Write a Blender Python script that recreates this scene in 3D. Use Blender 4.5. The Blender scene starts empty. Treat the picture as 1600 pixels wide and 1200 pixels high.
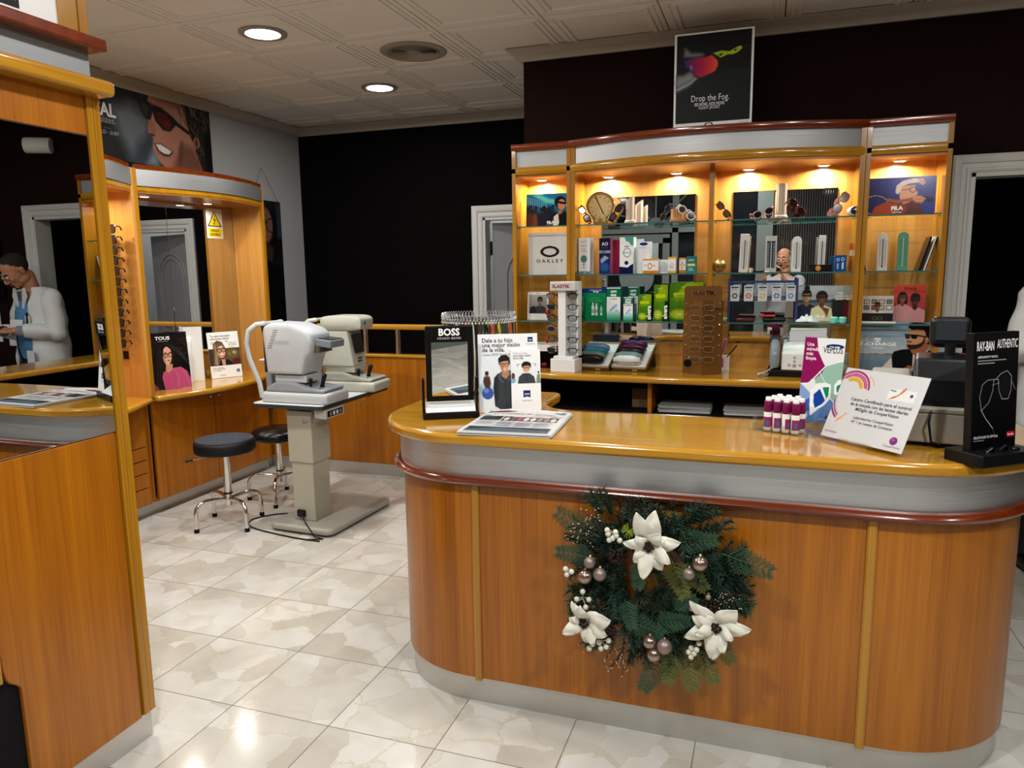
import bpy, bmesh, math, random
import numpy as np
from mathutils import Vector, Matrix, Euler
random.seed(7); rng = np.random.RandomState(7)
C = bpy.context.scene.collection
PI = math.pi
sc = bpy.context.scene
# ------------------------------------------------------------------ camera
CH = 1.55
cam = bpy.data.cameras.new('camera'); cam.sensor_width = 36; cam.lens = 1156.24/1600*36
cam.clip_start = .02; cam.clip_end = 60
co = bpy.data.objects.new('camera', cam); C.objects.link(co)
_R = (Matrix.Rotation(.333932, 3, 'Z') @ Matrix.Rotation(-.152818, 3, 'X') @ Matrix.Rotation(.0133925, 3, 'Y'))
_cx, _cf, _cu = _R.col[0], _R.col[1], _R.col[2]
_M = Matrix((_cx, _cu, -_cf)).transposed()
co.matrix_world = Matrix.Translation((0, 0, CH)) @ _M.to_4x4()
sc.camera = co
# ------------------------------------------------------------------ world, exposure
w = bpy.data.worlds.new('world'); sc.world = w; w.use_nodes = True
w.node_tree.nodes['Background'].inputs[0].default_value = (.010, .011, .014, 1)
w.node_tree.nodes['Background'].inputs[1].default_value = 1
sc.view_settings.view_transform = 'Standard'; sc.view_settings.look = 'None'
sc.view_settings.gamma = 1; sc.view_settings.use_curve_mapping = False
sc.view_settings.exposure = -0.45
sc.cycles.use_denoising = True
sc.cycles.max_bounces = 8; sc.cycles.diffuse_bounces = 4; sc.cycles.glossy_bounces = 5
sc.cycles.transmission_bounces = 8; sc.cycles.transparent_max_bounces = 12
sc.cycles.caustics_reflective = False; sc.cycles.caustics_refractive = False
sc.cycles.sample_clamp_indirect = 4
CEIL = 2.85
# ceiling downlights of the shop (x, y, watts)
DOWNLIGHTS = [(-2.671, 3.62, 40), (-2.68, 4.93, 22), (-2.67, 2.42, 40), (-2.67, .62, 26),
              (-.87, 2.42, 22), (-.87, .62, 60), (.93, .62, 60), (.93, 2.42, 15), (2.4, 1.2, 26), (-.3, -.9, 24)]
def area(name, loc, size, power, color=(1, 1, 1), rot=(0, 0, 0), spread=PI, shape='DISK', parent=None):
    l = bpy.data.lights.new(name, 'AREA'); l.shape = shape; l.size = size; l.energy = power; l.color = color; l.spread = spread
    o = bpy.data.objects.new(name, l); C.objects.link(o); o.location = loc; o.rotation_euler = rot
    if parent: o.parent = parent
    return o
for i, (x, y, p) in enumerate(DOWNLIGHTS):
    area('downlight_lamp', (x, y, CEIL-.022), .17, p, (1, .99, .965))

# ------------------------------------------------------------------ materials
def s2l(c):
    return tuple((v/12.92 if v <= .04045 else ((v+.055)/1.055)**2.4) for v in c)
def hx(h):
    h = h.lstrip('#'); return s2l(tuple(int(h[i:i+2], 16)/255 for i in (0, 2, 4)))
_mats = {}
def mat(name, color=(.8, .8, .8), rough=.5, metal=0., coat=0., trans=0., ior=1.45, emit=None, es=0., alpha=1., spec=.5):
    if name in _mats: return _mats[name]
    if isinstance(color, str): color = hx(color)
    m = bpy.data.materials.new(name); m.use_nodes = True
    b = m.node_tree.nodes['Principled BSDF']
    b.inputs['Base Color'].default_value = (*color, 1); b.inputs['Roughness'].default_value = rough
    b.inputs['Metallic'].default_value = metal; b.inputs['Coat Weight'].default_value = coat
    b.inputs['Coat Roughness'].default_value = .08
    b.inputs['Transmission Weight'].default_value = trans; b.inputs['IOR'].default_value = ior
    b.inputs['Specular IOR Level'].default_value = spec
    if emit: b.inputs['Emission Color'].default_value = (*emit, 1); b.inputs['Emission Strength'].default_value = es
    b.inputs['Alpha'].default_value = alpha
    _mats[name] = m; return m
def nd(m, t, **k):
    n = m.node_tree.nodes.new(t)
    for a, v in k.items():
        if a.startswith('i_'): n.inputs[a[2:].replace('_', ' ')].default_value = v
        else: setattr(n, a, v)
    return n
def lk(m, a, b): m.node_tree.links.new(a, b)
def ramp(m, fac, stops):
    r = nd(m, 'ShaderNodeValToRGB'); e = r.color_ramp.elements
    while len(e) < len(stops): e.new(.5)
    for q, (p, c) in zip(e, stops): q.position = p; q.color = (*c, 1)
    lk(m, fac, r.inputs[0]); return r
def wood(name, light, dark, axis='z', rough=.22, coat=.5, scale=1., bump=.02):
    m = mat(name, light, rough, coat=coat); nt = m.node_tree; b = nt.nodes['Principled BSDF']
    tc = nd(m, 'ShaderNodeTexCoord'); mp = nd(m, 'ShaderNodeMapping'); lk(m, tc.outputs['Object'], mp.inputs['Vector'])
    s = {'z': (14, 14, .55), 'x': (.55, 14, 14), 'y': (14, .55, 14)}[axis]
    mp.inputs['Scale'].default_value = tuple(v*scale for v in s)
    n1 = nd(m, 'ShaderNodeTexNoise'); n1.inputs['Scale'].default_value = 1.4; n1.inputs['Detail'].default_value = 5; n1.inputs['Distortion'].default_value = .6
    lk(m, mp.outputs[0], n1.inputs['Vector'])
    mp2 = nd(m, 'ShaderNodeMapping'); lk(m, tc.outputs['Object'], mp2.inputs['Vector'])
    mp2.inputs['Scale'].default_value = tuple({14: 160, .55: 3}[v]*scale for v in s)
    n2 = nd(m, 'ShaderNodeTexNoise'); n2.inputs['Scale'].default_value = 1; n2.inputs['Detail'].default_value = 2
    lk(m, mp2.outputs[0], n2.inputs['Vector'])
    mx = nd(m, 'ShaderNodeMix'); mx.inputs[0].default_value = .38
    lk(m, n1.outputs[0], mx.inputs[2]); lk(m, n2.outputs[0], mx.inputs[3])
    mid = tuple((a+c)/2 for a, c in zip(light, dark))
    r = ramp(m, mx.outputs[0], [(.28, dark), (.5, mid), (.72, light)])
    lk(m, r.outputs[0], b.inputs['Base Color'])
    return m
def noisy(m, scale=60, strength=.1, dist=.002, detail=3):
    bp = nd(m, 'ShaderNodeBump'); bp.inputs['Strength'].default_value = strength; bp.inputs['Distance'].default_value = dist
    n = nd(m, 'ShaderNodeTexNoise'); n.inputs['Scale'].default_value = scale; n.inputs['Detail'].default_value = detail
    tc = nd(m, 'ShaderNodeTexCoord'); lk(m, tc.outputs['Object'], n.inputs['Vector'])
    lk(m, n.outputs[0], bp.inputs['Height']); lk(m, bp.outputs[0], m.node_tree.nodes['Principled BSDF'].inputs['Normal']); return m
def print_mat(name, rough=.35, coat=0.):
    m = mat(name, (1, 1, 1), rough, coat=coat, spec=.22); a = nd(m, 'ShaderNodeVertexColor'); a.layer_name = 'Col'
    lk(m, a.outputs[0], m.node_tree.nodes['Principled BSDF'].inputs['Base Color']); return m
WL, WD = hx('#b26c0b'), hx('#824404')
W_Z = wood('wood_vertical_grain', WL, WD, 'z', rough=.34, coat=.18)
W_X = wood('wood_lengthwise_grain', hx('#c4922c'), hx('#a26c14'), 'x', rough=.16, coat=.7)
W_Y = wood('wood_crosswise_grain', hx('#c4922c'), hx('#a26c14'), 'y', rough=.16, coat=.7)
W_E = wood('wood_edge', hx('#bd8a1c'), hx('#966208'), 'x', rough=.2, coat=.6)
W_EZ = wood('wood_edge_upright', hx('#b5801a'), hx('#8c5a0a'), 'z', rough=.25, coat=.5)
W_CAB = wood('pale_cabinet_veneer', hx('#d39a52'), hx('#b07427'), 'z', rough=.3, coat=.3)
W_SOF = wood('pale_soffit_veneer', hx('#cf8a3c'), hx('#ad6a20'), 'x', rough=.25, coat=.4)
W_RED = wood('red_stained_wood', hx('#7a2f0c'), hx('#551b05'), 'x', rough=.18, coat=.6)
def brushed(name, col, axis, rough=.38):
    m = mat(name, col, rough, metal=1.); b = m.node_tree.nodes['Principled BSDF']
    tc = nd(m, 'ShaderNodeTexCoord'); mp = nd(m, 'ShaderNodeMapping'); lk(m, tc.outputs['Object'], mp.inputs['Vector'])
    mp.inputs['Scale'].default_value = {'x': (2, 2, 220), 'z': (220, 220, 2)}[axis]
    n = nd(m, 'ShaderNodeTexNoise'); n.inputs['Scale'].default_value = 1.5; n.inputs['Detail'].default_value = 3; lk(m, mp.outputs[0], n.inputs['Vector'])
    mr = nd(m, 'ShaderNodeMapRange'); mr.inputs[3].default_value = rough-.12; mr.inputs[4].default_value = rough+.14
    lk(m, n.outputs[0], mr.inputs[0]); lk(m, mr.outputs[0], b.inputs['Roughness']); return m
ALU = brushed('brushed_aluminium', (.68, .69, .71), 'x', .42)
ALU3 = brushed('canopy_aluminium', (.42, .42, .42), 'x', .5)
ALU2 = brushed('skirting_aluminium', (.66, .65, .62), 'x', .5)
CHROME = mat('chrome', (.82, .82, .82), .08, metal=1.)
MIRROR = mat('mirror_glass', (.70, .71, .71), .0, metal=1.)
BLACK = mat('black_plastic', (.005, .005, .006), .25, spec=.3)
BLACKM = mat('black_matt', (.004, .004, .005), .7, spec=.15)
WHITE = mat('white_plastic', (.75, .75, .74), .35)
WHITEG = mat('white_gloss', (.8, .8, .79), .15)
GREYP = mat('grey_plastic', (.22, .22, .23), .4)
CARD = mat('white_card', (.78, .78, .76), .45)
PRINT = print_mat('printed_paper', .5); PRINTG = print_mat('glossy_print', .18, .08); PRINTC = print_mat('cloth_print', .9)
def thin(name, tint, refl=.9, rough=.02, k=1.45):
    m = bpy.data.materials.new(name); m.use_nodes = True; nt = m.node_tree; nt.nodes.clear(); _mats[name] = m
    out = nt.nodes.new('ShaderNodeOutputMaterial'); mx = nt.nodes.new('ShaderNodeMixShader'); t = nt.nodes.new('ShaderNodeBsdfTransparent'); g = nt.nodes.new('ShaderNodeBsdfGlossy'); lw = nt.nodes.new('ShaderNodeLayerWeight'); lw.inputs[0].default_value = .35; pw = nt.nodes.new('ShaderNodeMath'); pw.operation = 'POWER'; pw.inputs[1].default_value = 3; f = nt.nodes.new('ShaderNodeMath'); f.operation = 'MULTIPLY_ADD'; f.inputs[1].default_value = .55; f.inputs[2].default_value = .035; nt.links.new(lw.outputs['Facing'], pw.inputs[0]); nt.links.new(pw.outputs[0], f.inputs[0])
    t.inputs[0].default_value = (*tint, 1); g.inputs[0].default_value = (refl, refl, refl, 1); g.inputs['Roughness'].default_value = rough
    nt.links.new(f.outputs[0], mx.inputs[0]); nt.links.new(t.outputs[0], mx.inputs[1]); nt.links.new(g.outputs[0], mx.inputs[2]); nt.links.new(mx.outputs[0], out.inputs[0]); return m
GLASS = thin('shelf_glass', (.88, .965, .955)); EDGEG = mat('shelf_glass_edge', hx('#3f6a68'), .1)
ACRYL = thin('clear_acrylic', (.93, .94, .94), k=1.35); LENS = thin('clear_lens', (.90, .92, .92), k=1.35)
DLENS = mat('dark_lens', (.012, .012, .014), .05)
BLENS = mat('brown_lens', (.10, .045, .03), .05)
LAMPM = mat('lamp_diffuser', (1, 1, 1), .5, emit=(1, .99, .95), es=14)

# ------------------------------------------------------------------ geometry helpers
class MB:
    def __init__(s): s.bm = bmesh.new(); s.mi = 0; s.col = None
    def _f(s, vs):
        try: f = s.bm.faces.new(vs)
        except ValueError: return None
        f.material_index = s.mi; return f
    def verts(s, pts): return [s.bm.verts.new(p) for p in pts]
    def box(s, x0, x1, y0, y1, z0, z1, M=None):
        p = [(x, y, z) for z in (z0, z1) for y in (y0, y1) for x in (x0, x1)]
        if M is not None: p = [M @ Vector(q) for q in p]
        v = s.verts(p)
        for q in ((0, 2, 3, 1), (4, 5, 7, 6), (0, 1, 5, 4), (2, 6, 7, 3), (0, 4, 6, 2), (1, 3, 7, 5)): s._f([v[i] for i in q])
        return s
    def rbox(s, x0, x1, y0, y1, z0, z1, r=.004, n=2, M=None):
        t = bmesh.new(); bmesh.ops.create_cube(t, size=1)
        for v in t.verts: v.co = Vector(((x0+x1)/2+v.co.x*(x1-x0), (y0+y1)/2+v.co.y*(y1-y0), (z0+z1)/2+v.co.z*(z1-z0)))
        r = min(r, .49*min(x1-x0, y1-y0, z1-z0))
        bmesh.ops.bevel(t, geom=t.edges[:], offset=r, segments=n, profile=.5, affect='EDGES')
        s.merge(t, M); return s
    def merge(s, t, M=None):
        mp = {}
        for v in t.verts: mp[v] = s.bm.verts.new(M @ v.co if M is not None else v.co)
        for f in t.faces:
            g = s._f([mp[v] for v in f.verts])
        t.free(); return s
    def prism(s, pts, z0, z1, axis='z', M=None):
        def P(a, b, h):
            q = {'z': (a, b, h), 'y': (a, h, b), 'x': (h, a, b)}[axis]
            return M @ Vector(q) if M is not None else q
        lo = s.verts([P(a, b, z0) for a, b in pts]); hi = s.verts([P(a, b, z1) for a, b in pts]); n = len(pts)
        s._f(lo[::-1]); s._f(hi)
        for i in range(n): s._f([lo[i], lo[(i+1) % n], hi[(i+1) % n], hi[i]])
        return s
    def strip(s, path, z0, z1, t, closed=False):
        """upright band of thickness t following a plan path (outer side on the left normal)"""
        off = offset_path(path, t, closed); n = len(path)
        a0 = s.verts([(x, y, z0) for x, y in path]); a1 = s.verts([(x, y, z1) for x, y in path])
        b0 = s.verts([(x, y, z0) for x, y in off]); b1 = s.verts([(x, y, z1) for x, y in off])
        for i in range(n if closed else n-1):
            j = (i+1) % n
            s._f([a0[i], a0[j], a1[j], a1[i]]); s._f([b0[j], b0[i], b1[i], b1[j]])
            s._f([a1[i], a1[j], b1[j], b1[i]]); s._f([a0[j], a0[i], b0[i], b0[j]])
        if not closed:
            s._f([a0[0], a1[0], b1[0], b0[0]]); s._f([a0[-1], b0[-1], b1[-1], a1[-1]])
        return s
    def sweep(s, path, prof, closed=False):
        """profile [(outward, z)] closed loop swept along plan path"""
        n = len(path); rings = []
        for o, z in prof: rings.append([(x, y, z) for x, y in offset_path(path, o, closed)])
        V = [s.verts(r) for r in rings]; m = len(prof)
        for i in range(n if closed else n-1):
            j = (i+1) % n
            for k in range(m):
                l = (k+1) % m; s._f([V[k][i], V[k][j], V[l][j], V[l][i]])
        if not closed:
            s._f([V[k][0] for k in range(m)]); s._f([V[k][-1] for k in range(m)][::-1])
        return s
    def tube(s, pts, r, n=10, closed=False, cap=True):
        pts = [Vector(p) for p in pts]; m = len(pts); R = r if hasattr(r, '__len__') else [r]*m
        rings = []; up = None
        for i in range(m):
            a = pts[i-1] if (i or closed) else pts[i]; b = pts[(i+1) % m] if (i < m-1 or closed) else pts[i]
            d = (b-a)
            d = d.normalized() if d.length > 1e-9 else Vector((0, 0, 1))
            if up is None:
                up = Vector((0, 0, 1)) if abs(d.z) < .9 else Vector((1, 0, 0))
            sx = d.cross(up)
            if sx.length < 1e-6: up = Vector((1, .1, 0)); sx = d.cross(up)
            sx.normalize(); up2 = sx.cross(d).normalized(); up = up2
            rr = R[i]; ra, rb = (rr if hasattr(rr, '__len__') else (rr, rr))
            rings.append(s.verts([pts[i]+sx*math.cos(2*PI*k/n)*ra+up2*math.sin(2*PI*k/n)*rb for k in range(n)]))
        for i in range(m if closed else m-1):
            A, B = rings[i], rings[(i+1) % m]
            for k in range(n): s._f([A[k], A[(k+1) % n], B[(k+1) % n], B[k]])
        if cap and not closed: s._f(rings[0][::-1]); s._f(rings[-1])
        return s
    def cyl(s, p0, p1, r, n=20, r1=None): return s.tube([p0, p1], [r, r if r1 is None else r1], n)
    def lathe(s, prof, n=24, c=(0, 0, 0), axis='z', M=None, a0=0, a1=2*PI):
        rings = []
        full = abs(a1-a0-2*PI) < 1e-6
        for r, h in prof:
            pts = []
            for k in range(n if full else n+1):
                a = a0+(a1-a0)*k/n; x, y = r*math.cos(a), r*math.sin(a)
                q = {'z': (c[0]+x, c[1]+y, c[2]+h), 'y': (c[0]+x, c[1]+h, c[2]+y), 'x': (c[0]+h, c[1]+x, c[2]+y)}[axis]
                pts.append(M @ Vector(q) if M is not None else q)
            rings.append(s.verts(pts))
        kk = len(rings[0])
        for A, B in zip(rings[:-1], rings[1:]):
            for k in range(kk if full else kk-1): s._f([A[k], A[(k+1) % kk], B[(k+1) % kk], B[k]])
        if full and tuple(prof[0]) != tuple(prof[-1]):
            if prof[0][0] > 1e-5: s._f(rings[0][::-1])
            if prof[-1][0] > 1e-5: s._f(rings[-1])
        return s
    def ball(s, c, r, n=14, sc=(1, 1, 1), M=None):
        t = bmesh.new(); bmesh.ops.create_uvsphere(t, u_segments=n, v_segments=max(6, n*2//3), radius=r)
        for v in t.verts:
            v.co = Vector((v.co.x*sc[0], v.co.y*sc[1], v.co.z*sc[2]))
            if M is not None: v.co = M.to_3x3() @ v.co
            v.co = v.co + Vector(c)
        s.merge(t); return s
    def loft(s, rings, cap=True, closed=True):
        V = [s.verts(r) for r in rings]; n = len(rings[0])
        for A, B in zip(V[:-1], V[1:]):
            for k in range(n if closed else n-1): s._f([A[k], A[(k+1) % n], B[(k+1) % n], B[k]])
        if cap and closed: s._f(V[0][::-1]); s._f(V[-1])
        return s
    def quad(s, a, b, c, d): return s._f(s.verts([a, b, c, d]))
    def build(s, name, m, parent=None, smooth=None, bevel=0, world=False, M=None, fix=True, weld=True):
        if weld: bmesh.ops.remove_doubles(s.bm, verts=s.bm.verts[:], dist=1e-6)
        if fix: bmesh.ops.recalc_face_normals(s.bm, faces=s.bm.faces[:])
        if M is not None: bmesh.ops.transform(s.bm, matrix=M, verts=s.bm.verts[:])
        if world and parent is not None:
            bmesh.ops.transform(s.bm, matrix=wm(parent).inverted(), verts=s.bm.verts[:])
        me = bpy.data.meshes.new(name); s.bm.to_mesh(me); s.bm.free()
        for q in (m if isinstance(m, (list, tuple)) else [m]): me.materials.append(q)
        o = bpy.data.objects.new(name, me); C.objects.link(o)
        if parent is not None: o.parent = parent
        if bevel:
            b = o.modifiers.new('bevel', 'BEVEL'); b.width = bevel; b.segments = 2; b.limit_method = 'ANGLE'; b.angle_limit = math.radians(40)
        if smooth is not None:
            try: me.shade_smooth()
            except Exception: pass
            if smooth < 180:
                try: me.set_sharp_from_angle(angle=math.radians(smooth))
                except Exception: pass
        return o
def wm(o):
    M = Matrix.LocRotScale(o.location, o.rotation_euler, o.scale)
    return wm(o.parent) @ M if o.parent else M
def offset_path(path, d, closed=False):
    if abs(d) < 1e-9: return list(path)
    n = len(path); out = []
    for i in range(n):
        p = Vector(path[i]);
        a = Vector(path[i-1]) if (i or closed) else None; b = Vector(path[(i+1) % n]) if (i < n-1 or closed) else None
        ns = []
        for u, v in ((a, p), (p, b)):
            if u is None or v is None or (v-u).length < 1e-9: continue
            t = (v-u).normalized(); ns.append(Vector((t.y, -t.x)))
        k = sum(ns, Vector((0, 0)))
        if k.length < 1e-6: k = ns[0]
        k.normalize(); c = max(.4, k.dot(ns[0])); q = p+k*(d/c); out.append((q.x, q.y))
    return out
def arc(cx, cy, r, a0, a1, n=12, ry=None):
    ry = r if ry is None else ry
    return [(cx+r*math.cos(math.radians(a0+(a1-a0)*i/n)), cy+ry*math.sin(math.radians(a0+(a1-a0)*i/n))) for i in range(n+1)]
def thing(name, label, cat, loc=(0, 0, 0), rz=0., group=None, rot=None):
    o = bpy.data.objects.new(name, None); C.objects.link(o); o.empty_display_size = .05
    o.location = loc; o.rotation_euler = rot if rot else (0, 0, rz); o['label'] = label; o['category'] = cat
    if group: o['group'] = group
    return o
def tag(o, label, cat, group=None, kind=None):
    o['label'] = label; o['category'] = cat
    if group: o['group'] = group
    if kind: o['kind'] = kind
    return o
def struct(o): o['kind'] = 'structure'; return o
def dup(root, loc=None, rz=None, label=None, group=None, rot=None):
    def cp(o, par):
        c = o.copy(); C.objects.link(c); c.parent = par
        for ch in kids.get(o, []): cp(ch, c)
        return c
    kids = {}
    for q in C.objects:
        if q.parent: kids.setdefault(q.parent, []).append(q)
    r = cp(root, root.parent)
    if loc is not None: r.location = loc
    if rz is not None: r.rotation_euler = (0, 0, rz)
    if rot is not None: r.rotation_euler = rot
    if label: r['label'] = label
    if group: r['group'] = group
    return r
# lettering
_tc = {}
def text_mesh(t, bold=0.):
    k = (t, bold)
    if k in _tc: return _tc[k]
    cu = bpy.data.curves.new('t', 'FONT'); cu.body = t; cu.size = 1; cu.offset = bold; cu.resolution_u = 2
    o = bpy.data.objects.new('t', cu); C.objects.link(o)
    dg = bpy.context.evaluated_depsgraph_get(); me = bpy.data.meshes.new_from_object(o.evaluated_get(dg))
    V = [tuple(v.co) for v in me.vertices]; F = [tuple(p.vertices) for p in me.polygons]
    bpy.data.objects.remove(o); bpy.data.curves.remove(cu); bpy.data.meshes.remove(me)
    xs = [v[0] for v in V] or [0]
    _tc[k] = (V, F, min(xs), max(xs)); return _tc[k]
# painted print: soft-edged raster held as vertex colours on a flat grid, with crisp lettering laid over it
class Art:
    def __init__(s, w, h, nx, bg='#ffffff'):
        s.w, s.h, s.nx = w, h, nx; s.ny = max(2, int(round(nx*h/w)))
        u = (np.arange(s.nx)+.5)/s.nx; v = (np.arange(s.ny)+.5)/s.ny
        s.U, s.V = np.meshgrid(u, v); s.a = np.zeros((s.ny, s.nx, 3)); s.a[:] = Art.c(bg); s.asp = h/w; s.tx = []
    @staticmethod
    def c(h):
        if not isinstance(h, str): return np.array(h, float)
        h = h.lstrip('#'); return np.array([int(h[i:i+2], 16)/255 for i in (0, 2, 4)])
    def mix(s, al, col):
        al = np.clip(al, 0, 1)[..., None]; s.a = s.a*(1-al)+(col if isinstance(col, np.ndarray) and col.ndim == 3 else Art.c(col))*al; return s
    def grad(s, c0, c1, horiz=False, u0=0, v0=0, u1=1, v1=1):
        t = ((s.U-u0)/(u1-u0) if horiz else (s.V-v0)/(v1-v0)); m = ((s.U >= u0) & (s.U <= u1) & (s.V >= v0) & (s.V <= v1)).astype(float)
        t = np.clip(t, 0, 1)[..., None]; return s.mix(m, Art.c(c0)*(1-t)+Art.c(c1)*t)
    def rect(s, u0, v0, u1, v1, c, soft=None, a=1.):
        e = soft or .6/s.nx; ey = e/s.asp
        al = np.clip((s.U-u0)/e+.5, 0, 1)*np.clip((u1-s.U)/e+.5, 0, 1)*np.clip((s.V-v0)/ey+.5, 0, 1)*np.clip((v1-s.V)/ey+.5, 0, 1)
        return s.mix(al*a, c)
    def ell(s, cu, cv, ru, rv, c, soft=.08, a=1., rot=0.):
        x = s.U-cu; y = (s.V-cv)*s.asp; r = math.radians(rot); X = x*math.cos(r)+y*math.sin(r); Y = -x*math.sin(r)+y*math.cos(r)
        d = np.sqrt((X/ru)**2+(Y/(rv*s.asp))**2); return s.mix((1-d)/max(soft, .6/s.nx/ru)+.5, c) if a == 1 else s.mix(np.clip((1-d)/max(soft, .6/s.nx/ru)+.5, 0, 1)*a, c)
    def ring(s, cu, cv, ru, rv, t, c):
        x = s.U-cu; y = (s.V-cv); d = np.sqrt((x/ru)**2+(y/rv)**2); dd = np.abs(d-1)*ru
        return s.mix((t/2-dd)/(.8/s.nx)+.5, c)
    def sdf(s, pts):
        P = np.array(pts, float); P = P*[1, s.asp]; X = s.U; Y = s.V*s.asp; D = np.full(X.shape, 9.); ins = np.zeros(X.shape, bool)
        for i in range(len(P)):
            a = P[i]; b = P[(i+1) % len(P)]; e = b-a; L = max(1e-12, e@e)
            t = np.clip(((X-a[0])*e[0]+(Y-a[1])*e[1])/L, 0, 1); D = np.minimum(D, np.hypot(X-a[0]-t*e[0], Y-a[1]-t*e[1]))
            if abs(e[1]) > 1e-12:
                c = ((a[1] > Y) != (b[1] > Y)) & (X < e[0]*(Y-a[1])/e[1]+a[0]); ins ^= c
        return np.where(ins, D, -D)
    def poly(s, pts, c, soft=None, a=1.):
        e = soft or .8/s.nx; return s.mix(np.clip(s.sdf(pts)/e+.5, 0, 1)*a, c)
    def line(s, pts, t, c, a=1., soft=None):
        X = s.U; Y = s.V*s.asp; D = np.full(X.shape, 9.)
        for p, q in zip(pts[:-1], pts[1:]):
            A = np.array([p[0], p[1]*s.asp]); e = np.array([q[0], q[1]*s.asp])-A; L = max(1e-12, e@e)
            k = np.clip(((X-A[0])*e[0]+(Y-A[1])*e[1])/L, 0, 1); D = np.minimum(D, np.hypot(X-A[0]-k*e[0], Y-A[1]-k*e[1]))
        return s.mix(np.clip((t/2-D)/(soft or .8/s.nx)+.5, 0, 1)*a, c)
    def noise(s, amt, cell=1, seed=1):
        r = np.random.RandomState(seed); n = r.rand(s.ny//cell+2, s.nx//cell+2)-.5
        n = np.kron(n, np.ones((cell, cell)))[:s.ny, :s.nx]; s.a = np.clip(s.a+n[..., None]*amt, 0, 1); return s
    def text(s, t, u, v, size, c='#000000', align='c', bold=0., wide=1., rot=0.):
        s.tx.append((t, u, v, size, c, align, bold, wide, rot)); return s
    def lines(s, u0, v0, u1, n, gap, t, c, seed=1):
        r = random.Random(seed)
        for i in range(n): s.rect(u0, v0-i*gap-t, u0+(u1-u0)*r.uniform(.7, 1), v0-i*gap, c)
        return s
    def mesh(s, name, parent, mt=None, y=0., x0=None, z0=0., M=None, curve=None):
        """flat print in the local XZ plane facing -Y"""
        x0 = -s.w/2 if x0 is None else x0
        nx, ny = s.nx, s.ny
        X, Z = np.meshgrid(x0+np.arange(nx+1)/nx*s.w, z0+np.arange(ny+1)/ny*s.h)
        V = [(float(a), y, float(b)) for a, b in zip(X.ravel(), Z.ravel())]; F = []; cols = []
        lin = np.where(s.a <= .04045, s.a/12.92, ((s.a+.055)/1.055)**2.4)
        # merge runs of equal colour in a row to keep the mesh light
        q = np.round(s.a, 3)
        for j in range(ny):
            i = 0; row = q[j]
            while i < nx:
                k = i+1
                while k < nx and (row[k] == row[i]).all(): k += 1
                b = j*(nx+1); F.append((b+i, b+k, b+nx+1+k, b+nx+1+i)); cols.append(lin[j, i]); i = k
        for (t, u, v, size, c, al, bold, wide, rot) in s.tx:
            TV, TF, mn, mxx = text_mesh(t, bold); sw = size*wide; W = (mxx-mn)*sw
            off = {'c': -W/2, 'l': 0, 'r': -W}[al]; base = len(V); ca, sa = math.cos(math.radians(rot)), math.sin(math.radians(rot))
            for a, b, _ in TV:
                px, pz = (a-mn)*sw+off, b*size
                V.append((x0+u*s.w+px*ca-pz*sa, y-.0006, z0+v*s.h+px*sa+pz*ca))
            cl = s2l(tuple(Art.c(c)))
            for f in TF: F.append(tuple(base+i for i in f)); cols.append(cl)
        if curve: V = [curve(p) for p in V]
        if M is not None: V = [tuple(M @ Vector(p)) for p in V]
        me = bpy.data.meshes.new(name); me.from_pydata(V, [], F)
        at = me.color_attributes.new('Col', 'FLOAT_COLOR', 'CORNER')
        buf = np.ones((len(me.loops), 4)); st = 0
        ct = np.array([len(f) for f in F]); buf[:, :3] = np.repeat(np.array(cols), ct, axis=0)
        at.data.foreach_set('color', buf.ravel()); me.materials.append(mt or PRINT)
        o = bpy.data.objects.new(name, me); C.objects.link(o)
        if parent is not None: o.parent = parent
        return o
def poster(name, label, cat, art, loc, rot=(0, 0, 0), t=.004, edge=None, mt=None, group=None, back=None, stand=False):
    """board leaning or standing with a print on its front; base centre at loc"""
    th = thing(name, label, cat, loc, rot=rot, group=group)
    b = MB(); b.box(-art.w/2, art.w/2, 0, t, 0, art.h); b.build('board', edge or CARD, th)
    art.mesh('print', th, mt, y=-.0008)
    if stand:
        e = MB(); e.prism([(t, .02), (t, art.h*.62), (t+stand, .0)], -.035, .035, axis='x'); e.build('easel_back', CARD, th)
    return th
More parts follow.
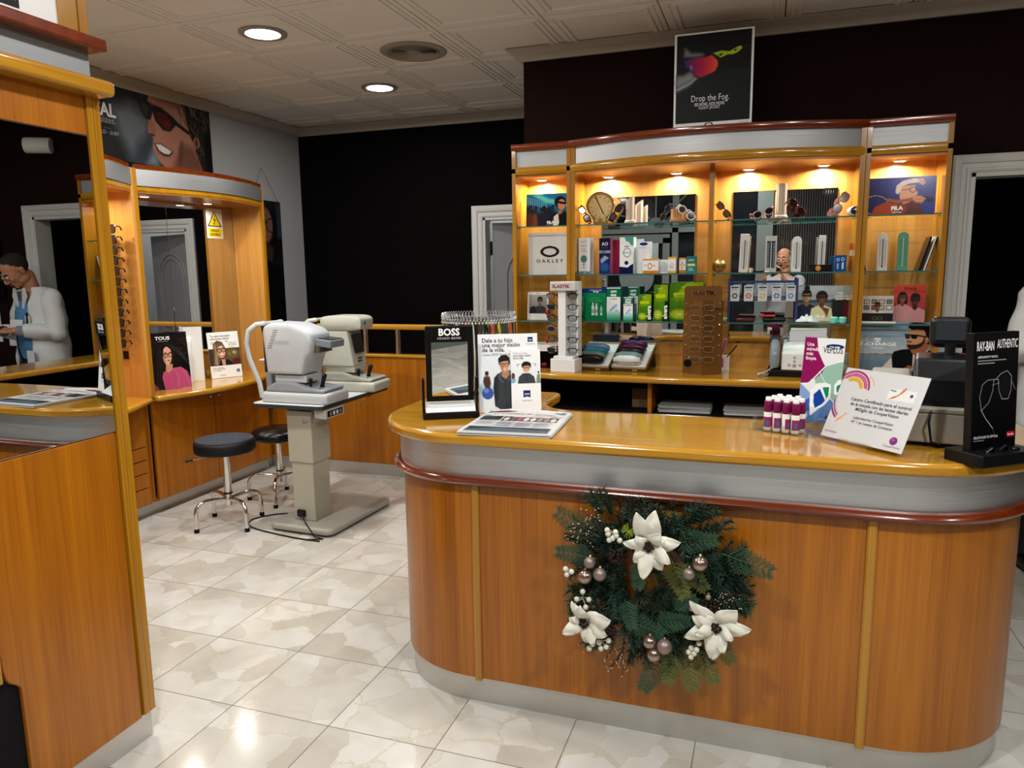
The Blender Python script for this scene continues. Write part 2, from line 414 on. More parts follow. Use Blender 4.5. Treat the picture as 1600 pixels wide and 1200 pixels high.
# ================================================================== ROOM
def room():
    # floor: cream marble tiles
    m = mat('marble_tiles', (.6, .57, .5), .13); b = m.node_tree.nodes['Principled BSDF']
    tc = nd(m, 'ShaderNodeTexCoord'); T = .403
    off = nd(m, 'ShaderNodeVectorMath', operation='SUBTRACT'); off.inputs[1].default_value = (-1.385, 2.007, 0); lk(m, tc.outputs['Object'], off.inputs[0])
    dv = nd(m, 'ShaderNodeVectorMath', operation='DIVIDE'); dv.inputs[1].default_value = (T, T, 1); lk(m, off.outputs[0], dv.inputs[0])
    fl = nd(m, 'ShaderNodeVectorMath', operation='FLOOR'); lk(m, dv.outputs[0], fl.inputs[0])
    wn = nd(m, 'ShaderNodeTexWhiteNoise'); wn.noise_dimensions = '3D'; lk(m, fl.outputs[0], wn.inputs['Vector'])
    sc2 = nd(m, 'ShaderNodeVectorMath', operation='SCALE'); sc2.inputs['Scale'].default_value = 30; lk(m, wn.outputs['Color'], sc2.inputs[0])
    ad = nd(m, 'ShaderNodeVectorMath', operation='ADD'); lk(m, off.outputs[0], ad.inputs[0]); lk(m, sc2.outputs[0], ad.inputs[1])
    ns = nd(m, 'ShaderNodeTexNoise'); ns.inputs['Scale'].default_value = 9; ns.inputs['Detail'].default_value = 4; lk(m, ad.outputs[0], ns.inputs['Vector'])
    wv = nd(m, 'ShaderNodeVectorMath', operation='SCALE'); wv.inputs['Scale'].default_value = .10; lk(m, ns.outputs['Color'], wv.inputs[0])
    ad2 = nd(m, 'ShaderNodeVectorMath', operation='ADD'); lk(m, ad.outputs[0], ad2.inputs[0]); lk(m, wv.outputs[0], ad2.inputs[1])
    vo = nd(m, 'ShaderNodeTexVoronoi', feature='DISTANCE_TO_EDGE'); vo.inputs['Scale'].default_value = 5.5; lk(m, ad2.outputs[0], vo.inputs['Vector'])
    vc = nd(m, 'ShaderNodeTexVoronoi', feature='F1'); vc.inputs['Scale'].default_value = 5.5; lk(m, ad2.outputs[0], vc.inputs['Vector'])
    nz = nd(m, 'ShaderNodeTexNoise'); nz.inputs['Scale'].default_value = 5; nz.inputs['Detail'].default_value = 6; lk(m, ad.outputs[0], nz.inputs['Vector'])
    sp = nd(m, 'ShaderNodeTexNoise'); sp.inputs['Scale'].default_value = 170; sp.inputs['Detail'].default_value = 2; lk(m, tc.outputs['Object'], sp.inputs['Vector'])
    sep = nd(m, 'ShaderNodeSeparateColor'); lk(m, vc.outputs['Color'], sep.inputs[0])
    mixf = nd(m, 'ShaderNodeMix'); mixf.inputs[0].default_value = .42; lk(m, nz.outputs[0], mixf.inputs[2]); lk(m, sep.outputs[0], mixf.inputs[3])
    base = ramp(m, mixf.outputs[0], [(.25, hx('#aea89c')), (.45, hx('#bbb7ad')), (.65, hx('#c9c7c0')), (.85, hx('#b4afa2'))])
    brec = ramp(m, sp.outputs[0], [(.35, hx('#9c917a')), (.6, hx('#c9c0aa'))])
    # breccia bands appear only in places
    pn = nd(m, 'ShaderNodeTexNoise'); pn.inputs['Scale'].default_value = 2.2; lk(m, ad.outputs[0], pn.inputs['Vector'])
    wd = nd(m, 'ShaderNodeMapRange'); wd.inputs[1].default_value = .42; wd.inputs[2].default_value = .65; wd.inputs[3].default_value = .004; wd.inputs[4].default_value = .034
    lk(m, pn.outputs[0], wd.inputs[0])
    lt = nd(m, 'ShaderNodeMath', operation='LESS_THAN'); lk(m, vo.outputs['Distance'], lt.inputs[0]); lk(m, wd.outputs[0], lt.inputs[1])
    mf = nd(m, 'ShaderNodeMath', operation='MULTIPLY'); mf.inputs[1].default_value = .5; lk(m, lt.outputs[0], mf.inputs[0])
    mx = nd(m, 'ShaderNodeMix', data_type='RGBA'); lk(m, mf.outputs[0], mx.inputs[0]); lk(m, base.outputs[0], mx.inputs[6]); lk(m, brec.outputs[0], mx.inputs[7])
    # grout
    fr = nd(m, 'ShaderNodeVectorMath', operation='FRACTION'); lk(m, dv.outputs[0], fr.inputs[0])
    sx = nd(m, 'ShaderNodeSeparateXYZ'); lk(m, fr.outputs[0], sx.inputs[0])
    def edge(o):
        a = nd(m, 'ShaderNodeMath', operation='PINGPONG'); a.inputs[1].default_value = .5; lk(m, o, a.inputs[0])
        c = nd(m, 'ShaderNodeMath', operation='LESS_THAN'); c.inputs[1].default_value = .0042; lk(m, a.outputs[0], c.inputs[0]); return c.outputs[0]
    mxg = nd(m, 'ShaderNodeMath', operation='MAXIMUM'); lk(m, edge(sx.outputs[0]), mxg.inputs[0]); lk(m, edge(sx.outputs[1]), mxg.inputs[1])
    mg = nd(m, 'ShaderNodeMix', data_type='RGBA'); lk(m, mxg.outputs[0], mg.inputs[0]); lk(m, mx.outputs[2], mg.inputs[6]); mg.inputs[7].default_value = (*hx('#6d6658'), 1)
    lk(m, mg.outputs[2], b.inputs['Base Color'])
    bp = nd(m, 'ShaderNodeBump'); bp.inputs['Strength'].default_value = .08; bp.inputs['Distance'].default_value = .002; lk(m, nz.outputs[0], bp.inputs['Height']); lk(m, bp.outputs[0], b.inputs['Normal'])
    f = MB(); f.box(-4.3, 3.4, -1.6, 7.6, -.1, 0); struct(f.build('floor', m))

    # ceiling: moulded plaster tiles
    cm = mat('ceiling_plaster', hx('#dbdad7'), .75); cd = mat('ceiling_gap', (.03, .028, .025), .9)
    c = MB(); c.mi = 1; c.box(-4.2, 3.3, -1.5, 6.1, CEIL+.012, CEIL+.12); c.mi = 0
    prof = [(.003, .012), (.003, 0), (.028, 0), (.031, -.005), (.046, -.005), (.049, 0), (.058, 0), (.061, -.007), (.078, -.007), (.084, 0), (.094, .001)]
    holes = [(round(x, 2), round(y, 2)) for x, y, p in DOWNLIGHTS]
    for i in range(-5, 9):
        for j in range(-9, 5):
            x0 = -1.774+.6*i-.0; y0 = 3.92+.6*j; x1, y1 = x0+.6, y0+.6
            if x1 < -4.1 or x0 > 3.2 or y0 > 6.0 or y1 < -1.4: continue
            rings = []
            for d, h in prof: rings.append(c.verts([(x0+d, y0+d, CEIL+h), (x1-d, y0+d, CEIL+h), (x1-d, y1-d, CEIL+h), (x0+d, y1-d, CEIL+h)]))
            for A, B in zip(rings[:-1], rings[1:]):
                for k in range(4): c._f([A[k], A[(k+1) % 4], B[(k+1) % 4], B[k]])
            c._f(rings[-1])
    struct(c.build('ceiling', [cm, cd], fix=False))

    dark = noisy(mat('dark_brown_wall_paint', hx('#1c0c0a'), .85, spec=.12), 90, .5, .004)
    light = noisy(mat('pale_grey_wall_paint', hx('#a3a3a3'), .8), 90, .35, .003)
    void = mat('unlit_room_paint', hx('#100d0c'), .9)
    s = MB(); s.box(-4.3, -4.15, -1.55, 6.2, 0, CEIL+.12); struct(s.build('wall_left', light))
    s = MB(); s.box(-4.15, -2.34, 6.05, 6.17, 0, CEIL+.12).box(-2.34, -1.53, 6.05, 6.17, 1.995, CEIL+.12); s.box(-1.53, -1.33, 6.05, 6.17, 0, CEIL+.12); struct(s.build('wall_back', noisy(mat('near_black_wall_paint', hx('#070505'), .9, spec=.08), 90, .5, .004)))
    s = MB(); s.box(-1.45, -1.33, 4.47, 6.05, 0, CEIL+.12); struct(s.build('wall_side', dark))
    s = MB(); s.box(-1.33, .957, 4.47, 4.59, 0, CEIL+.12).box(.957, 1.60, 4.47, 4.59, 2.01, CEIL+.12).box(1.60, 3.2, 4.47, 4.59, 0, CEIL+.12)
    struct(s.build('wall_shelves', dark))
    s = MB(); s.box(3.2, 3.32, -1.55, 4.59, 0, CEIL+.12); struct(s.build('wall_right', dark))
    # shop front behind the camera (seen in the mirrors): wall, arched doorway
    s = MB(); Y = -1.42
    s.box(-4.15, -2.35, Y-.12, Y, 0, CEIL+.12).box(-.62, -.25, Y-.12, Y, 2.62, CEIL+.12).box(-2.35, -.62, Y-.12, Y, 2.66, CEIL+.12).box(-.25, 3.2, Y-.12, Y, 2.62, CEIL+.12).box(1.7, 3.2, Y-.12, Y, 0, 2.62)
    struct(s.build('wall_front', mat('grey_front_wall_paint', hx('#5a5856'), .8)))
    gm = mat('grey_lacquered_aluminium', hx('#6a7370'), .4)
    gl = mat('street_door_glass', (.01, .012, .014), .05)
    d = thing('door_3', 'grey shop door', 'door', (0, 0, 0)); del d['label']; del d['category']; struct(d)
    s = MB()
    for x in (-2.35, -1.26, -.70): s.box(x, x+.08, Y-.09, Y+.02, 0, 2.62)
    s.box(-2.35, -.62, Y-.09, Y+.02, 2.02, 2.12).box(-2.35, -.62, Y-.09, Y+.02, 2.58, 2.66).box(-2.35, -.62, Y-.09, Y+.02, 0, .10)
    s.box(-2.24, -1.29, Y-.07, Y+.04, 1.88, 2.0).box(-2.24, -2.14, Y-.07, Y+.04, .05, 1.95).box(-1.38, -1.29, Y-.07, Y+.04, .05, 1.95).box(-2.24, -1.29, Y-.07, Y+.04, .05, .2)
    for a in (25, 58, 90, 122, 155):
        r = math.radians(a); s.tube([(-1.49, Y-.03, 2.14), (-1.49+.8*math.cos(r), Y-.03, 2.14+.46*math.sin(r))], .012, 6)
    s.lathe([(0, -.02), (.09, -.02), (.09, .02), (0, .02)], 24, (-1.49, Y-.03, 2.14), 'y')
    s.build('door_frame', gm, d)
    s = MB(); s.box(-2.35, -.62, Y-.05, Y-.04, .02, 2.62); s.build('pane', gl, d)
    s = MB(); s.lathe([(0, 0), (.24, 0), (.24, .006), (0, .006)], 40, (-1.74, Y-.035, 1.43), 'y'); s.build('round_sticker', mat('frosted_sticker', hx('#6f7a76'), .6), d)
    # vertical blind of the window beside the door
    wv_ = thing('window_1', '', 'window'); del wv_['label']; del wv_['category']; struct(wv_)
    s = MB()
    for k in range(57): x = .03+k*.029; s.box(x, x+.017, Y-.08, Y-.075, .5, 2.62)
    s.build('slat_blind', mat('grey_blind_slats', hx('#2f2c28'), .6), wv_)
    s = MB(); s.box(-.62, 1.7, Y-.115, Y-.11, .02, 2.62); s.build('pane', gl, wv_)
    s = MB(); s.box(-.62, 1.7, Y-.12, Y, 0, .5).box(-.18, .015, Y-.1, Y+.01, .5, 2.62); s.build('window_frame', gm, wv_)
    # cornices
    cmold = mat('white_cornice', hx('#a8a49d'), .6)
    prof = [(0, 0), (.016, 0), (.022, .012), (.03, .018), (.045, .03), (.06, .036), (.072, .05), (.085, .055), (.085, .062), (0, .062)]
    def corn(n, path):
        q = MB(); q.sweep(path, [(a, CEIL-.066+z) for a, z in prof]); struct(q.build('trim_%d' % n, cmold, smooth=40))
    corn(1, [(-4.15, -1.42), (-4.15, 6.05), (-1.45, 6.05), (-1.45, 4.47), (3.2, 4.47), (3.2, -1.42)])
    # doors: moulded architraves
    wm_ = mat('white_door_paint', hx('#c9c9c4'), .4)
    def archi(n, x0, x1, zt, y, wdt, parent):
        q = MB(); pr = [(0, 0), (0, .012), (.012, .02), (.02, .02), (.026, .014), (.045, .014), (.05, .024), (.064, .028), (wdt-.012, .03), (wdt, .022), (wdt, 0)]
        # path around opening: up left, across, down right ; offset outward
        L = [(x0, 0), (x0, zt), (x1, zt), (x1, 0)]
        cor = []
        for a, h in pr: cor.append([(x0-a, y-h, 0), (x0-a, y-h, zt+a), (x1+a, y-h, zt+a), (x1+a, y-h, 0)])
        V = [q.verts(r) for r in cor]
        for A, B in zip(V[:-1], V[1:]):
            for k in range(3): q._f([A[k], A[k+1], B[k+1], B[k]])
        q.box(x0-.004, x0+.02, y-.01, y+.13, 0, zt).box(x1-.02, x1+.004, y-.01, y+.13, 0, zt).box(x0, x1, y-.01, y+.13, zt-.02, zt+.004)
        return q.build('door_frame', wm_, parent)
    d1 = thing('door_1', '', 'door', (-2.34, 6.05, 0)); d2 = thing('door_2', '', 'door', (.957, 4.47, 0))
    for d in (d1, d2): del d['label']; del d['category']; struct(d)
    archi(1, 0, .81, 1.995, 0, .10, d1); archi(2, 0, .643, 2.01, 0, .09, d2)
    # open leaf of door 1, hinged left, swung into the next room
    lf = MB(); M = Matrix.Translation((.035, .13, 0)) @ Matrix.Rotation(math.radians(17), 4, 'Z')
    lf.box(0, .76, -.04, 0, .01, 1.955, M)
    def bead(pts): lf.tube([M @ Vector((a, -.042, b)) for a, b in pts], .011, 8)
    bead([(.12, .95)]+[(.12, 1.5)]+[(.38+.26*math.cos(math.radians(a)), 1.5+.26*math.sin(math.radians(a))) for a in range(180, -1, -12)]+[(.64, .95), (.12, .95)])
    bead([(.17, 1.0)]+[(.17, 1.5)]+[(.38+.21*math.cos(math.radians(a)), 1.5+.21*math.sin(math.radians(a))) for a in range(180, -1, -12)]+[(.59, 1.0), (.17, 1.0)])
    bead([(.12, .15), (.12, .85), (.64, .85), (.64, .15), (.12, .15)])
    lf.build('door_leaf', mat('shaded_door_leaf_paint', hx('#858687'), .45), d1, smooth=40)  # darker than the frame: the shade on the leaf is put into its colour
    h = MB(); h.cyl((.022, .125, 1.68), (.022, .125, 1.80), .011, 10).cyl((.022, .125, .3), (.022, .125, .42), .011, 10); h.build('hinge', BLACKM, d1)
    # rooms beyond the doors
    s = MB(); s.box(-2.6, -2.5, 6.17, 7.5, 0, 2.7).box(-1.2, -1.1, 6.17, 7.5, 0, 2.7).box(-2.6, -1.1, 7.5, 7.6, 0, 2.7).box(-2.6, -1.1, 6.17, 7.6, 2.7, 2.8)
    struct(s.build('wall_corridor', light)); area('corridor_lamp', (-1.9, 6.9, 2.68), .3, 20)
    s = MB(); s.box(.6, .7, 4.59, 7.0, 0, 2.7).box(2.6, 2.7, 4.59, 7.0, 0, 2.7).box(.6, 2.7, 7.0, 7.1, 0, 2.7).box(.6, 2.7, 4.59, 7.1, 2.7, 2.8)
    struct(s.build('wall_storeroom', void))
    # white inner lining of the right doorway seen beyond the opening
    s = MB(); s.box(.965, 1.0, 4.62, 4.70, 0, 1.95); s.build('door_leaf', wm_, d2, world=True)
room()

def downlights():
    ringm = mat('lamp_trim_ring', hx('#8d8d8a'), .35)
    first = None; n = 0
    for i, (x, y, p) in enumerate(DOWNLIGHTS):
        vis = {0: 'round recessed ceiling downlight nearest the mirror cabinet, larger in view', 1: 'round recessed ceiling downlight further back, near the dark rear wall'}
        t = thing('ceiling_downlight', vis.get(i, 'round recessed ceiling downlight in the front half of the shop'), 'ceiling light', (x, y, CEIL), group='recessed ceiling downlights' if i > 1 else None)
        q = MB(); q.lathe([(.094, -.009), (.115, -.012), (.128, -.008), (.13, 0), (.094, 0), (.094, -.009)], 40); q.build('trim_ring', ringm, t, smooth=40)
        q = MB(); q.lathe([(0, -.008), (.094, -.008), (.094, -.004), (0, -.004)], 40); q.build('diffuser', LAMPM, t)
    t = thing('ceiling_vent', 'round white ceiling air vent with concentric rings between the tile joints', 'air vent', (-2.063, 4.232, CEIL))
    vm = mat('vent_paint', hx('#8f8a82'), .5)
    q = MB()
    for k in range(7):
        r = .05+k*.016; q.lathe([(r, -.004), (r+.010, -.014), (r+.011, -.012), (r+.003, 0)], 40)
    q.lathe([(.001, -.006), (.04, -.01), (.045, -.004)], 30); q.build('ring_louvres', vm, t, smooth=40)
    q = MB(); q.lathe([(.155, -.010), (.185, -.012), (.20, -.004), (.20, 0), (.155, 0), (.155, -.010)], 48); q.build('trim_ring', vm, t, smooth=40)
    q = MB(); q.lathe([(0, -.003), (.155, -.003)], 40); q.build('duct_back', mat('vent_dark', (.02, .02, .02), .8), t)
downlights()
# ================================================================== RECEPTION COUNTER
ORDER = [(.83, 3.2)]
def counter_path(ins=0.):
    p = [(-1.40+ins, 3.17)] + [(-1.40+ins, 2.95), (-1.40+ins, 2.8)]
    p += arc(-.985, 2.64, .415-ins, 180, 270, 16, .40-ins)
    p += [(x, 2.24+ins) for x in (-.7, -.4, -.1, .15, .33)]
    p += arc(.36, 2.69, .47-ins, 270, 360, 18, .45-ins)[1:]
    p += [(.83-ins, 2.85), (.83-ins, 2.98)]
    return p
def reception():
    t = thing('reception_counter', 'long honey-wood reception counter with rounded ends and a brushed aluminium band, hung with a wreath', 'counter', (-.28, 2.5, 0))
    # worktop, U-shaped
    top = MB(); outer = counter_path()
    inner = [(.40, 2.98), (.40, 2.93)] + arc(.30, 2.87, .10, 0, -90, 6) + [(.0, 2.77), (-.40, 2.77), (-.66, 2.755)] + arc(-.66, 2.955, .20, 270, 180, 8) + [(-.86, 3.10)] + arc(-.90, 3.13, .04, 0, 90, 4)
    top.prism(outer+inner, .965, 1.005); top.build('worktop', W_X, t, world=True, bevel=.012, smooth=35)
    b = MB(); b.strip(counter_path(.045), .85, .966, -.012); b.build('aluminium_band', ALU, t, world=True, smooth=30)
    mo = MB(); mo.sweep(counter_path(.05), [(0, .82), (.014, .818), (.028, .826), (.033, .836), (.028, .846), (.014, .853), (0, .852)]); mo.build('red_moulding', W_RED, t, world=True, smooth=50)
    P = counter_path(.055)
    iL = 19; 
    def seg(a, bb): return P[a:bb]
    # panels: left end, front, right end
    front = [p for p in P if abs(p[1]-2.295) < 1e-6]
    left = [p for p in P if p[0] < -.93 and not (abs(p[1]-2.295) < 1e-6 and p[0] > -.94)]
    kL = max(i for i, p in enumerate(P) if p[0] <= -.984); kR = min(i for i, p in enumerate(P) if p[0] >= .33)
    LP = P[:kL+1]+[(-.93, 2.295)]; FP = [(-.93, 2.295), (-.5, 2.295), (0, 2.295), (.315, 2.295)]; RP = [(.315, 2.295)]+P[kR:]
    for nm, q in (('left_end_panel', LP), ('front_panel', FP), ('right_end_panel', RP)):
        s = MB(); s.strip(q, .10, .822, -.02); s.build(nm, W_Z, t, world=True, smooth=30)
    for x in (-.935, .31):
        s = MB(); s.prism([(x-.013, 2.30), (x-.013, 2.287), (x-.008, 2.283), (x+.008, 2.283), (x+.013, 2.287), (x+.013, 2.30)], .095, .822); s.build('trim_strip', W_EZ, t, world=True)
    s = MB(); s.strip(counter_path(.068), 0, .10, -.012); s.build('skirting', ALU2, t, world=True, smooth=30)
    # inner carcass: under-shelf of the staff side
    s = MB(); s.box(-.95, .38, 2.72, 2.74, 0, .78).box(-.95, .38, 2.32, 2.72, .76, .78); s.build('carcass', W_Z, t, world=True)
reception()

# ================================================================== BACK COUNTER
def back_counter():
    t = thing('back_counter', 'long wooden work counter with an open dark shelf, under the wall display cabinets', 'counter', (-.3, 4.2, 0))
    s = MB(); s.prism([(-1.43, 4.465), (-1.43, 4.01), (-1.0, 3.965), (-.3, 3.955), (.25, 3.96), (.40, 3.94), (.42, 3.90), (.42, 2.985), (.83, 2.985), (.83, 4.465)], .935, .972)
    s.build('worktop', W_X, t, world=True, bevel=.012, smooth=35)
    s = MB(); s.box(-1.41, .43, 4.44, 4.46, .1, .935).box(-1.41, -1.39, 4.03, 4.44, .1, .935).box(-.612, -.59, 4.04, 4.44, .76, .935).box(-1.41, .43, 4.02, 4.44, .735, .757)
    s.box(.43, .45, 3.0, 4.44, .1, .74).box(.43, .79, 3.0, 4.44, .735, .757).box(.43, .79, 3.0, 3.02, .1, .935).box(.79, .81, 3.0, 4.44, .1, .935); s.build('carcass', W_Z, t, world=True)
    s = MB(); s.box(-1.39, .79, 4.425, 4.439, .757, .935).box(.776, .789, 3.25, 4.42, .757, .935).box(-1.39, .43, 4.03, 4.42, .7572, .7578).box(.43, .775, 3.25, 4.42, .7572, .7578).box(-1.389, .789, 4.06, 4.42, .928, .9345); s.build('black_shelf_lining', BLACKM, t, world=True)
    s = MB(); s.sweep([(-1.41, 4.02), (.43, 4.02)], [(0, .73), (.012, .73), (.018, .746), (.012, .762), (0, .762)]); s.build('red_moulding', W_RED, t, world=True)
    for x0, x1 in ((-1.405, -1.12), (-1.112, -.605), (-.597, -.09), (-.082, .425)):
        d = MB(); d.rbox(x0, x1, 4.02, 4.038, .42, .725, .002); dr = d.build('drawer_front', W_Z, t, world=True)
        d = MB(); d.rbox(x0, x1, 4.02, 4.038, .11, .413, .002); dr = d.build('drawer_front', W_Z, t, world=True)
    s = MB(); s.box(-1.41, .43, 4.05, 4.06, 0, .10).box(.44, .80, 3.25, 4.4, 0, .1); s.build('skirting', ALU2, t, world=True)
back_counter()

# ================================================================== WALL DISPLAY CABINETS
YB = 4.452
def lampette(parent, x, y, z, p, name='cabinet_spotlight'):
    q = MB(); q.lathe([(.026, -.003), (.034, -.005), (.040, -.003), (.041, 0), (.026, 0), (.026, -.003)], 24); a = q.build(name, CHROME, parent, smooth=40); a.location = Vector((x, y, z))-Vector(parent.location)
    q = MB(); q.lathe([(0, -.0035), (.026, -.0035), (.026, -.001), (0, -.001)], 20); b = q.build('lamp_glass', LAMPM, a)
    area('cabinet_lamp', (x, y, z-.008), .045, p, (1, .94, .86), spread=math.radians(165))
def canopy(t, path, zt=2.262, end=True):
    s = MB(); s.sweep(path, [(0, zt-.035), (.022, zt-.035), (.028, zt-.02), (.024, zt), (0, zt)]); s.build('red_cap', W_RED, t, world=True, smooth=40)
    s = MB(); s.strip(path, zt-.128, zt-.03, -.008); s.build('aluminium_fascia', ALU3, t, world=True, smooth=30)
    s = MB(); s.sweep(path, [(0, zt-.168), (.008, zt-.17), (.013, zt-.16), (.013, zt-.135), (.008, zt-.126), (0, zt-.126)]); s.build('wood_lip', W_E, t, world=True, smooth=40)
def cabinets():
    mid = [(-1.085+1.515*k/24, 4.20-.165*(1-((k-12)/12)**2)) for k in range(25)]
    # middle unit
    t = thing('display_cabinet', 'wide central wall display cabinet with a bowed canopy, mirrors and glass shelves', 'display cabinet', (-.33, YB, .972), group='display cabinets behind the counter')
    canopy(t, mid)
    s = MB(); s.prism(mid+[(.43, YB), (-1.085, YB)], 2.078, 2.095); s.build('soffit', W_SOF, t, world=True)
    s = MB(); s.prism(mid+[(.43, YB), (-1.085, YB)], 2.23, 2.24); s.build('top_board', W_X, t, world=True)
    for x in (-1.085, -.322, .405):
        s = MB(); s.box(x, x+.025, 4.185, YB, .972, 2.24 if x != -.322 else 2.08); s.build('upright', W_EZ, t, world=True)
    s = MB(); s.box(-1.06, .405, YB-.012, YB, .972, 2.08); s.build('back_panel', W_CAB, t, world=True)
    for x0, x1 in ((-.958, -.415), (-.212, .33)):
        s = MB(); s.rbox(x0, x1, YB-.018, YB-.012, 1.115, 1.965, .002); s.build('mirror', MIRROR, t, world=True)
    for x0, x1 in ((-1.058, -.325), (-.295, .403)):
        for z in (1.797, 1.516, 1.248):
            n = 10; f = [(x0+(x1-x0)*k/n, 4.205-(.03 if z > 1.7 else .0)*(1-((k-n/2)/(n/2))**2)) for k in range(n+1)]
            s = MB(); s.prism(f+[(x1, YB-.022), (x0, YB-.022)], z-.004, z+.004); g = s.build('glass_shelf', GLASS, t, world=True)
            q = MB(); q.strip(f, z-.0035, z+.0035, .0012); q.build('front_edge', EDGEG, g, world=True)
            for a in (x0+.006, x1-.006):
                q = MB(); q.cyl((a, 4.23, z-.005), (a, 4.23, z-.012), .005, 8); q.build('shelf_pin', CHROME, g, world=True)
    for x in (-.91, -.52, -.13, .25): lampette(t, x, 4.385, 2.078, 6.5)
    # side units
    for nm, x0, x1, lx in (('left', -1.437, -1.088, -1.31), ('right', .433, .812, .61)):
        t = thing('display_cabinet', 'narrow %s wall cabinet with one spotlight' % ('left-hand display' if nm == 'left' else 'right-hand display'), 'display cabinet', ((x0+x1)/2, YB, .972), group='display cabinets behind the counter')
        pth = [(x0, 4.203), (x1, 4.203)]
        canopy(t, pth)
        s = MB(); s.box(x0, x1, 4.21, YB, 2.078, 2.095).box(x0, x1, 4.21, YB, 2.23, 2.24); s.build('soffit', W_SOF, t, world=True)
        for x in (x0, x1-.022): s = MB(); s.box(x, x+.022, 4.19, YB, .972, 2.25); s.build('upright', W_EZ, t, world=True)
        s = MB(); s.box(x0+.022, x1-.022, YB-.012, YB, .972, 2.08); s.build('back_panel', W_CAB, t, world=True)
        for z in (1.797, 1.516, 1.248):
            s = MB(); s.box(x0+.024, x1-.024, 4.205, YB-.014, z-.004, z+.004); g = s.build('glass_shelf', GLASS, t, world=True)
            q = MB(); q.box(x0+.024, x1-.024, 4.2035, 4.2048, z-.0035, z+.0035); q.build('front_edge', EDGEG, g, world=True)
            for a in (x0+.03, x1-.03):
                q = MB(); q.cyl((a, 4.23, z-.005), (a, 4.23, z-.012), .005, 8); q.build('shelf_pin', CHROME, g, world=True)
        lampette(t, lx, 4.37, 2.078, 6)
cabinets()

# ================================================================== LEFT WALL FURNITURE
def left_units():
    XB = -3.94
    # bay B
    t = thing('fitting_display_unit', 'wooden fitting unit with mirrors and a bowed canopy, behind the two stools', 'display unit', (-3.9, 4.2, 0), group='fitting units along the left wall')
    frontB = [(-3.66+.135*math.sin(PI*k/16), 3.63+1.19*k/16) for k in range(17)]
    rf = frontB[::-1]
    canopy(t, rf, 2.215)
    s = MB(); s.prism(rf+[(XB, 3.63), (XB, 4.82)], 2.045, 2.06); s.build('soffit', W_SOF, t, world=True)
    s = MB(); s.prism(rf+[(XB, 3.63), (XB, 4.82)], 2.185, 2.195); s.build('top_board', W_Y, t, world=True)
    s = MB(); s.prism([(x+.03, y) for x, y in rf]+[(-4.14, 3.63), (-4.14, 4.82)], .755, .79); s.build('worktop', W_Y, t, world=True, bevel=.012, smooth=35)
    for nm, y in (('near', 3.615), ('far', 4.815)):
        s = MB(); s.box(XB, -3.67, y-.012, y+.012, .79, 2.19); s.build('side_panel', W_CAB, t, world=True)
        s = MB(); s.box(-3.67, -3.65, y-.014, y+.014, .79, 2.19); s.build('side_edge', W_EZ, t, world=True)
    s = MB(); s.box(XB, XB+.012, 3.63, 4.8, .79, 2.05); s.build('back_panel', W_CAB, t, world=True)
    for y0, y1 in ((3.64, 4.128), (4.131, 4.795)):
        s = MB(); s.rbox(XB+.012, XB+.018, y0, y1, .80, 2.035, .002); s.build('mirror', MIRROR, t, world=True)
    for y0, y1 in ((3.64, 4.20), (4.208, 4.80)):
        s = MB(); s.box(-3.715, -3.70, y0, y1, .10, .755); d = s.build('door', W_Z, t, world=True)
        q = MB(); q.ball((-3.69, 4.16 if y0 < 4 else 4.245, .70), .008); q.build('knob', CHROME, d, world=True)
    s = MB(); s.box(XB, -3.72, 3.63, 4.82, .09, .11).box(XB, -3.72, 4.80, 4.82, .1, .755).box(XB, -3.72, 3.61, 3.63, .1, .755); s.build('carcass', W_Z, t, world=True)
    s = MB(); s.box(-3.79, -3.775, 3.60, 4.86, 0, .09); s.build('skirting', ALU2, t, world=True)
    for y in (3.83, 4.40): lampette(t, -3.80, y, 2.045, 4.5)
    # bay A
    t = thing('fitting_display_unit', 'wooden fitting unit with a drawer stack, half hidden behind the large mirror cabinet', 'display unit', (-3.9, 3.0, 0), group='fitting units along the left wall')
    frontA = [(-3.66+.20*math.sin(PI*k/16), 2.40+1.19*k/16) for k in range(17)][::-1]
    canopy(t, frontA, 2.215)
    s = MB(); s.prism(frontA+[(XB, 2.40), (XB, 3.59)], 2.045, 2.06); s.build('soffit', W_SOF, t, world=True)
    s = MB(); s.prism(frontA+[(XB, 2.40), (XB, 3.59)], 2.185, 2.195); s.build('top_board', W_Y, t, world=True)
    s = MB(); s.prism([(x+.03, y) for x, y in frontA]+[(XB, 2.40), (XB, 3.59)], .755, .79); s.build('worktop', W_Y, t, world=True, bevel=.012, smooth=35)
    for y in (2.41, 3.588):
        s = MB(); s.box(XB, -3.65, y-.012, y+.012, .79, 2.19); s.build('side_panel', W_CAB, t, world=True)
    s = MB(); s.box(XB, XB+.012, 2.42, 3.58, .79, 2.05); s.build('back_panel', W_CAB, t, world=True)
    z = .10
    for h in (.11, .095, .085, .085, .27):
        s = MB(); s.rbox(-3.715, -3.70, 3.02, 3.57, z, z+h-.006, .002); s.build('drawer_front', W_Z, t, world=True); z += h
    s = MB(); s.box(XB, -3.72, 2.40, 3.60, .09, .11).box(-3.735, -3.715, 2.40, 3.60, .1, .755); s.build('carcass', W_Z, t, world=True)
    s = MB(); s.box(-3.79, -3.775, 2.4, 3.60, 0, .09); s.build('skirting', ALU2, t, world=True)
    lampette(t, -3.82, 3.35, 2.045, 5); lampette(t, -3.82, 2.8, 2.045, 4)
left_units()

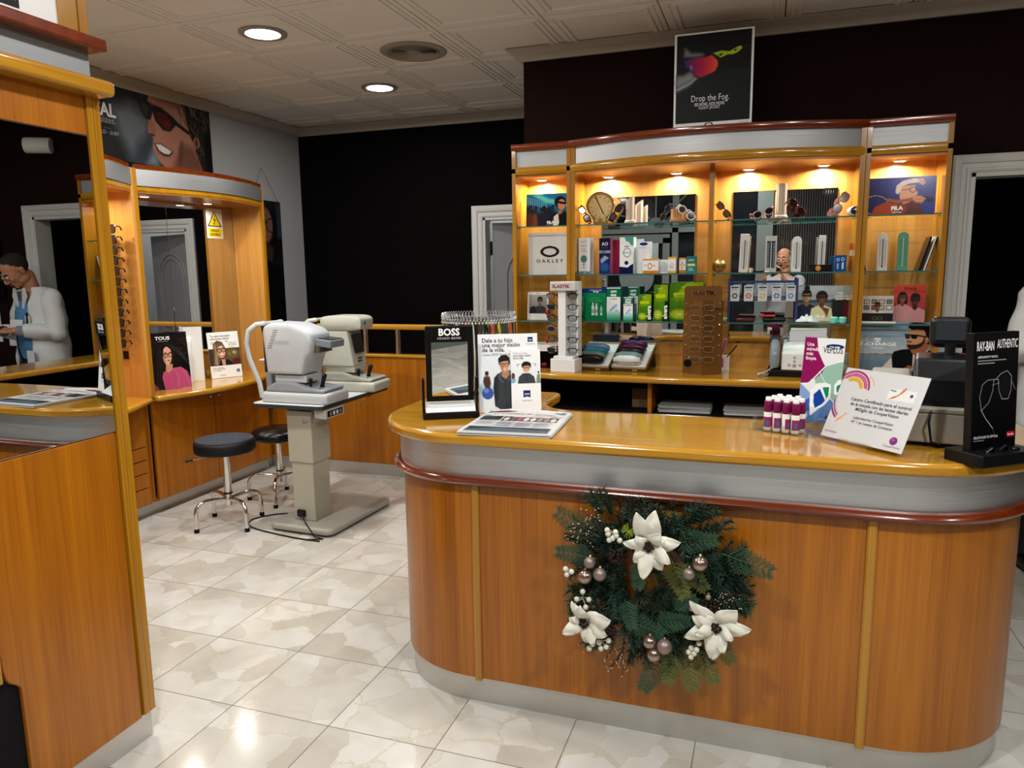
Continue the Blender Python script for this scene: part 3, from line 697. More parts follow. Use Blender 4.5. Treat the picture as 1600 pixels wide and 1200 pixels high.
def half_wall():
    t = thing('low_partition', 'low wood-panelled partition with a handrail on chrome posts, in front of the dark rear wall', 'partition', (-2.8, 4.9, 0))
    s = MB(); s.box(-3.78, -1.95, 4.90, 4.95, .09, .92); s.build('panel', W_Z, t, world=True)
    s = MB(); s.rbox(-3.78, -1.93, 4.885, 4.965, .918, .94, .006); s.build('cap_board', W_X, t, world=True)
    s = MB(); s.box(-3.775, -1.95, 4.893, 4.90, 0, .09); s.build('skirting', ALU2, t, world=True)
    s = MB(); s.rbox(-3.80, -1.93, 4.90, 4.95, 1.122, 1.163, .014, 3); r = s.build('handrail', W_X, t, world=True, smooth=50)
    for k in range(7):
        x = -3.42+.272*k
        s = MB(); s.cyl((x, 4.925, .94), (x, 4.925, 1.124), .017, 16); s.build('chrome_post', CHROME, t, world=True, smooth=50)
half_wall()

def mirror_cabinet():
    t = thing('mirror_cabinet', 'tall wooden cabinet with a large wall mirror, aluminium fascia and skirting, at the left edge', 'mirror cabinet', (-1.930, 1.75, 0), rz=math.radians(.5))
    # local: face in x=0 plane, y from -.9 to .05
    s = MB(); s.box(-.36, -.02, -.90, .045, .09, 2.10); s.build('carcass', W_Z, t)
    sc_ = [(.045-.05, .085), (-.395, .085), (-.395, .40), (-.397, .418), (-.408, .432), (-.425, .445), (-.434, .46), (-.44, .49), (-.445, .57), (-.447, .75), (-.45, 1.062), (-.005, 1.062)]
    s = MB(); s.prism(sc_, -.02, 0, axis='x'); s.build('lower_panel', W_Z, t, bevel=.004)
    s = MB(); s.box(-.022, .003, -.475, -.447, .46, 1.06); s.build('edge_strip', W_EZ, t)
    s = MB(); s.box(-.022, -.012, -.90, -.39, .0, .47); s.build('black_kick_panel', BLACKM, t)
    s = MB(); s.rbox(-.02, .002, -.90, -.003, 1.064, 1.96, .0015); s.build('mirror', MIRROR, t)
    s = MB(); s.box(-.02, 0, -.90, -.003, 1.962, 2.085); s.build('upper_panel', W_Z, t)
    s = MB(); s.rbox(-.03, .008, .0, .022, .092, 2.082, .003); s.build('inner_post', W_EZ, t)
    s = MB(); s.rbox(-.36, .006, .024, .048, .092, 2.082, .003); s.build('outer_post', W_EZ, t)
    s = MB(); s.rbox(-.40, .062, -.92, .062, 2.075, 2.12, .014, 4); s.build('bullnose_moulding', W_Y, t, smooth=50)
    s = MB(); s.box(-.34, .0, -.90, .03, 2.12, 2.205); s.build('aluminium_fascia', mat('satin_aluminium_fascia', hx('#8f9294'), .5, .6), t)
    s = MB(); s.rbox(-.40, .05, -.92, .055, 2.203, 2.238, .006); s.build('red_cornice', W_RED, t)
    s = MB(); s.box(-.30, .0, -.058, .003, 2.238, 2.70); s.build('upper_post', W_EZ, t)
    s = MB(); s.box(-.30, .004, .006, .034, 2.238, 2.70); s.build('upper_post', W_EZ, t)
    s = MB(); s.box(-.30, -.006, -.90, -.058, 2.238, 2.70); s.build('white_fascia_panel', CARD, t)
    a = Art(.30, .05, 60, '#101314'); a.text('Castilla-La Mancha', .97, .36, .026, '#e8e8e8', 'r', .01)
    Mx = Matrix.Translation((-.004, -.175, 2.262)) @ Matrix.Rotation(PI/2, 4, 'Z') @ Matrix.Translation((-.15, 0, 0))
    a.mesh('black_label', t, None, M=Mx)
    s = MB(); s.box(-.345, -.004, -.90, .035, 0, .09); s.build('skirting', ALU2, t)
mirror_cabinet()
# ================================================================== PRINTED PICTURES
def bust(a, cu, cv, s, skin, hair, shirt, glasses='#111111', long=False, turn=0., skin2=None, smile=False, curly=False):
    k = a.asp; W = s*k  # s: head half height in v, W: same length in u
    sd = skin2 or tuple(Art.c(skin)*.72)
    if long: a.ell(cu-.1*W*turn, cv-.5*s, 1.05*W, 1.75*s, hair, .15)
    a.poly([(cu-2.1*W, 0), (cu-1.75*W, cv-2.0*s), (cu-.6*W, cv-1.45*s), (cu+.6*W, cv-1.45*s), (cu+1.75*W, cv-2.0*s), (cu+2.1*W, 0)], shirt, .012)
    a.poly([(cu-.36*W, cv-.5*s), (cu-.42*W, cv-1.6*s), (cu, cv-2.0*s), (cu+.42*W, cv-1.6*s), (cu+.36*W, cv-.5*s)], sd, .01)
    a.ell(cu-.06*W*turn, cv+.22*s, .86*W*(1.18 if curly else 1), .98*s*(1.12 if curly else 1), hair, .12)
    a.ell(cu+.05*W*turn, cv-.08*s, .66*W, .92*s, skin, .10)
    a.ell(cu+.05*W*turn-.42*W*(1 if turn >= 0 else -1), cv-.15*s, .28*W, .75*s, sd, .6, .6)
    a.ell(cu+.02*W*turn, cv+.86*s, .74*W, .42*s, hair, .2)
    a.ell(cu+(.18*turn)*W, cv-.16*s, .10*W, .22*s, sd, .6, .5)
    a.ell(cu+(.16*turn)*W, cv-.5*s, .24*W, .09*s, '#f2ece6' if smile else '#8a3f38', .3)
    if glasses:
        for d in (-.3, .3):
            if long and glasses != '#111111' or glasses == 'clear':
                a.ring(cu+(d+.14*turn)*W, cv+.1*s, .25*W, .2*s, .06*W, '#121212')
            else: a.ell(cu+(d+.14*turn)*W, cv+.1*s, .28*W, .2*s, glasses, .1)
        a.line([(cu+(-.6+.1*turn)*W, cv+.17*s), (cu+(.6+.1*turn)*W, cv+.17*s)], .09*W, '#111111')
    return a
def zeiss_logo(a, u, v, s):
    w = s; h = s*a.w/a.h
    a.poly([(u-w/2, v+h/2), (u+w/2, v+h/2), (u+w/2, v-h/2), (u, v-h*.36), (u-w/2, v-h/2)], '#141d6b'); a.text('ZEISS', u, v-h*.12, s*a.w*.30, '#ffffff', bold=.01)
def oakley(a, u, v, s, c='#111111', word=True):
    k = a.w/a.h
    a.ell(u, v, s*.5, s*.28*k, c, .02); a.ell(u, v, s*.34, s*.17*k, a._bg if hasattr(a, '_bg') else '#ffffff', .02)
    if word: a.text('O A K L E Y', u, v-s*.55*k, s*a.w*.24, c, bold=.02, wide=1.15)
def art_fog():
    a = Art(.43, .525, 150, '#e9ecec'); a.rect(.03, .075, .97, .985, '#06090a'); a.grad('#06090a', '#0f1618', v0=.08, v1=.6, u0=.03, u1=.97)
    a.poly([(.03, .40), (.18, .45), (.30, .53), (.22, .62), (.12, .58), (.03, .58)], '#6f7577', .05); a.line([(.03, .50), (.2, .55)], .05, '#9aa0a1', .6, .05); a.line([(.03, .43), (.22, .49), (.3, .55)], .012, '#c8cccc', .8, .02)
    a.poly([(.13, .86), (.12, .76), (.3, .75), (.38, .76), (.36, .79), (.22, .80)], '#7e8486', .05, .9)
    a.poly([(.12, .72), (.14, .655), (.165, .63), (.20, .635), (.24, .59), (.29, .545), (.36, .525), (.52, .575), (.58, .66), (.585, .72), (.53, .70)], '#15181a', .01)
    m = np.clip(a.sdf([(.12, .725), (.145, .66), (.18, .655), (.23, .60), (.28, .56), (.34, .54), (.48, .575), (.53, .60), (.56, .655), (.55, .70), (.48, .76), (.40, .745), (.25, .745)])/.008+.5, 0, 1)
    t = np.clip((a.U-.14)/.42, 0, 1)[..., None]; cc = np.where(t < .5, Art.c('#47206b')*(1-2*t)+Art.c('#b01048')*2*t, Art.c('#b01048')*(2-2*t)+Art.c('#ef5a28')*(2*t-1)); a.mix(m, cc)
    a.poly([(.19, .66), (.23, .685), (.24, .64), (.22, .62)], '#8a5fb0', .02)
    a.poly([(.48, .775), (.6, .795), (.70, .78), (.80, .82), (.84, .825), (.86, .80), (.80, .76), (.74, .745), (.68, .75), (.58, .72)], '#a9c422', .01); a.poly([(.55, .755), (.62, .77), (.6, .74)], '#1b2410'); a.poly([(.74, .785), (.79, .80), (.78, .775)], '#1b2410')
    a.poly([(.46, .77), (.5, .775), (.6, .72), (.57, .70)], '#122019', .01); a.line([(.86, .81), (.95, .825)], .006, '#3a3f40')
    a.text('Drop the Fog.', .47, .295, .050, '#e8eaea', bold=-.004, wide=.74); a.text('SEE MORE. RIDE MORE.', .465, .248, .0235, '#dfe2e2', bold=.008, wide=.70); a.text('FLIGHT JACKET', .465, .212, .0235, '#dfe2e2', wide=.72)
    a._bg = '#e9ecec'; oakley(a, .46, .048, .11, '#151515', False); a.text('O A K L E Y', .46, .002, .014, '#151515', bold=.02); a.text('STA TU OBRA', .90, .045, .008, '#555555')
    return a
def art_fila(kind):
    if kind == 'crowd':
        a = Art(.27, .19, 84, '#123a6a'); a.grad('#0c1f3c', '#2b9fd0'); a.poly([(.0, 1), (.0, .8), (1, .62), (1, 1)], '#1c79b4', .05)
        a.poly([(.1, .98), (.45, .72), (1, .60), (1, .72), (.5, .86), (.3, 1)], '#62dccf', .05)
        for i in range(9):
            for j in range(3): a.rect(.03+.05*i, .72+.07*j-.02*i, .055+.05*i, .76+.07*j-.02*i, '#9fd6ea', None, .7)
        r = random.Random(5)
        for i in range(60): a.ell(r.uniform(0, .62), r.uniform(.38, .62), .03, .05, r.choice(['#10182a', '#1b2a40', '#0a0f18', '#2a2330']), .3)
        a.rect(0, 0, .62, .42, '#141826', .1); a.ell(.1, .2, .1, .2, '#5a2c20', .5); a.ell(.2, .12, .06, .3, '#7a3a26', .5)
        a.poly([(.5, 0), (.56, .35), (.68, .42), (.85, .45), (1, .35), (1, 0)], '#0d0f14', .01); a.poly([(.6, 0), (.62, .3), (.72, .4), (.74, .1), (.7, 0)], '#e8e4df', .01)
        a.ell(.76, .74, .13, .17, '#17110e', .1); a.ell(.79, .66, .085, .16, '#c98a66', .1); a.poly([(.72, .50), (.72, .36), (.80, .38), (.82, .5)], '#b0704e', .02)
        a.line([(.72, .73), (.88, .69)], .045, '#0a0a0c'); a.text('FILA', .55, .09, .020, '#ffffff', bold=.06, wide=1.1); a.lines(.46, .06, .64, 1, .02, .01, '#dddddd')
    elif kind == 'cap':
        a = Art(.31, .195, 92, '#27308f'); a.grad('#1f2470', '#3540a8', True); a.ell(.5, 1.1, .5, .5, '#3a45b4', .5, .6)
        a.ring(.10, .30, .20, .24, .012, '#cfc6c0'); a.poly([(.03, 0), (.1, .25), (.25, .36), (.45, .30), (.5, .15), (.45, 0)], '#a84a22', .02)
        a.poly([(.42, 0), (.5, .28), (.62, .40), (.75, .33), (.83, .1), (.78, 0)], '#5e2a24', .02); a.poly([(.42, .05), (.46, .3), (.56, .35), (.60, .12), (.52, 0)], '#8a3c22', .02)
        a.poly([(.46, .62), (.47, .45), (.52, .30), (.62, .34), (.66, .48), (.72, .50), (.735, .58), (.70, .66), (.69, .78), (.5, .78)], '#e2b193', .01)
        a.poly([(.40, .60), (.41, .78), (.50, .90), (.66, .95), (.80, .93), (.84, .82), (.80, .76), (.74, .84), (.60, .82), (.50, .76), (.47, .62), (.44, .55)], '#e8e2da', .01); a.poly([(.72, .93), (.82, .90), (.84, .82), (.80, .76), (.76, .83)], '#c9a78a', .01)
        a.ring(.66, .665, .045, .07, .01, '#39262a'); a.line([(.50, .66), (.62, .68)], .01, '#39262a'); a.ell(.70, .455, .025, .02, '#b24a4a', .3)
        a.line([(.3, .42), (.45, .36), (.68, .42), (.86, .40)], .055, '#a95a2c'); a.line([(.80, .43), (.93, .38)], .075, '#15161d'); a.poly([(.64, .50), (.70, .33), (.80, .30), (.86, .42), (.78, .50)], '#d9a184', .02)
        a.line([(.70, .35), (.80, .33)], .008, '#a86a50'); a.line([(.70, .41), (.82, .40)], .008, '#a86a50')
        a.text('FILA', .44, .15, .026, '#ffffff', bold=.06, wide=1.1); a.text('EYEWEAR', .44, .07, .010, '#ffffff', bold=.02)
    else:
        a = Art(.285, .192, 90, '#ccd3d8'); a.grad('#5b6266', '#c9d2d8'); a.rect(0, .50, 1, .60, '#3b4447', .03); a.rect(0, 0, 1, .5, '#5d656a', .05)
        a.rect(.64, 0, 1, .62, '#15171a', .04); a.rect(.83, .05, .98, .55, '#5e1420', .05)
        bust(a, .19, .70, .15, '#c08a66', '#17100c', '#17203a'); a.ell(.19, .93, .05, .08, '#17100c', .2)
        bust(a, .46, .66, .15, '#7a4a30', '#1a110c', '#e2d7a8', curly=True); a.poly([(.43, .42), (.52, .25), (.56, .10), (.60, .35)], '#6a4028', .02)
        a.text('THE', .78, .76, .014, '#ffffff', bold=.05); a.text('AWESOME', .80, .68, .014, '#ffffff', bold=.05); a.text("DON'T ME", .82, .60, .014, '#ffffff', bold=.05)
        a.text('FILA', .44, .09, .022, '#ffffff', bold=.06, wide=1.1); a.text('EYEWEAR', .44, .03, .009, '#ffffff', bold=.02)
    return a
def art_tcharge():
    a = Art(.447, .285, 170, '#8fa5b3'); a.grad('#a9b7bf', '#6f8ba0', v0=.42, v1=1); a.noise(.02, 6, 3)
    for i in range(12):
        r = random.Random(i+20); a.ell(r.uniform(0, 1), r.uniform(.6, 1), .22, .03, '#aebcc4', .9, .25, rot=-8)
    a.grad('#53697a', '#71899a', v0=0, v1=.40)
    for i in range(26): r = random.Random(i); a.line([(r.uniform(0, .6), .02+i*.014), (r.uniform(.3, .9), .02+i*.014)], .004, '#7d94a3' if i % 2 else '#475c6b', .5)
    r = random.Random(3)
    for i in range(40): a.rect(r.uniform(0, .6), .40, r.uniform(0, .6)+.02, .415+r.uniform(0, .02), r.choice(['#9b8272', '#a99a8c', '#6c6c60', '#b9aa98']), None, .6) if i < 0 else a.ell(r.uniform(0, .62), .415, .018, .012, r.choice(['#9b8272', '#a99a8c', '#6c6c60', '#b9aa98']), .5)
    a.line([(.0, .405), (.62, .405)], .006, '#5c6258')
    # man, facing left
    a.poly([(.20, 0), (.30, .16), (.40, .36), (.46, .44), (.62, .48), (.66, .4), (.56, 0)], '#c9c2b6', .01); a.poly([(.25, 0), (.34, .12), (.38, .08), (.36, 0)], '#a59d90', .03)
    a.poly([(.40, .37), (.42, .46), (.50, .50), (.60, .52), (.64, .36), (.68, .2), (.60, .05), (.46, 0), (.42, .1)], '#101114', .008)
    a.poly([(.72, 0), (.70, .25), (.74, .40), (.78, .50), (.88, .44), (1, .40), (1, 0)], '#0e0f12', .01); a.poly([(.62, .1), (.62, .45), (.68, .50), (.76, .46), (.74, .25), (.68, .05)], '#cfc8bc', .01)
    a.poly([(.56, .62), (.60, .46), (.66, .36), (.72, .40), (.78, .54), (.79, .66), (.62, .66)], '#8f5c3e', .012)
    a.poly([(.565, .93), (.56, .80), (.545, .735), (.537, .70), (.553, .685), (.549, .655), (.552, .63), (.547, .60), (.556, .555), (.585, .51), (.64, .52), (.70, .56), (.75, .66), (.78, .78), (.76, .92), (.66, .95)], '#bd8a66', .01)
    a.poly([(.551, .60), (.556, .55), (.585, .505), (.64, .512), (.70, .555), (.745, .66), (.745, .74), (.725, .72), (.71, .64), (.66, .60), (.60, .59), (.575, .60), (.565, .585)], '#2c1d15', .012); a.line([(.553, .655), (.58, .65), (.60, .64)], .011, '#2c1d15'); a.line([(.556, .625), (.585, .625)], .008, '#a05a4c')
    a.poly([(.56, .90), (.565, .98), (.62, 1.0), (.72, .99), (.80, .95), (.835, .88), (.83, .78), (.80, .68), (.775, .60), (.755, .62), (.765, .72), (.745, .76), (.735, .83), (.72, .86), (.66, .865), (.60, .86)], '#15110f', .01)
    a.ell(.755, .68, .018, .045, '#c08a68', .2, rot=10); a.ell(.757, .67, .008, .022, '#7a4c34', .4)
    a.poly([(.53, .775), (.57, .77), (.58, .745), (.575, .705), (.545, .70), (.532, .725)], '#151a20', .006); a.poly([(.59, .77), (.65, .765), (.66, .74), (.645, .70), (.605, .70), (.59, .73)], '#12151a', .006); a.line([(.53, .775), (.66, .765), (.745, .735)], .014, '#0b0c0e')
    a.poly([(.535, .765), (.565, .762), (.565, .74), (.54, .735)], '#3f7ea0', .02, .7)
    a.ell(.655, .52, .05, .05, '#100d0c', .3, .0)
    a.poly([(.71, .31), (.70, .38), (.73, .44), (.77, .46), (.83, .36), (.79, .30)], '#b58260', .01)
    for k in range(4): a.line([(.72+.016*k, .30+.012*k), (.745+.016*k, .39+.012*k)], .004, '#8a5a40')
    a.poly([(.30, 0), (.36, .06), (.50, .12), (.58, .22), (.62, .20), (.60, .1), (.46, 0)], '#9c5526', .015)
    a.text('T-CHARGE', .245, .565, .0235, '#ffffff', bold=.012, wide=1.55); a.text('EYEWEAR', .245, .512, .0075, '#ffffff', bold=.02, wide=1.8)
    a.poly([(.212, .705), (.278, .705), (.272, .65), (.245, .615), (.218, .65)], '#ffffff', .003); a.poly([(.220, .697), (.270, .697), (.265, .652), (.245, .627), (.225, .652)], '#93a6b1', .003); a.poly([(.226, .690), (.264, .690), (.264, .677), (.251, .677), (.251, .632), (.239, .632), (.239, .677), (.226, .677)], '#ffffff', .003)
    return a
def art_tous_left():
    a = Art(.275, .385, 120, '#0c0d0c'); r = random.Random(4)
    for i in range(14):
        for j in range(9): a.rect(.08*i+(.04 if j % 2 else 0), .99-.045*j-.035, .08*i+.07+(.04 if j % 2 else 0), .99-.045*j, r.choice(['#2a1916', '#231513', '#33201a', '#1b110f']), None, .8 if i < 4 or i > 9 else .35)
    a.rect(0, 0, .2, .6, '#0b100e', .2); a.line([(.5, .80), (.75, .70), (.95, .50)], .02, '#39453d', .8, .05); a.line([(.55, .77), (.78, .62), (.98, .42)], .012, '#55605a', .6, .04)
    [a.line([(.5+.02*k, .79-.01*k), (.26-.012*k, .62), (.24+.01*k, .30), (.2+.02*k, .05)], .012, ['#2c221d', '#1d1613', '#3a2d26'][k % 3], .9, .02) for k in range(0)]; a.ell(.42, .62, .23, .20, '#1b1512', .2); a.poly([(.2, .62), (.12, .35), (.14, .1), (.22, 0), (.42, 0), (.5, .3), (.62, .45), (.66, .6), (.5, .8), (.3, .78)], '#1a1411', .05)
    for k in range(9): a.line([(.46-.02*k, .80-.012*k), (.36-.018*k, .60), (.34-.02*k, .30), (.30-.025*k, .04)], .010, ['#33271f', '#0d0a09', '#2a201a'][k % 3], .8, .015)
    a.poly([(.36, 0), (.32, .22), (.36, .31), (.50, .35), (.64, .37), (.78, .38), (.92, .30), (1, .15), (1, 0)], '#b04a72', .012); a.poly([(0, 0), (0, .09), (.12, .12), (.2, .05), (.22, 0)], '#8f3558', .02)
    a.poly([(.44, .45), (.42, .33), (.47, .29), (.58, .34), (.60, .44)], '#b98569', .015)
    a.poly([(.40, .70), (.385, .60), (.40, .50), (.45, .435), (.51, .43), (.565, .48), (.595, .56), (.60, .66), (.57, .73), (.48, .755)], '#d3a083', .012)
    a.ell(.42, .56, .03, .1, '#a9765a', .7, .7); a.poly([(.37, .72), (.43, .78), (.58, .76), (.62, .68), (.61, .6), (.585, .70), (.5, .765), (.42, .72), (.39, .58)], '#0d0a09', .012)
    a.ring(.455, .60, .052, .038, .013, '#0b0b0b'); a.ring(.565, .605, .045, .038, .013, '#0b0b0b'); a.line([(.39, .62), (.61, .63)], .010, '#0b0b0b'); a.ell(.46, .60, .014, .010, '#2a1a14', .3); a.ell(.565, .605, .012, .010, '#2a1a14', .3)
    a.line([(.435, .645), (.485, .65)], .009, '#2a1a14'); a.line([(.545, .655), (.59, .65)], .009, '#2a1a14'); a.line([(.52, .60), (.53, .55), (.515, .54)], .007, '#a87459'); a.ell(.515, .505, .032, .014, '#a5454a', .3)
    for u in (.40, .46, .55, .62, .70, .78, .86, .93): a.line([(u, .02), (u+.01, .20+.1*(u > .5))], .010, '#8a3558' if u < .6 else '#7d2f50', .6, .02)
    a.line([(.62, .36), (.70, .22), (.68, .02)], .02, '#cf6c90', .6, .04); a.line([(.84, .33), (.90, .2), (.95, .05)], .02, '#cf6c90', .6, .04)
    a.text('TOUS', .42, .875, .032, '#e9e4e0', bold=.03, wide=1.15); a.rect(.3, .845, .55, .850, '#999490')
    return a
def art_ojos():
    a = Art(.235, .345, 110, '#e8e8e4'); a.rect(0, .27, 1, .64, '#3b2f22', .01); a.ell(.75, .52, .25, .12, '#6e5a22', .6, .8); a.ell(.82, .54, .07, .04, '#8c9086', .3); a.ell(.62, .50, .08, .05, '#7c6a2c', .4); a.ell(.85, .34, .12, .06, '#5a1518', .6)
    a.poly([(.12, .27), (.14, .5), (.16, .75), (.30, .82), (.46, .78), (.56, .62), (.62, .5), (.70, .42), (.78, .27)], '#5b4632', .02); a.poly([(.16, .3), (.2, .6), (.18, .7), (.24, .76), (.28, .5), (.26, .28)], '#a08766', .04, .8)
    a.poly([(.28, .27), (.36, .40), (.44, .36), (.58, .40), (.74, .32), (.78, .27)], '#14151a', .012); a.poly([(.40, .27), (.38, .4), (.50, .4), (.50, .27)], '#c08c72', .015)
    a.ell(.40, .575, .125, .135, '#d8a78c', .08); a.ell(.33, .52, .03, .08, '#a8785c', .7, .6); a.poly([(.24, .66), (.30, .74), (.44, .75), (.53, .66), (.5, .70), (.40, .70), (.30, .68), (.27, .55)], '#6b5238', .02)
    a.ring(.345, .60, .062, .045, .02, '#0d0d0d'); a.ring(.475, .605, .058, .045, .02, '#0d0d0d'); a.line([(.27, .625), (.54, .635)], .014, '#0d0d0d'); a.ell(.345, .60, .018, .014, '#3a2a20', .3); a.ell(.475, .605, .018, .014, '#3a2a20', .3)
    a.ell(.415, .50, .058, .026, '#8a2f2f', .3); a.ell(.415, .507, .046, .014, '#ffffff', .3)
    for (p, q, s_) in (((.12, .78), 1, 0), ((.62, .80), 1, 1)): a.line([(p[0], p[1]-.04), p, (p[0]+(.06 if not s_ else -.06), p[1])], .014, '#2b2b2b')
    a.text('Tus ojos necesitan', .08, .895, .0225, '#1b1b1b', 'l', .012, .92); a.text('soluciones únicas.', .08, .835, .0225, '#1b1b1b', 'l', .012, .92)
    a.text('Si te haces unas', .66, .755, .009, '#333333', 'l', .01); a.text('gafas progresivas,', .66, .725, .009, '#333333', 'l', .01); a.text('elige estas lentes.', .66, .695, .009, '#333333', 'l', .01)
    a.text('Pide ya una lentilla', .08, .215, .0105, '#222222', 'l', .01); a.text('de la tu vida cotidiana', .08, .185, .0105, '#222222', 'l', .01); a.text('y en tus gafas.', .08, .155, .0105, '#222222', 'l', .01)
    zeiss_logo(a, .88, .13, .10); a.lines(.27, .07, .5, 2, .02, .008, '#777777'); return a
def art_boy():
    a = Art(.232, .302, 116, '#e6ebee'); a.grad('#d3dce2', '#eef1f3'); a.rect(0, 0, 1, .17, '#dfe3e4', .06)
    a.ell(.10, .30, .13, .08, '#93bfd0', .5, .7); a.ell(.145, .245, .094, .078, '#3a52a0', .06); a.ell(.12, .28, .04, .03, '#7d91cc', .7, .8)
    a.poly([(.07, .40), (.09, .46), (.18, .46), (.20, .38), (.18, .31), (.1, .32)], '#4a3026', .02); a.ell(.135, .485, .03, .03, '#8a5a44', .15); a.ell(.135, .505, .032, .024, '#3a2015', .2)
    a.poly([(.26, .08), (.24, .30), (.26, .44), (.32, .49), (.42, .53), (.54, .53), (.62, .49), (.66, .42), (.66, .10), (.52, .04), (.38, .02)], '#34383c', .012)
    a.poly([(.24, .30), (.26, .44), (.32, .49), (.33, .2), (.29, .08)], '#23262a', .02); a.line([(.44, .50), (.46, .05)], .012, '#1d1f22'); a.line([(.38, .52), (.34, .44), (.40, .38)], .01, '#7a8086'); a.line([(.52, .52), (.54, .45), (.50, .40)], .01, '#7a8086')
    for k in range(9): a.line([(.30+.04*k, .10), (.31+.038*k, .42)], .004, '#4b5055', .7)
    a.poly([(.40, .54), (.38, .46), (.46, .42), (.52, .48), (.50, .54)], '#b27f62', .015); a.ell(.435, .60, .078, .088, '#cf9a7a', .08); a.ell(.40, .57, .02, .05, '#a06f54', .7, .6)
    a.poly([(.345, .60), (.33, .68), (.38, .725), (.46, .735), (.52, .70), (.53, .63), (.515, .60), (.50, .655), (.42, .65), (.37, .64)], '#1c1411', .012)
    a.line([(.36, .615), (.51, .62)], .008, '#4a2018'); a.ring(.40, .605, .032, .022, .008, '#6b2a20'); a.ring(.475, .61, .03, .022, .008, '#6b2a20'); a.ell(.44, .548, .026, .008, '#e8cfc4', .3)
    a.text('Dale a tu hijo', .07, .895, .0225, '#15181c', 'l', .014, .98); a.text('una mejor visión', .07, .835, .0225, '#15181c', 'l', .014, .98); a.text('de la vida.', .07, .775, .0225, '#15181c', 'l', .014, .98); a.text('Lentes ZEISS MyoCare', .07, .725, .0125, '#555a60', 'l', 0, .98)
    zeiss_logo(a, .88, .92, .085); a.text('Seeing beyond', .88, .86, .006, '#555555'); a.ell(.66, .715, .04, .02, '#5b93c4', .3); return a
def art_boyleaf():
    a = Art(.115, .236, 64, '#f3f4f4'); a.grad('#dfe6ea', '#f3f5f6', v0=.45)
    a.ell(.05, .50, .1, .05, '#7aaecb', .3); a.ell(.07, .57, .06, .05, '#5d3930', .2); a.poly([(.85, .44), (.88, .58), (.97, .6), (1, .44)], '#75877b', .02); a.ell(.93, .62, .03, .02, '#3a2a20', .2)
    a.poly([(.22, .44), (.26, .55), (.40, .61), (.62, .61), (.78, .55), (.83, .44)], '#3a3e42', .02); a.line([(.5, .6), (.53, .45)], .02, '#1d1f22'); a.ell(.52, .69, .12, .065, '#cf9a7a', .1); a.poly([(.37, .70), (.36, .76), (.45, .80), (.58, .80), (.68, .77), (.68, .70), (.6, .735), (.45, .73)], '#1c1411', .02)
    a.line([(.40, .70), (.64, .70)], .02, '#4a2018'); a.ell(.52, .655, .04, .006, '#e0c4b4', .3); a.rect(0, .26, 1, .44, '#f1f2f2'); a.rect(0, 0, 1, .43, '#f1f2f2')
    for p, d in (((.22, .76), 1), ((.84, .76), -1)): a.line([(p[0], p[1]-.04), p, (p[0]+.08*d, p[1])], .014, '#2b2b2b')
    a.text('Dale a tu hijo', .08, .925, .0105, '#8b9095', 'l'); a.text('una mejor visión', .08, .885, .0105, '#222222', 'l', .012); a.text('de la vida.', .08, .845, .0105, '#222222', 'l', .012); zeiss_logo(a, .52, .27, .24); a.text('Seeing beyond', .52, .155, .0068, '#333333'); return a
def art_newspaper():
    a = Art(.30, .38, 140, '#bfc0bf'); r = random.Random(8)
    a.rect(.02, .86, .98, .97, '#5d6469', .01); a.ell(.2, .91, .1, .03, '#6e2f30', .3); a.text('EL DIARIO', .62, .89, .03, '#dddddd', bold=.01)
    a.text('La actualidad del domingo', .5, .79, .022, '#a8502a', bold=.01); a.lines(.04, .76, .96, 4, .018, .008, '#5b5d5e'); a.rect(.30, .50, .96, .68, '#17181c', .01)
    for i in range(8): a.ell(.35+.08*i, .58, .035, .07, r.choice(['#8d7466', '#c4b6a8', '#5c4a4a', '#a33b48', '#39465c']), .3)
    a.rect(.03, .52, .28, .70, '#24272b', .01); a.lines(.04, .50, .27, 9, .022, .009, '#77797b')
    for c in range(3): a.lines(.30+.22*c, .47, .50+.22*c, 10, .022, .009, '#85878a', c)
    a.rect(.03, .03, .97, .23, '#20272e', .02); a.poly([(.03, .10), (.4, .2), (.97, .12), (.97, .03), (.03, .03)], '#46525c', .04); return a
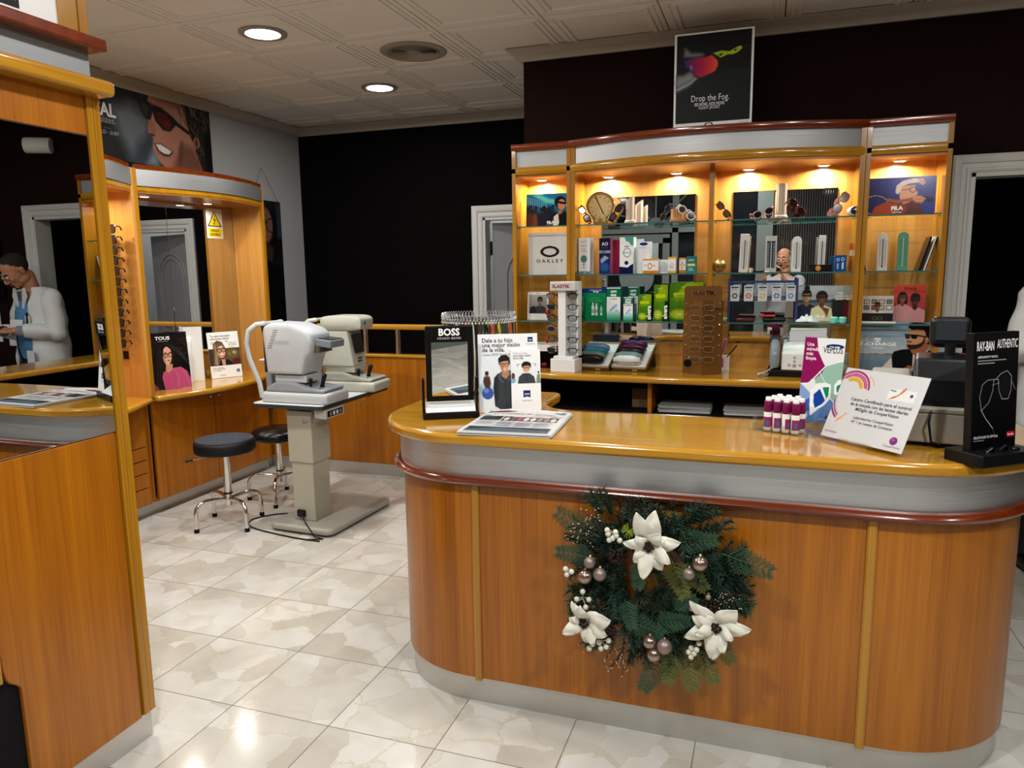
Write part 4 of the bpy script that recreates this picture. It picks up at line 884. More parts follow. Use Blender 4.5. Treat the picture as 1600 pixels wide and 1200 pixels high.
def art_sign():
    a = Art(.285, .235, 150, '#bcbcba'); a.grad('#b4b4b3', '#bfbfbf', True); k = a.asp
    def arcs(cu, cv, r, a0, a1, w, col, al=1.):
        a.line([(cu+r*math.cos(math.radians(t)), cv+r*math.sin(math.radians(t))/k) for t in np.linspace(a0, a1, 14)], w, col, al)
    cu, cv = .15, .70
    for i, (r, col, w) in enumerate(((.215, '#8f1453', .024), (.185, '#a31f62', .016), (.165, '#8f1453', .014), (.145, '#c39a3c', .014), (.118, '#b88a20', .036))): arcs(cu+.0, cv, r, 150-i*8, 8+i*3, w, col)
    for i, (r, col, w) in enumerate(((.30, '#7d1350', .024), (.272, '#5c1a55', .014), (.255, '#a34a80', .006))): arcs(.27, .58, r, 178, 232, w, col)
    arcs(.02, .50, .22, -62, -30,   .016, '#c07a50'); arcs(.02, .47, .21, -64, -32, .014, '#d79a72'); arcs(.02, .44, .2, -64, -36, .008, '#c98a62'); arcs(.27, .74, .15, 20, 70, .008, '#c07a50')
    a.text('Centro Certificado para el control', .565, .555, .0148, '#1a242b', bold=.016, wide=1.0); a.text('de la miopía con las lentes diarias', .565, .490, .0148, '#1a242b', bold=.016, wide=1.0); a.text('MiSight de CooperVision', .565, .425, .0148, '#1a242b', bold=.016, wide=1.0)
    a.text('Laboratorios CooperVision', .56, .315, .0128, '#232e36', bold=.012, wide=.97); a.text('Nº 1 en Lentes de Contacto', .56, .255, .0128, '#232e36', bold=.012, wide=.97)
    a.poly([(.61, .80), (.92, .80), (.92, .65), (.61, .65)], '#cfcfcd', .006); arcs(.60, .86, .17, -75, -18, .016, '#c39a3c'); arcs(.62, .88, .17, -75, -16, .012, '#a31f62'); arcs(.64, .90, .17, -75, -22, .006, '#c39a3c'); a.text('MiSight', .66, .765, .007, '#333333', bold=.01)
    a.ell(.875, .735, .018, .022, '#55104a', .2); a.ell(.87, .135, .043, .052, '#6a1763', .08); a.ell(.862, .150, .018, .02, '#a05a9a', .8, .7); a.text('CooperVision', .87, .045, .010, '#6d6d6d'); a.text('Live Brightly', .11, .07, .010, '#6d6d6d', wide=.9); return a
def art_veplus():
    a = Art(.125, .268, 90, '#dde0e0'); k = a.asp
    a.rect(0, 0, 1, .30, '#6f8fc0'); a.poly([(0, .45), (.3, .33), (.2, .12), (0, .2)], '#7d9ccb', .01); a.poly([(.1, .2), (.8, .3), (1, .1), (1, 0), (.1, 0)], '#5a80ba', .02)
    a.poly([(.32, .55), (.5, .67), (.8, .72), (1, .73), (1, .2), (.8, .3), (.4, .42)], '#8fb5a4', .01); a.poly([(0, 1), (0, .45), (.18, .46), (.36, .52), (.5, .58), (.58, .66), (.50, .72), (.36, .84), (.30, 1)], '#861556', .006)
    a.line([(.0, .44), (.2, .455), (.34, .53), (.6, .68), (1, .75)], .03, '#e8ebea'); a.poly([(.05, .2), (.3, .30), (.34, .14), (.2, .12)], '#2d5aa5', .006)
    a.poly([(.26, .36), (.40, .46), (.62, .48), (.76, .46), (.78, .30), (.66, .22), (.5, .16), (.32, .07), (.28, .2)], '#e8ebea', .006); a.poly([(.36, .33), (.5, .40), (.66, .27), (.58, .22), (.42, .17), (.37, .24)], '#15409a', .005); a.poly([(.56, .42), (.72, .43), (.72, .33), (.68, .29)], '#12805e', .005)
    a.poly([(.84, .46), (.92, .52), (1, .53), (1, .32), (.86, .36)], '#e8ebea', .006); a.poly([(.9, .45), (1, .48), (1, .37), (.91, .38)], '#12805e', .005); a.line([(.44, .6), (.62, .47)], .015, '#e8ebea'); a.line([(.78, .3), (1, .2)], .02, '#e8ebea')
    a.ell(.76, .905, .22, .028, '#1b2b6b', .04); a.ell(.68, .895, .07, .012, '#dde0e0', .1); a.ell(.82, .895, .07, .012, '#dde0e0', .1); a.text('VEPLUS', .72, .828, .028, '#20262e', bold=.004, wide=.66)
    for i, t in enumerate(('Una', 'mirada', 'más', 'limpia')): a.text(t, .07, .90-.055*i, .0155, '#ecd9e4', 'l', .02, .9)
    a.ell(.12, .07, .13, .06, '#cfd6dc', .1); a.text('AVIZOR', .80, .08, .007, '#1b2b6b', bold=.02); a.poly([(.68, .055), (.72, .10), (.76, .055)], '#1b2b6b', .004); a.text('www.avizor.com', .72, .04, .0062, '#e8ebea'); return a
def art_rayban():
    a = Art(.165, .315, 110, '#0b0b0c'); a.grad('#070708', '#131313')
    a.line([(.20, .33), (.15, .45), (.20, .56), (.32, .60), (.46, .60), (.44, .50), (.36, .40), (.24, .35), (.20, .33)], .012, '#8d8b86'); a.line([(.56, .60), (.58, .50), (.66, .42), (.80, .42), (.86, .50), (.86, .62), (.76, .67), (.62, .65), (.50, .60)], .012, '#9b9994'); a.line([(.46, .60), (.56, .60)], .012, '#8d8b86'); a.line([(.42, .55), (.60, .57)], .008, '#8d8b86'); a.ell(.71, .54, .13, .10, '#17181a', .2, .7)
    a.line([(.19, .34), (.30, .26), (.48, .16)], .012, '#b9b6b0'); a.line([(.48, .16), (.52, .10)], .018, '#2a2927'); a.line([(.86, .58), (.96, .50)], .010, '#8d8b86')
    a.text('RAY-BAN', .05, .86, .036, '#eeeeee', 'l', .016, .43); a.text('AUTHENTIC', .97, .875, .035, '#eeeeee', 'r', .006, .40)
    a.text('#RENUNCIATY NUNCA', .08, .795, .0085, '#cfcfcf', 'l', .02, .8); a.lines(.08, .775, .95, 1, .02, .009, '#8a8a88'); a.lines(.08, .752, .6, 1, .02, .009, '#8a8a88')
    a.text('SOLICITA EN TU ÓPTICA', .04, .085, .010, '#e0e0e0', 'l', .01, .8); a.lines(.04, .07, .36, 1, .02, .006, '#9a9a98'); a.rect(.80, .075, .97, .125, '#b8161d'); a.text('Ray-Ban', .885, .092, .0075, '#ffffff', bold=.01); return a
def art_bigface():
    a = Art(1.10, .52, 190, '#0f1011'); a.grad('#141414', '#1d1f22')
    r = random.Random(9)
    for i in range(26): a.ell(r.uniform(0, .4), r.uniform(.45, 1), r.uniform(.03, .1), r.uniform(.03, .12), r.choice(['#26282b', '#1a1b1d', '#34373a', '#2b2322', '#111213']), .8, .6)
    a.poly([(.16, .66), (.30, .74), (.44, .60), (.46, .30), (.5, 0), (.28, 0), (.20, .3)], '#5f666a', .10); a.poly([(.27, 0), (.35, .28), (.44, .42), (.5, .18), (.5, 0)], '#27323a', .08, .9); a.poly([(.4, .0), (.46, .22), (.50, .10), (.5, 0)], '#6d7f8a', .05)
    a.rect(0, 0, .22, .25, '#17191b', .15)
    # hair
    a.poly([(.42, 1), (.50, .82), (.80, .88), (.96, .78), (.98, .5), (.93, .2), (.86, .05), (.82, .2), (.8, .5), (.7, .8), (.44, 1)], '#1c1612', .05)
    # head
    a.poly([(.47, 1.0), (.44, .80), (.46, .66), (.44, .52), (.43, .44), (.47, .36), (.46, .25), (.47, .17), (.50, .08), (.55, 0), (.90, 0), (.86, .2), (.84, .36), (.80, .5), (.76, .8), (.70, 1)], '#a06e5a', .012)
    a.poly([(.62, 0), (.66, .2), (.72, .36), (.82, .34), (.86, .2), (.9, 0)], '#6b4436', .06); a.poly([(.50, .9), (.56, .86), (.7, .84), (.74, 1), (.5, 1)], '#7b5040', .05); a.ell(.52, .52, .06, .12, '#a87260', .7, .7); a.ell(.62, .30, .06, .16, '#a06a58', .8, .7); a.ell(.70, .22, .02, .18, '#55352a', .7, .8, rot=-12)
    a.poly([(.43, .47), (.44, .58), (.47, .60), (.50, .50), (.49, .42), (.455, .41)], '#96604e', .02); a.ell(.465, .405, .025, .016, '#4b2a22', .4)
    # smile
    a.poly([(.475, .30), (.53, .315), (.60, .26), (.635, .235), (.60, .16), (.55, .15), (.50, .20)], '#2c100e', .012); a.poly([(.485, .295), (.53, .302), (.60, .25), (.622, .233), (.595, .185), (.55, .185), (.51, .22)], '#dcd6d0', .010)
    for k in range(6): a.line([(.505+.020*k, .295-.006*k), (.513+.018*k, .20+.004*k)], .003, '#8f8a86', .8)
    a.line([(.50, .185), (.55, .13), (.60, .145)], .014, '#9a5d52', .8, .02)
    # ear, curls
    a.ell(.855, .42, .030, .085, '#8c5644', .12, rot=-8); a.ell(.855, .42, .014, .05, '#4a2a20', .5)
    for i in range(70):
        u = r.uniform(.70, .97); v = r.uniform(.35, .98) if u > .84 else r.uniform(.66, .98); a.line([(u, v), (u+r.uniform(-.02, .03), v-r.uniform(.05, .12)), (u+r.uniform(-.01, .05), v-r.uniform(.12, .2))], .005, r.choice(['#7d6c54', '#0d0a08', '#4a3c2c', '#978670', '#17110d']), .7)
    for i in range(26):
        u = r.uniform(.86, .95); v = r.uniform(.10, .35); a.line([(u, v), (u+r.uniform(-.02, .02), v-.08)], .004, r.choice(['#4e4236', '#0d0a08', '#2a211a']), .7)
    a.rect(.935, 0, 1, .60, '#08080a', .03)
    # sunglasses
    a.poly([(.365, .83), (.385, .70), (.42, .60), (.46, .60), (.48, .70), (.475, .80), (.42, .84)], '#0c0b0b', .008); a.poly([(.378, .81), (.395, .70), (.42, .63), (.445, .65), (.46, .74), (.44, .80)], '#2c2e22', .02)
    a.poly([(.475, .77), (.52, .78), (.60, .75), (.665, .68), (.665, .58), (.62, .50), (.56, .50), (.50, .60)], '#0c0b0b', .008); a.poly([(.50, .74), (.60, .72), (.645, .66), (.645, .59), (.61, .53), (.56, .53), (.52, .62)], '#43100f', .02); a.poly([(.56, .56), (.62, .54), (.645, .60), (.6, .66)], '#5c1314', .03)
    a.poly([(.36, .84), (.42, .86), (.48, .80), (.56, .80), (.66, .70), (.70, .64), (.80, .55), (.79, .51), (.68, .60), (.64, .60), (.60, .74), (.48, .77)], '#15110e', .008); a.line([(.45, .83), (.55, .79), (.63, .73)], .008, '#5a3a20', .8)
    a.text('REAL', .085, .52, .115, '#d8d8d8', 'c', .03, .9); a.text('sizes.', .13, .435, .06, '#9a9a9a', bold=-.003); a.rect(.095, .37, .15, .373, '#777777'); a.text('WORLD - SURF', .10, .30, .033, '#a8a8a8'); return a
def art_womanposter():
    a = Art(.42, 1.05, 80, '#0a0b0d'); a.grad('#0c0c0e', '#17191c'); a.ell(.62, .72, .45, .22, '#0b0b0c', .4); a.ell(.44, .80, .27, .15, '#6a4a3e', .2); a.ell(.36, .76, .12, .10, '#8a6452', .8, .8); a.poly([(.3, .70), (.28, .5), (.6, .45), (.7, .62)], '#33231c', .05)
    a.ring(.30, .83, .17, .055, .022, '#060606'); a.ring(.66, .80, .16, .055, .022, '#060606'); a.line([(.45, .83), (.52, .82)], .03, '#060606'); a.ell(.36, .71, .08, .014, '#5a2a28', .4); a.poly([(0, .5), (.3, .55), (.6, .50), (1, .46), (1, 0), (0, 0)], '#050506', .06); a.rect(.85, .70, 1, .98, '#27313b', .1); return a
def art_box(w, h, kind):
    a = Art(w, h, 34 if w < .12 else 64, '#e6e8e8')
    if kind == 'saline': a.rect(0, 0, 1, .08, '#5f8a83'); a.ell(.45, .42, .27, .105, '#4f8078', .05); a.ell(.45, .27, .06, .025, '#333333', .1); a.ell(.45, .19, .05, .02, '#333333', .1); a.text('AVIZOR', .45, .88, .010, '#6a6f70'); a.text('saline', .45, .76, .014, '#5a6a68'); a.lines(.25, .70, .7, 3, .035, .012, '#9aa0a0'); a.text('360', .55, .02, .012, '#e8e8e8')
    elif kind == 'peroxide': a.grad('#15306b', '#10103a'); a.text('AO', .52, .80, .026, '#e8e8f0', bold=.01); a.rect(.18, .70, .8, .79, '#3a2c6b', .03, .7); a.rect(0, .58, 1, .66, '#8f9aa0'); a.text('SEPT', .45, .60, .014, '#20304a', bold=.02); a.poly([(.1, .40), (.5, .52), (.9, .45), (.5, .36), (.2, .28)], '#9fb8d8', .06, .9); a.ell(.5, .2, .4, .12, '#2a62a8', .6, .8)
    elif kind == 'teal': a.poly([(.35, 1), (.45, .9), (.7, .86), (.8, .78), (1, .76), (1, 1)], '#4a9a90', .02); a.poly([(0, .2), (.6, .17), (.75, .22), (1, .28), (1, 0), (0, 0)], '#10163f', .01); a.ring(.55, .58, .26, .12, .03, '#20302f'); a.text('SOLUCION', .5, .56, .010, '#2a9a8a', bold=.02); a.rect(.35, .735, .68, .755, '#222222'); a.ell(.5, .30, .14, .055, '#10163f', .08)
    elif kind == 'blue': a.ell(.5, .93, .32, .05, '#1b2f78', .1); a.lines(.12, .82, .9, 1, .03, .015, '#5a70a8'); 
    elif kind == 'orange': a.rect(0, 0, 1, .2, '#d07818'); a.rect(0, .88, 1, 1, '#d8963a'); a.ring(.45, .5, .12, .18, .04, '#c05018'); a.lines(.08, .58, .28, 1, .05, .05, '#b06a30'); a.lines(.62, .55, .9, 1, .05, .05, '#b06a30')
    elif kind == 'yellow': a.rect(0, 0, 1, .14, '#d8a818'); a.rect(0, .88, 1, 1, '#e0b030'); a.ring(.5, .5, .2, .10, .07, '#c87828'); a.lines(.2, .34, .85, 1, .05, .03, '#888888')
    elif kind == 'white': a.lines(.1, .85, .9, 6, .13, .05, '#8d9aa8')
    elif kind == 'opteal': a.grad('#2f7f7c', '#2a6e70'); a.text('LIVIA', .5, .72, .014, '#cfe8e4', bold=.02); a.rect(.1, .42, .9, .56, '#d8cc6a'); a.lines(.2, .3, .8, 2, .1, .05, '#9ac8c0')
    elif kind == 'optibig':
        a.grad('#0c7a48', '#0f8a50'); a.rect(0, .86, 1, 1, '#16357a'); a.text('Sist. Recomendado', .66, .93, .0095, '#dfe6f0', bold=.01); a.text('90 días', .66, .875, .012, '#ffffff', bold=.03); a.ell(.08, .5, .16, .35, '#8fc8d8', .5, .8); a.rect(.0, .70, .18, .84, '#0b6a40'); a.text('opti', .10, .79, .016, '#ffffff', bold=.04); a.text('free', .10, .71, .016, '#ffffff', bold=.04)
        for x, s_ in ((.56, 1.), (.68, .95), (.84, .72)): a.rect(x-.045*s_, .16, x+.045*s_, .16+.30*s_, '#e6ece8', .01); a.rect(x-.02*s_, .16+.30*s_, x+.02*s_, .16+.40*s_, '#ffffff', .01); a.rect(x-.04, .24, x+.04, .34, '#7aa890', .01, .8)
        a.lines(.42, .72, .9, 3, .055, .014, '#5cc08c')
    elif kind == 'opti': a.rect(0, .72, 1, .97, '#0c6a44'); a.text('OPTI', .5, .85, .016, '#e8f4ee', bold=.05); a.text('FREE', .5, .745, .016, '#e8f4ee', bold=.05); a.text('PureMoist', .5, .64, .011, '#1c5a4a', bold=.01); a.grad('#0f8a50', '#cfe2ea', v0=0, v1=.30); a.poly([(.2, .33), (.7, .52), (.8, .47), (.3, .27)], '#86b4d4', .04); a.ell(.72, .3, .12, .05, '#9fd0b8', .3)
    elif kind == 'alvera':
        a.grad('#2e6a0e', '#6f9c10'); a.ell(.35, .80, .6, .22, '#9fb818', .7, .7); a.poly([(0, 1), (.5, 1), (.1, .6), (0, .62)], '#1f5a0e', .05, .6); a.ell(.30, .18, .36, .15, '#6a9a12', .1); a.ell(.30, .18, .28, .11, '#b5c828', .3); a.ell(.30, .18, .08, .03, '#e0e088', .3); a.poly([(.62, 0), (1, 0), (1, .55), (.8, .55), (.72, .2)], '#0f1a08', .05)
        a.text('avizor', .42, .88, .011, '#d8e8b0'); a.rect(.12, .64, .82, .74, '#b8cc18', .01); a.text('alvera', .96, .06, .034 if w < .15 else .04, '#ffffff', 'l', .03, .95, 90) if w < .15 else a.lines(.2, .70, .7, 2, .03, .01, '#3a5a10')
        for i in range(14): r = random.Random(i+3); a.ell(r.random(), r.random(), .012, .006, '#e8f4c0', .3)
    return a
# ================================================================== THINGS ON THE WALL CABINETS
Z1, Z2, Z3, ZC, ZT = 1.8012, 1.5202, 1.2522, .9722, 1.0052
_pal = {}
def plain(h, rough=.4, metal=0., coat=0.):
    k = (h, rough, metal, coat)
    if k not in _pal: _pal[k] = mat('finish_'+h.strip('#')+'_%d' % len(_pal), hx(h), rough, metal, coat, spec=.32)
    return _pal[k]
def superloop(w, h, e=2.6, n=22, tilt=0.):
    o = []
    for k in range(n):
        t = 2*PI*k/n; c, s = math.cos(t), math.sin(t)
        x = w/2*math.copysign(abs(c)**(2/e), c); z = h/2*math.copysign(abs(s)**(2/e), s)
        x *= 1+tilt*(z/h); o.append((x, z))
    return o
def glasses(name, label, cat, loc, rot, frame, lens, w=.05, h=.038, e=2.8, rim=.0022, group=None, temples=True, tl=.135, scale=1., brow=0, temple_m=None, tilt=.12, fold=False):
    t = thing(name, label, cat, loc, rot=rot, group=group); t.scale = (scale,)*3
    d = w/2+.009
    f = MB()
    for sx in (-1, 1):
        L = superloop(w, h, e, 22, tilt)
        pts = [(sx*(d+x*1), 0.004*abs(x/w)*0, z) for x, z in L]
        rr = [rim*(1.7 if (brow and z > h*.15) else 1.) for x, z in L]
        f.tube(pts, rr, 6, closed=True)
    f.tube([(-.010, 0, h*.18), (0, -.002, h*.26), (.010, 0, h*.18)], rim*1.2, 6)
    for sx in (-1, 1): f.tube([(sx*(d+w/2), 0, h*.28), (sx*(d+w/2+.006), .003, h*.3)], rim*1.5, 6)
    f.build('frame', frame, t, smooth=50)
    for sx in (-1, 1):
        L = superloop(w-.001, h-.001, e, 22, tilt); g = MB(); g.prism([(sx*d+x, z) for x, z in L], -.0006, .0006, axis='y'); g.build('lens', lens, t)
    if temples:
        for sx in (-1, 1):
            x = sx*(d+w/2+.006); q = MB()
            if fold: q.tube([(x, .003, h*.3), (x*.2, .010, h*.25), (-x*.85, .012, h*.1)], rim*1.2, 6)
            else: q.tube([(x, .003, h*.3), (x, tl*.7, h*.3), (x*.98, tl, h*.3-.02)], [rim*1.3, rim*1.1, rim*1.4], 6)
            q.build('temple', temple_m or frame, t, smooth=50)
    return t
def carton(label, x0, x1, y, z0, h, art, d=.045, rz=0., group=None, side='#d8dcdc', name='carton_box', cat='box', side_art=None):
    w = x1-x0; t = thing(name, label, cat, ((x0+x1)/2, y, z0), rz, group)
    q = MB(); q.rbox(-w/2, w/2, 0, d, 0, h, .001, 1); q.build('box', plain(side), t)
    art.mesh('front_print', t, PRINTG, y=-.0006); return t
def A(w, h, k): return art_box(w, h, k)
def put_poster(label, x0, x1, y, z, art, group=None, lean=-4, rz=0, name='poster_board', t=.004, mt=None, cat='poster'):
    sc_ = (x1-x0)/art.w
    p = poster(name, label, cat, art, ((x0+x1)/2, y, z), rot=(math.radians(lean), 0, math.radians(rz)), t=t/sc_, group=group, mt=mt); p.scale = (sc_,)*3; return p
def shelf_items():
    # ---- top shelf
    put_poster('glossy sunglasses poster with a man in a stadium crowd under blue light', -1.387, -1.115, 4.30, Z1, art_fila('crowd'), rz=2, mt=PRINTG)
    # bulb-shaped barometer
    t = thing('barometer', 'large brass light-bulb shaped barometer on the upper glass shelf', 'barometer', (-.94, 4.31, Z1))
    prof = [(-.035, 0), (.035, 0), (.042, .018), (.05, .045), (.078, .085)]+[(x, z+.103) for x, z in arc(0, 0, .083, -10, 190, 20)]+[(-.078, .085), (-.05, .045), (-.042, .018)]
    q = MB(); q.prism(prof, -.002, .022, axis='y'); q.build('case', plain('#b58b4a', .25, .7), t, smooth=30, bevel=.004)
    q = MB(); q.tube([(x, -.004, z+.0) for x, z in [(a, b) for a, b in prof]], .003, 8, closed=True); q.build('glass_rim', plain('#d9cfc0', .15, 1.), t, smooth=50)
    q = MB(); q.lathe([(0, -.006), (.066, -.004), (.068, 0)], 30, (0, 0, .103), 'y'); dl = q.build('dial', plain('#d8bd86', .3), t)
    q = MB(); q.prism([(-.03, .16), (-.026, .163), (.022, .062), (.018, .06)], -.009, -.007, axis='y'); q.build('pointer', BLACK, t)
    for sx in (-1, 1): q = MB(); q.lathe([(0, -.006), (.012, -.005), (.013, 0)], 16, (sx*.022, 0, .028), 'y'); q.build('small_dial', plain('#c9a96a', .3), t)
    for k in range(24):
        a = 2*PI*k/24; q = MB(); q.box(-.001, .001, -.0075, -.006, .05, .06, Matrix.Translation((0, 0, .103)) @ Matrix.Rotation(a, 4, 'Y')); q.build('tick', BLACK, dl, world=False) if k % 2 == 0 else q.bm.free()
    r90 = math.radians(90)
    glasses('sunglasses', 'black sunglasses standing on end left of the bulb-shaped barometer', 'sunglasses', (-1.02, 4.25, Z1+.06), (math.radians(-10), math.radians(58), 0), BLACK, DLENS, .048, .040, 3, .004, tl=.05, scale=.85, temple_m=BLACK)
    glasses('sunglasses', 'black sunglasses standing on end right of the bulb-shaped barometer', 'sunglasses', (-.838, 4.25, Z1+.062), (math.radians(-10), math.radians(-55), 0), BLACK, DLENS, .048, .040, 3, .004, tl=.05, scale=.85)
    colm = noisy(plain('#c3b29c', .5), 120, .4, .002)
    def column(label, x, y, z, r, hl, hr, base=True, m=colm, grp=None):
        t = thing('display_column', label, 'display column', (x, y, z), group=grp)
        q = MB(); n = 40; z0 = .016 if base else 0
        ring0, ring1 = [], []
        for k in range(n):
            a = 2*PI*k/n; rr = r*(1-.07*(k % 4 < 2)); px = rr*math.cos(a)
            ring0.append((px, rr*math.sin(a), z0)); ring1.append((px, rr*math.sin(a), hl+(hr-hl)*(px+r)/(2*r)))
        q.loft([ring0, ring1]); q.build('fluted_shaft', m, t)
        if base: q = MB(); q.lathe([(r*1.45, 0), (r*1.45, .007), (r*1.2, .009), (r*1.28, .014), (r*1.05, .02), (0, .02)], 28); q.build('base', m, t, smooth=40)
        return t
    column('taller broken white column on a round base, beside the barometer', -.762, 4.28, Z1, .024, .125, .158)
    column('shorter broken white column without base, beside the barometer', -.722, 4.34, Z1, .021, .095, .122, False)
    column('short wood-toned column stump with round sunglasses on both sides', -.508, 4.32, Z1, .032, .075, .072, True, plain('#b98a5c', .45))
    glasses('sunglasses', 'round dark sunglasses leaning upright on the short column', 'sunglasses', (-.562, 4.27, Z1+.052), (math.radians(-12), math.radians(-58), math.radians(-15)), plain('#2a2f36', .3), DLENS, .046, .044, 2, .0028, tl=.06, scale=.85)
    glasses('sunglasses', 'round white-framed sunglasses leaning on the short column', 'sunglasses', (-.448, 4.27, Z1+.048), (math.radians(-12), math.radians(38), math.radians(12)), plain('#d8dadb', .25), DLENS, .048, .046, 2, .0036, tl=.07, scale=.9)
    glasses('sunglasses', 'tortoiseshell sunglasses standing on end beside the centre upright', 'sunglasses', (-.250, 4.25, Z1+.055), (math.radians(-8), math.radians(52), 0), plain('#3a2012', .2), plain('#5f4a3a', .1), .046, .038, 3, .003, tl=.06, scale=.85)
    glasses('sunglasses', 'pale pink-framed sunglasses lying open left of the tall column', 'sunglasses', (-.045, 4.25, Z1+.032), (math.radians(5), math.radians(-18), math.radians(10)), plain('#c79f98', .25), DLENS, .046, .038, 2.2, .003, tl=.09, scale=.95)
    column('tall broken fluted column on a round base, centre of the right bay', .044, 4.30, Z1, .027, .183, .183, True, colm)
    column('half column behind the tall one, wood-toned', .036, 4.36, Z1, .024, .15, .13, False, plain('#b98a5c', .45))
    glasses('sunglasses', 'large spotted tortoiseshell sunglasses leaning on the tall column', 'sunglasses', (.122, 4.27, Z1+.055), (math.radians(-15), math.radians(48), math.radians(8)), plain('#3c1613', .15), plain('#27100e', .08), .05, .044, 3, .005, tl=.06, scale=.85)
    glasses('sunglasses', 'sunglasses with mauve lenses standing on end near the right upright', 'sunglasses', (.333, 4.26, Z1+.068), (math.radians(-6), math.radians(-60), 0), plain('#8a7470', .2, .5), plain('#6e4a4c', .08), .05, .045, 3, .0022, tl=.06, scale=.95)
    t = thing('desk_gadget', 'small white ball-shaped gadget with a dark round eye on the glass shelf', 'ornament', (.40, 4.29, Z1))
    q = MB(); q.ball((0, 0, .026), .034, 20, (1, .8, .76)); q.build('body', WHITEG, t, smooth=180); q = MB(); q.lathe([(0, -.033), (.016, -.031), (.02, -.024), (0, -.02)], 20, (0, 0, .03), 'y'); e_ = q.build('eye', plain('#2b3138', .2), t, smooth=60); q = MB(); q.ball((.003, -.034, .033), .005, 10); q.build('glint', WHITEG, e_)
    put_poster('sunglasses poster of a man in a white cap on a violet-blue ground', .472, .779, 4.34, Z1, art_fila('cap'), rz=-3, mt=PRINTG, lean=-3)
    # ---- second shelf
    a = Art(.254, .245, 70, '#c9c7c2'); oakley(a, .5, .56, .46); a._bg = '#c9c7c2'; a = Art(.254, .245, 80, '#d3d1cc'); a._bg = '#d3d1cc'; oakley(a, .52, .55, .46)
    t = thing('display_box', 'square white display box with a black oval logo, in the left cabinet', 'display box', (-1.245, 4.29, Z2)); q = MB(); q.rbox(-.127, .127, 0, .05, 0, .245, .003); q.build('box', CARD, t); a.mesh('front_print', t, PRINT, y=-.0006)
    B = [('tall white carton with a green dot, leftmost on the middle shelf', -1.055, -.985, 4.25, .208, 'saline', .06, '#d8dcdf'),
         ('dark blue lens-solution carton on the middle shelf', -.934, -.868, 4.25, .203, 'peroxide', .05, '#b02a58'),
         ('tall white carton with teal top and navy foot on the middle shelf', -.815, -.735, 4.25, .205, 'teal', .06, '#e8ecec'),
         ('white carton with a navy oval, behind the orange one', -.718, -.645, 4.27, .178, 'blue', .05, '#dfe4ea'),
         ('low orange and white carton at the front of the middle shelf', -.677, -.590, 4.22, .082, 'orange', .03, '#e0dcd4'),
         ('low white carton with grey print beside the orange one', -.588, -.542, 4.27, .073, 'white', .04, '#dfe4ea'),
         ('small yellow and white carton on the middle shelf', -.539, -.497, 4.24, .09, 'yellow', .03, '#e0dcd4'),
         ('small white carton with an orange foot beside the teal one', -.482, -.445, 4.27, .084, 'orange', .03, '#e0dcd4'),
         ('small teal carton at the right end of the middle shelf', -.440, -.388, 4.25, .092, 'opteal', .03, '#2f7f7c')]
    for lab, x0, x1, y, h, k, d, sd in B: carton(lab, x0, x1, y, Z2, h, A(x1-x0, h, k), d, math.radians(-6), 'cartons on the middle glass shelf', sd)
    for lab, x, y, z, r in (('small round brass barometer beside the centre upright', -.268, 4.26, Z2, .038),):
        t = thing('barometer', lab, 'barometer', (x, y, z)); q = MB(); q.lathe([(0, .016), (r, .014), (r, -.002), (r*.9, -.004)], 28, (0, 0, r), 'y'); q.build('case', plain('#c9a460', .2, .9), t, smooth=40)
        q = MB(); q.lathe([(0, -.004), (r*.9, -.003)], 28, (0, 0, r), 'y'); q.build('dial', plain('#d9cfae', .3), t); q = MB(); q.box(-.001, .001, -.006, -.0045, r*.7, r*1.7); q.build('pointer', BLACK, t)
    def thermo(lab, x, y, z, w, h, body, tube='#3c4c5c', rz=0., round_top=False, scale_c='#555555', inner=None, tilt=0):
        t = thing('thermometer', lab, 'thermometer', (x, y, z), rot=(math.radians(-4), math.radians(tilt), math.radians(rz)), group='thermometers on the middle shelf')
        o = [(-w/2, 0), (w/2, 0)] + ([(w/2*math.cos(math.radians(a)), h-w/2+w/2*math.sin(math.radians(a))) for a in range(0, 181, 20)] if round_top else [(w/2, h), (-w/2, h)])
        q = MB(); q.prism(o, 0, .009, axis='y'); q.build('board', plain(body, .4), t, bevel=.0015)
        if inner: q = MB(); q.box(-w*.36, w*.36, -.001, 0, h*.12, h*.86); q.build('dark_scale_panel', plain(inner, .4), t)
        q = MB()
        for sx in (-1, 1):
            for k in range(16): q.box(sx*w*.17 if sx > 0 else -w*.33, w*.33 if sx > 0 else -w*.17, -.0018, -.0005, h*(.16+.042*k), h*(.16+.042*k)+.0016)
        q.build('scale_marks', plain('#d8dcdc' if inner else scale_c, .5), t)
        q = MB(); q.cyl((0, -.0035, h*.12), (0, -.0035, h*.84), .0022, 8); q.ball((0, -.0035, h*.12), .0045, 10); q.build('glass_tube', plain(tube, .15), t, smooth=60); return t
    thermo('white thermometer on a wooden edge board, first of the middle-shelf row', -.138, 4.26, Z2, .048, .207, '#d9d4ca', rz=8, tilt=2)
    thermo('grey minimum-maximum thermometer with a black scale panel', .002, 4.26, Z2, .058, .192, '#b9bab6', '#c9d4dc', rz=4, inner='#15191f')
    thermo('white thermometer with rounded top, beside the grey one', .130, 4.26, Z2, .048, .187, '#dcdcd8', round_top=True)
    thermo('narrow white thermometer standing behind the small black box', .254, 4.29, Z2, .036, .190, '#d8d8d2', tilt=1)
    thermo('white thermometer with rounded top in the right cabinet', .546, 4.29, Z2, .050, .195, '#cfc9bd', round_top=True)
    thermo('green metal thermometer in the right cabinet', .640, 4.29, Z2, .050, .197, '#4f8f74', '#c9c9c0', round_top=True, scale_c='#2f5f4c')
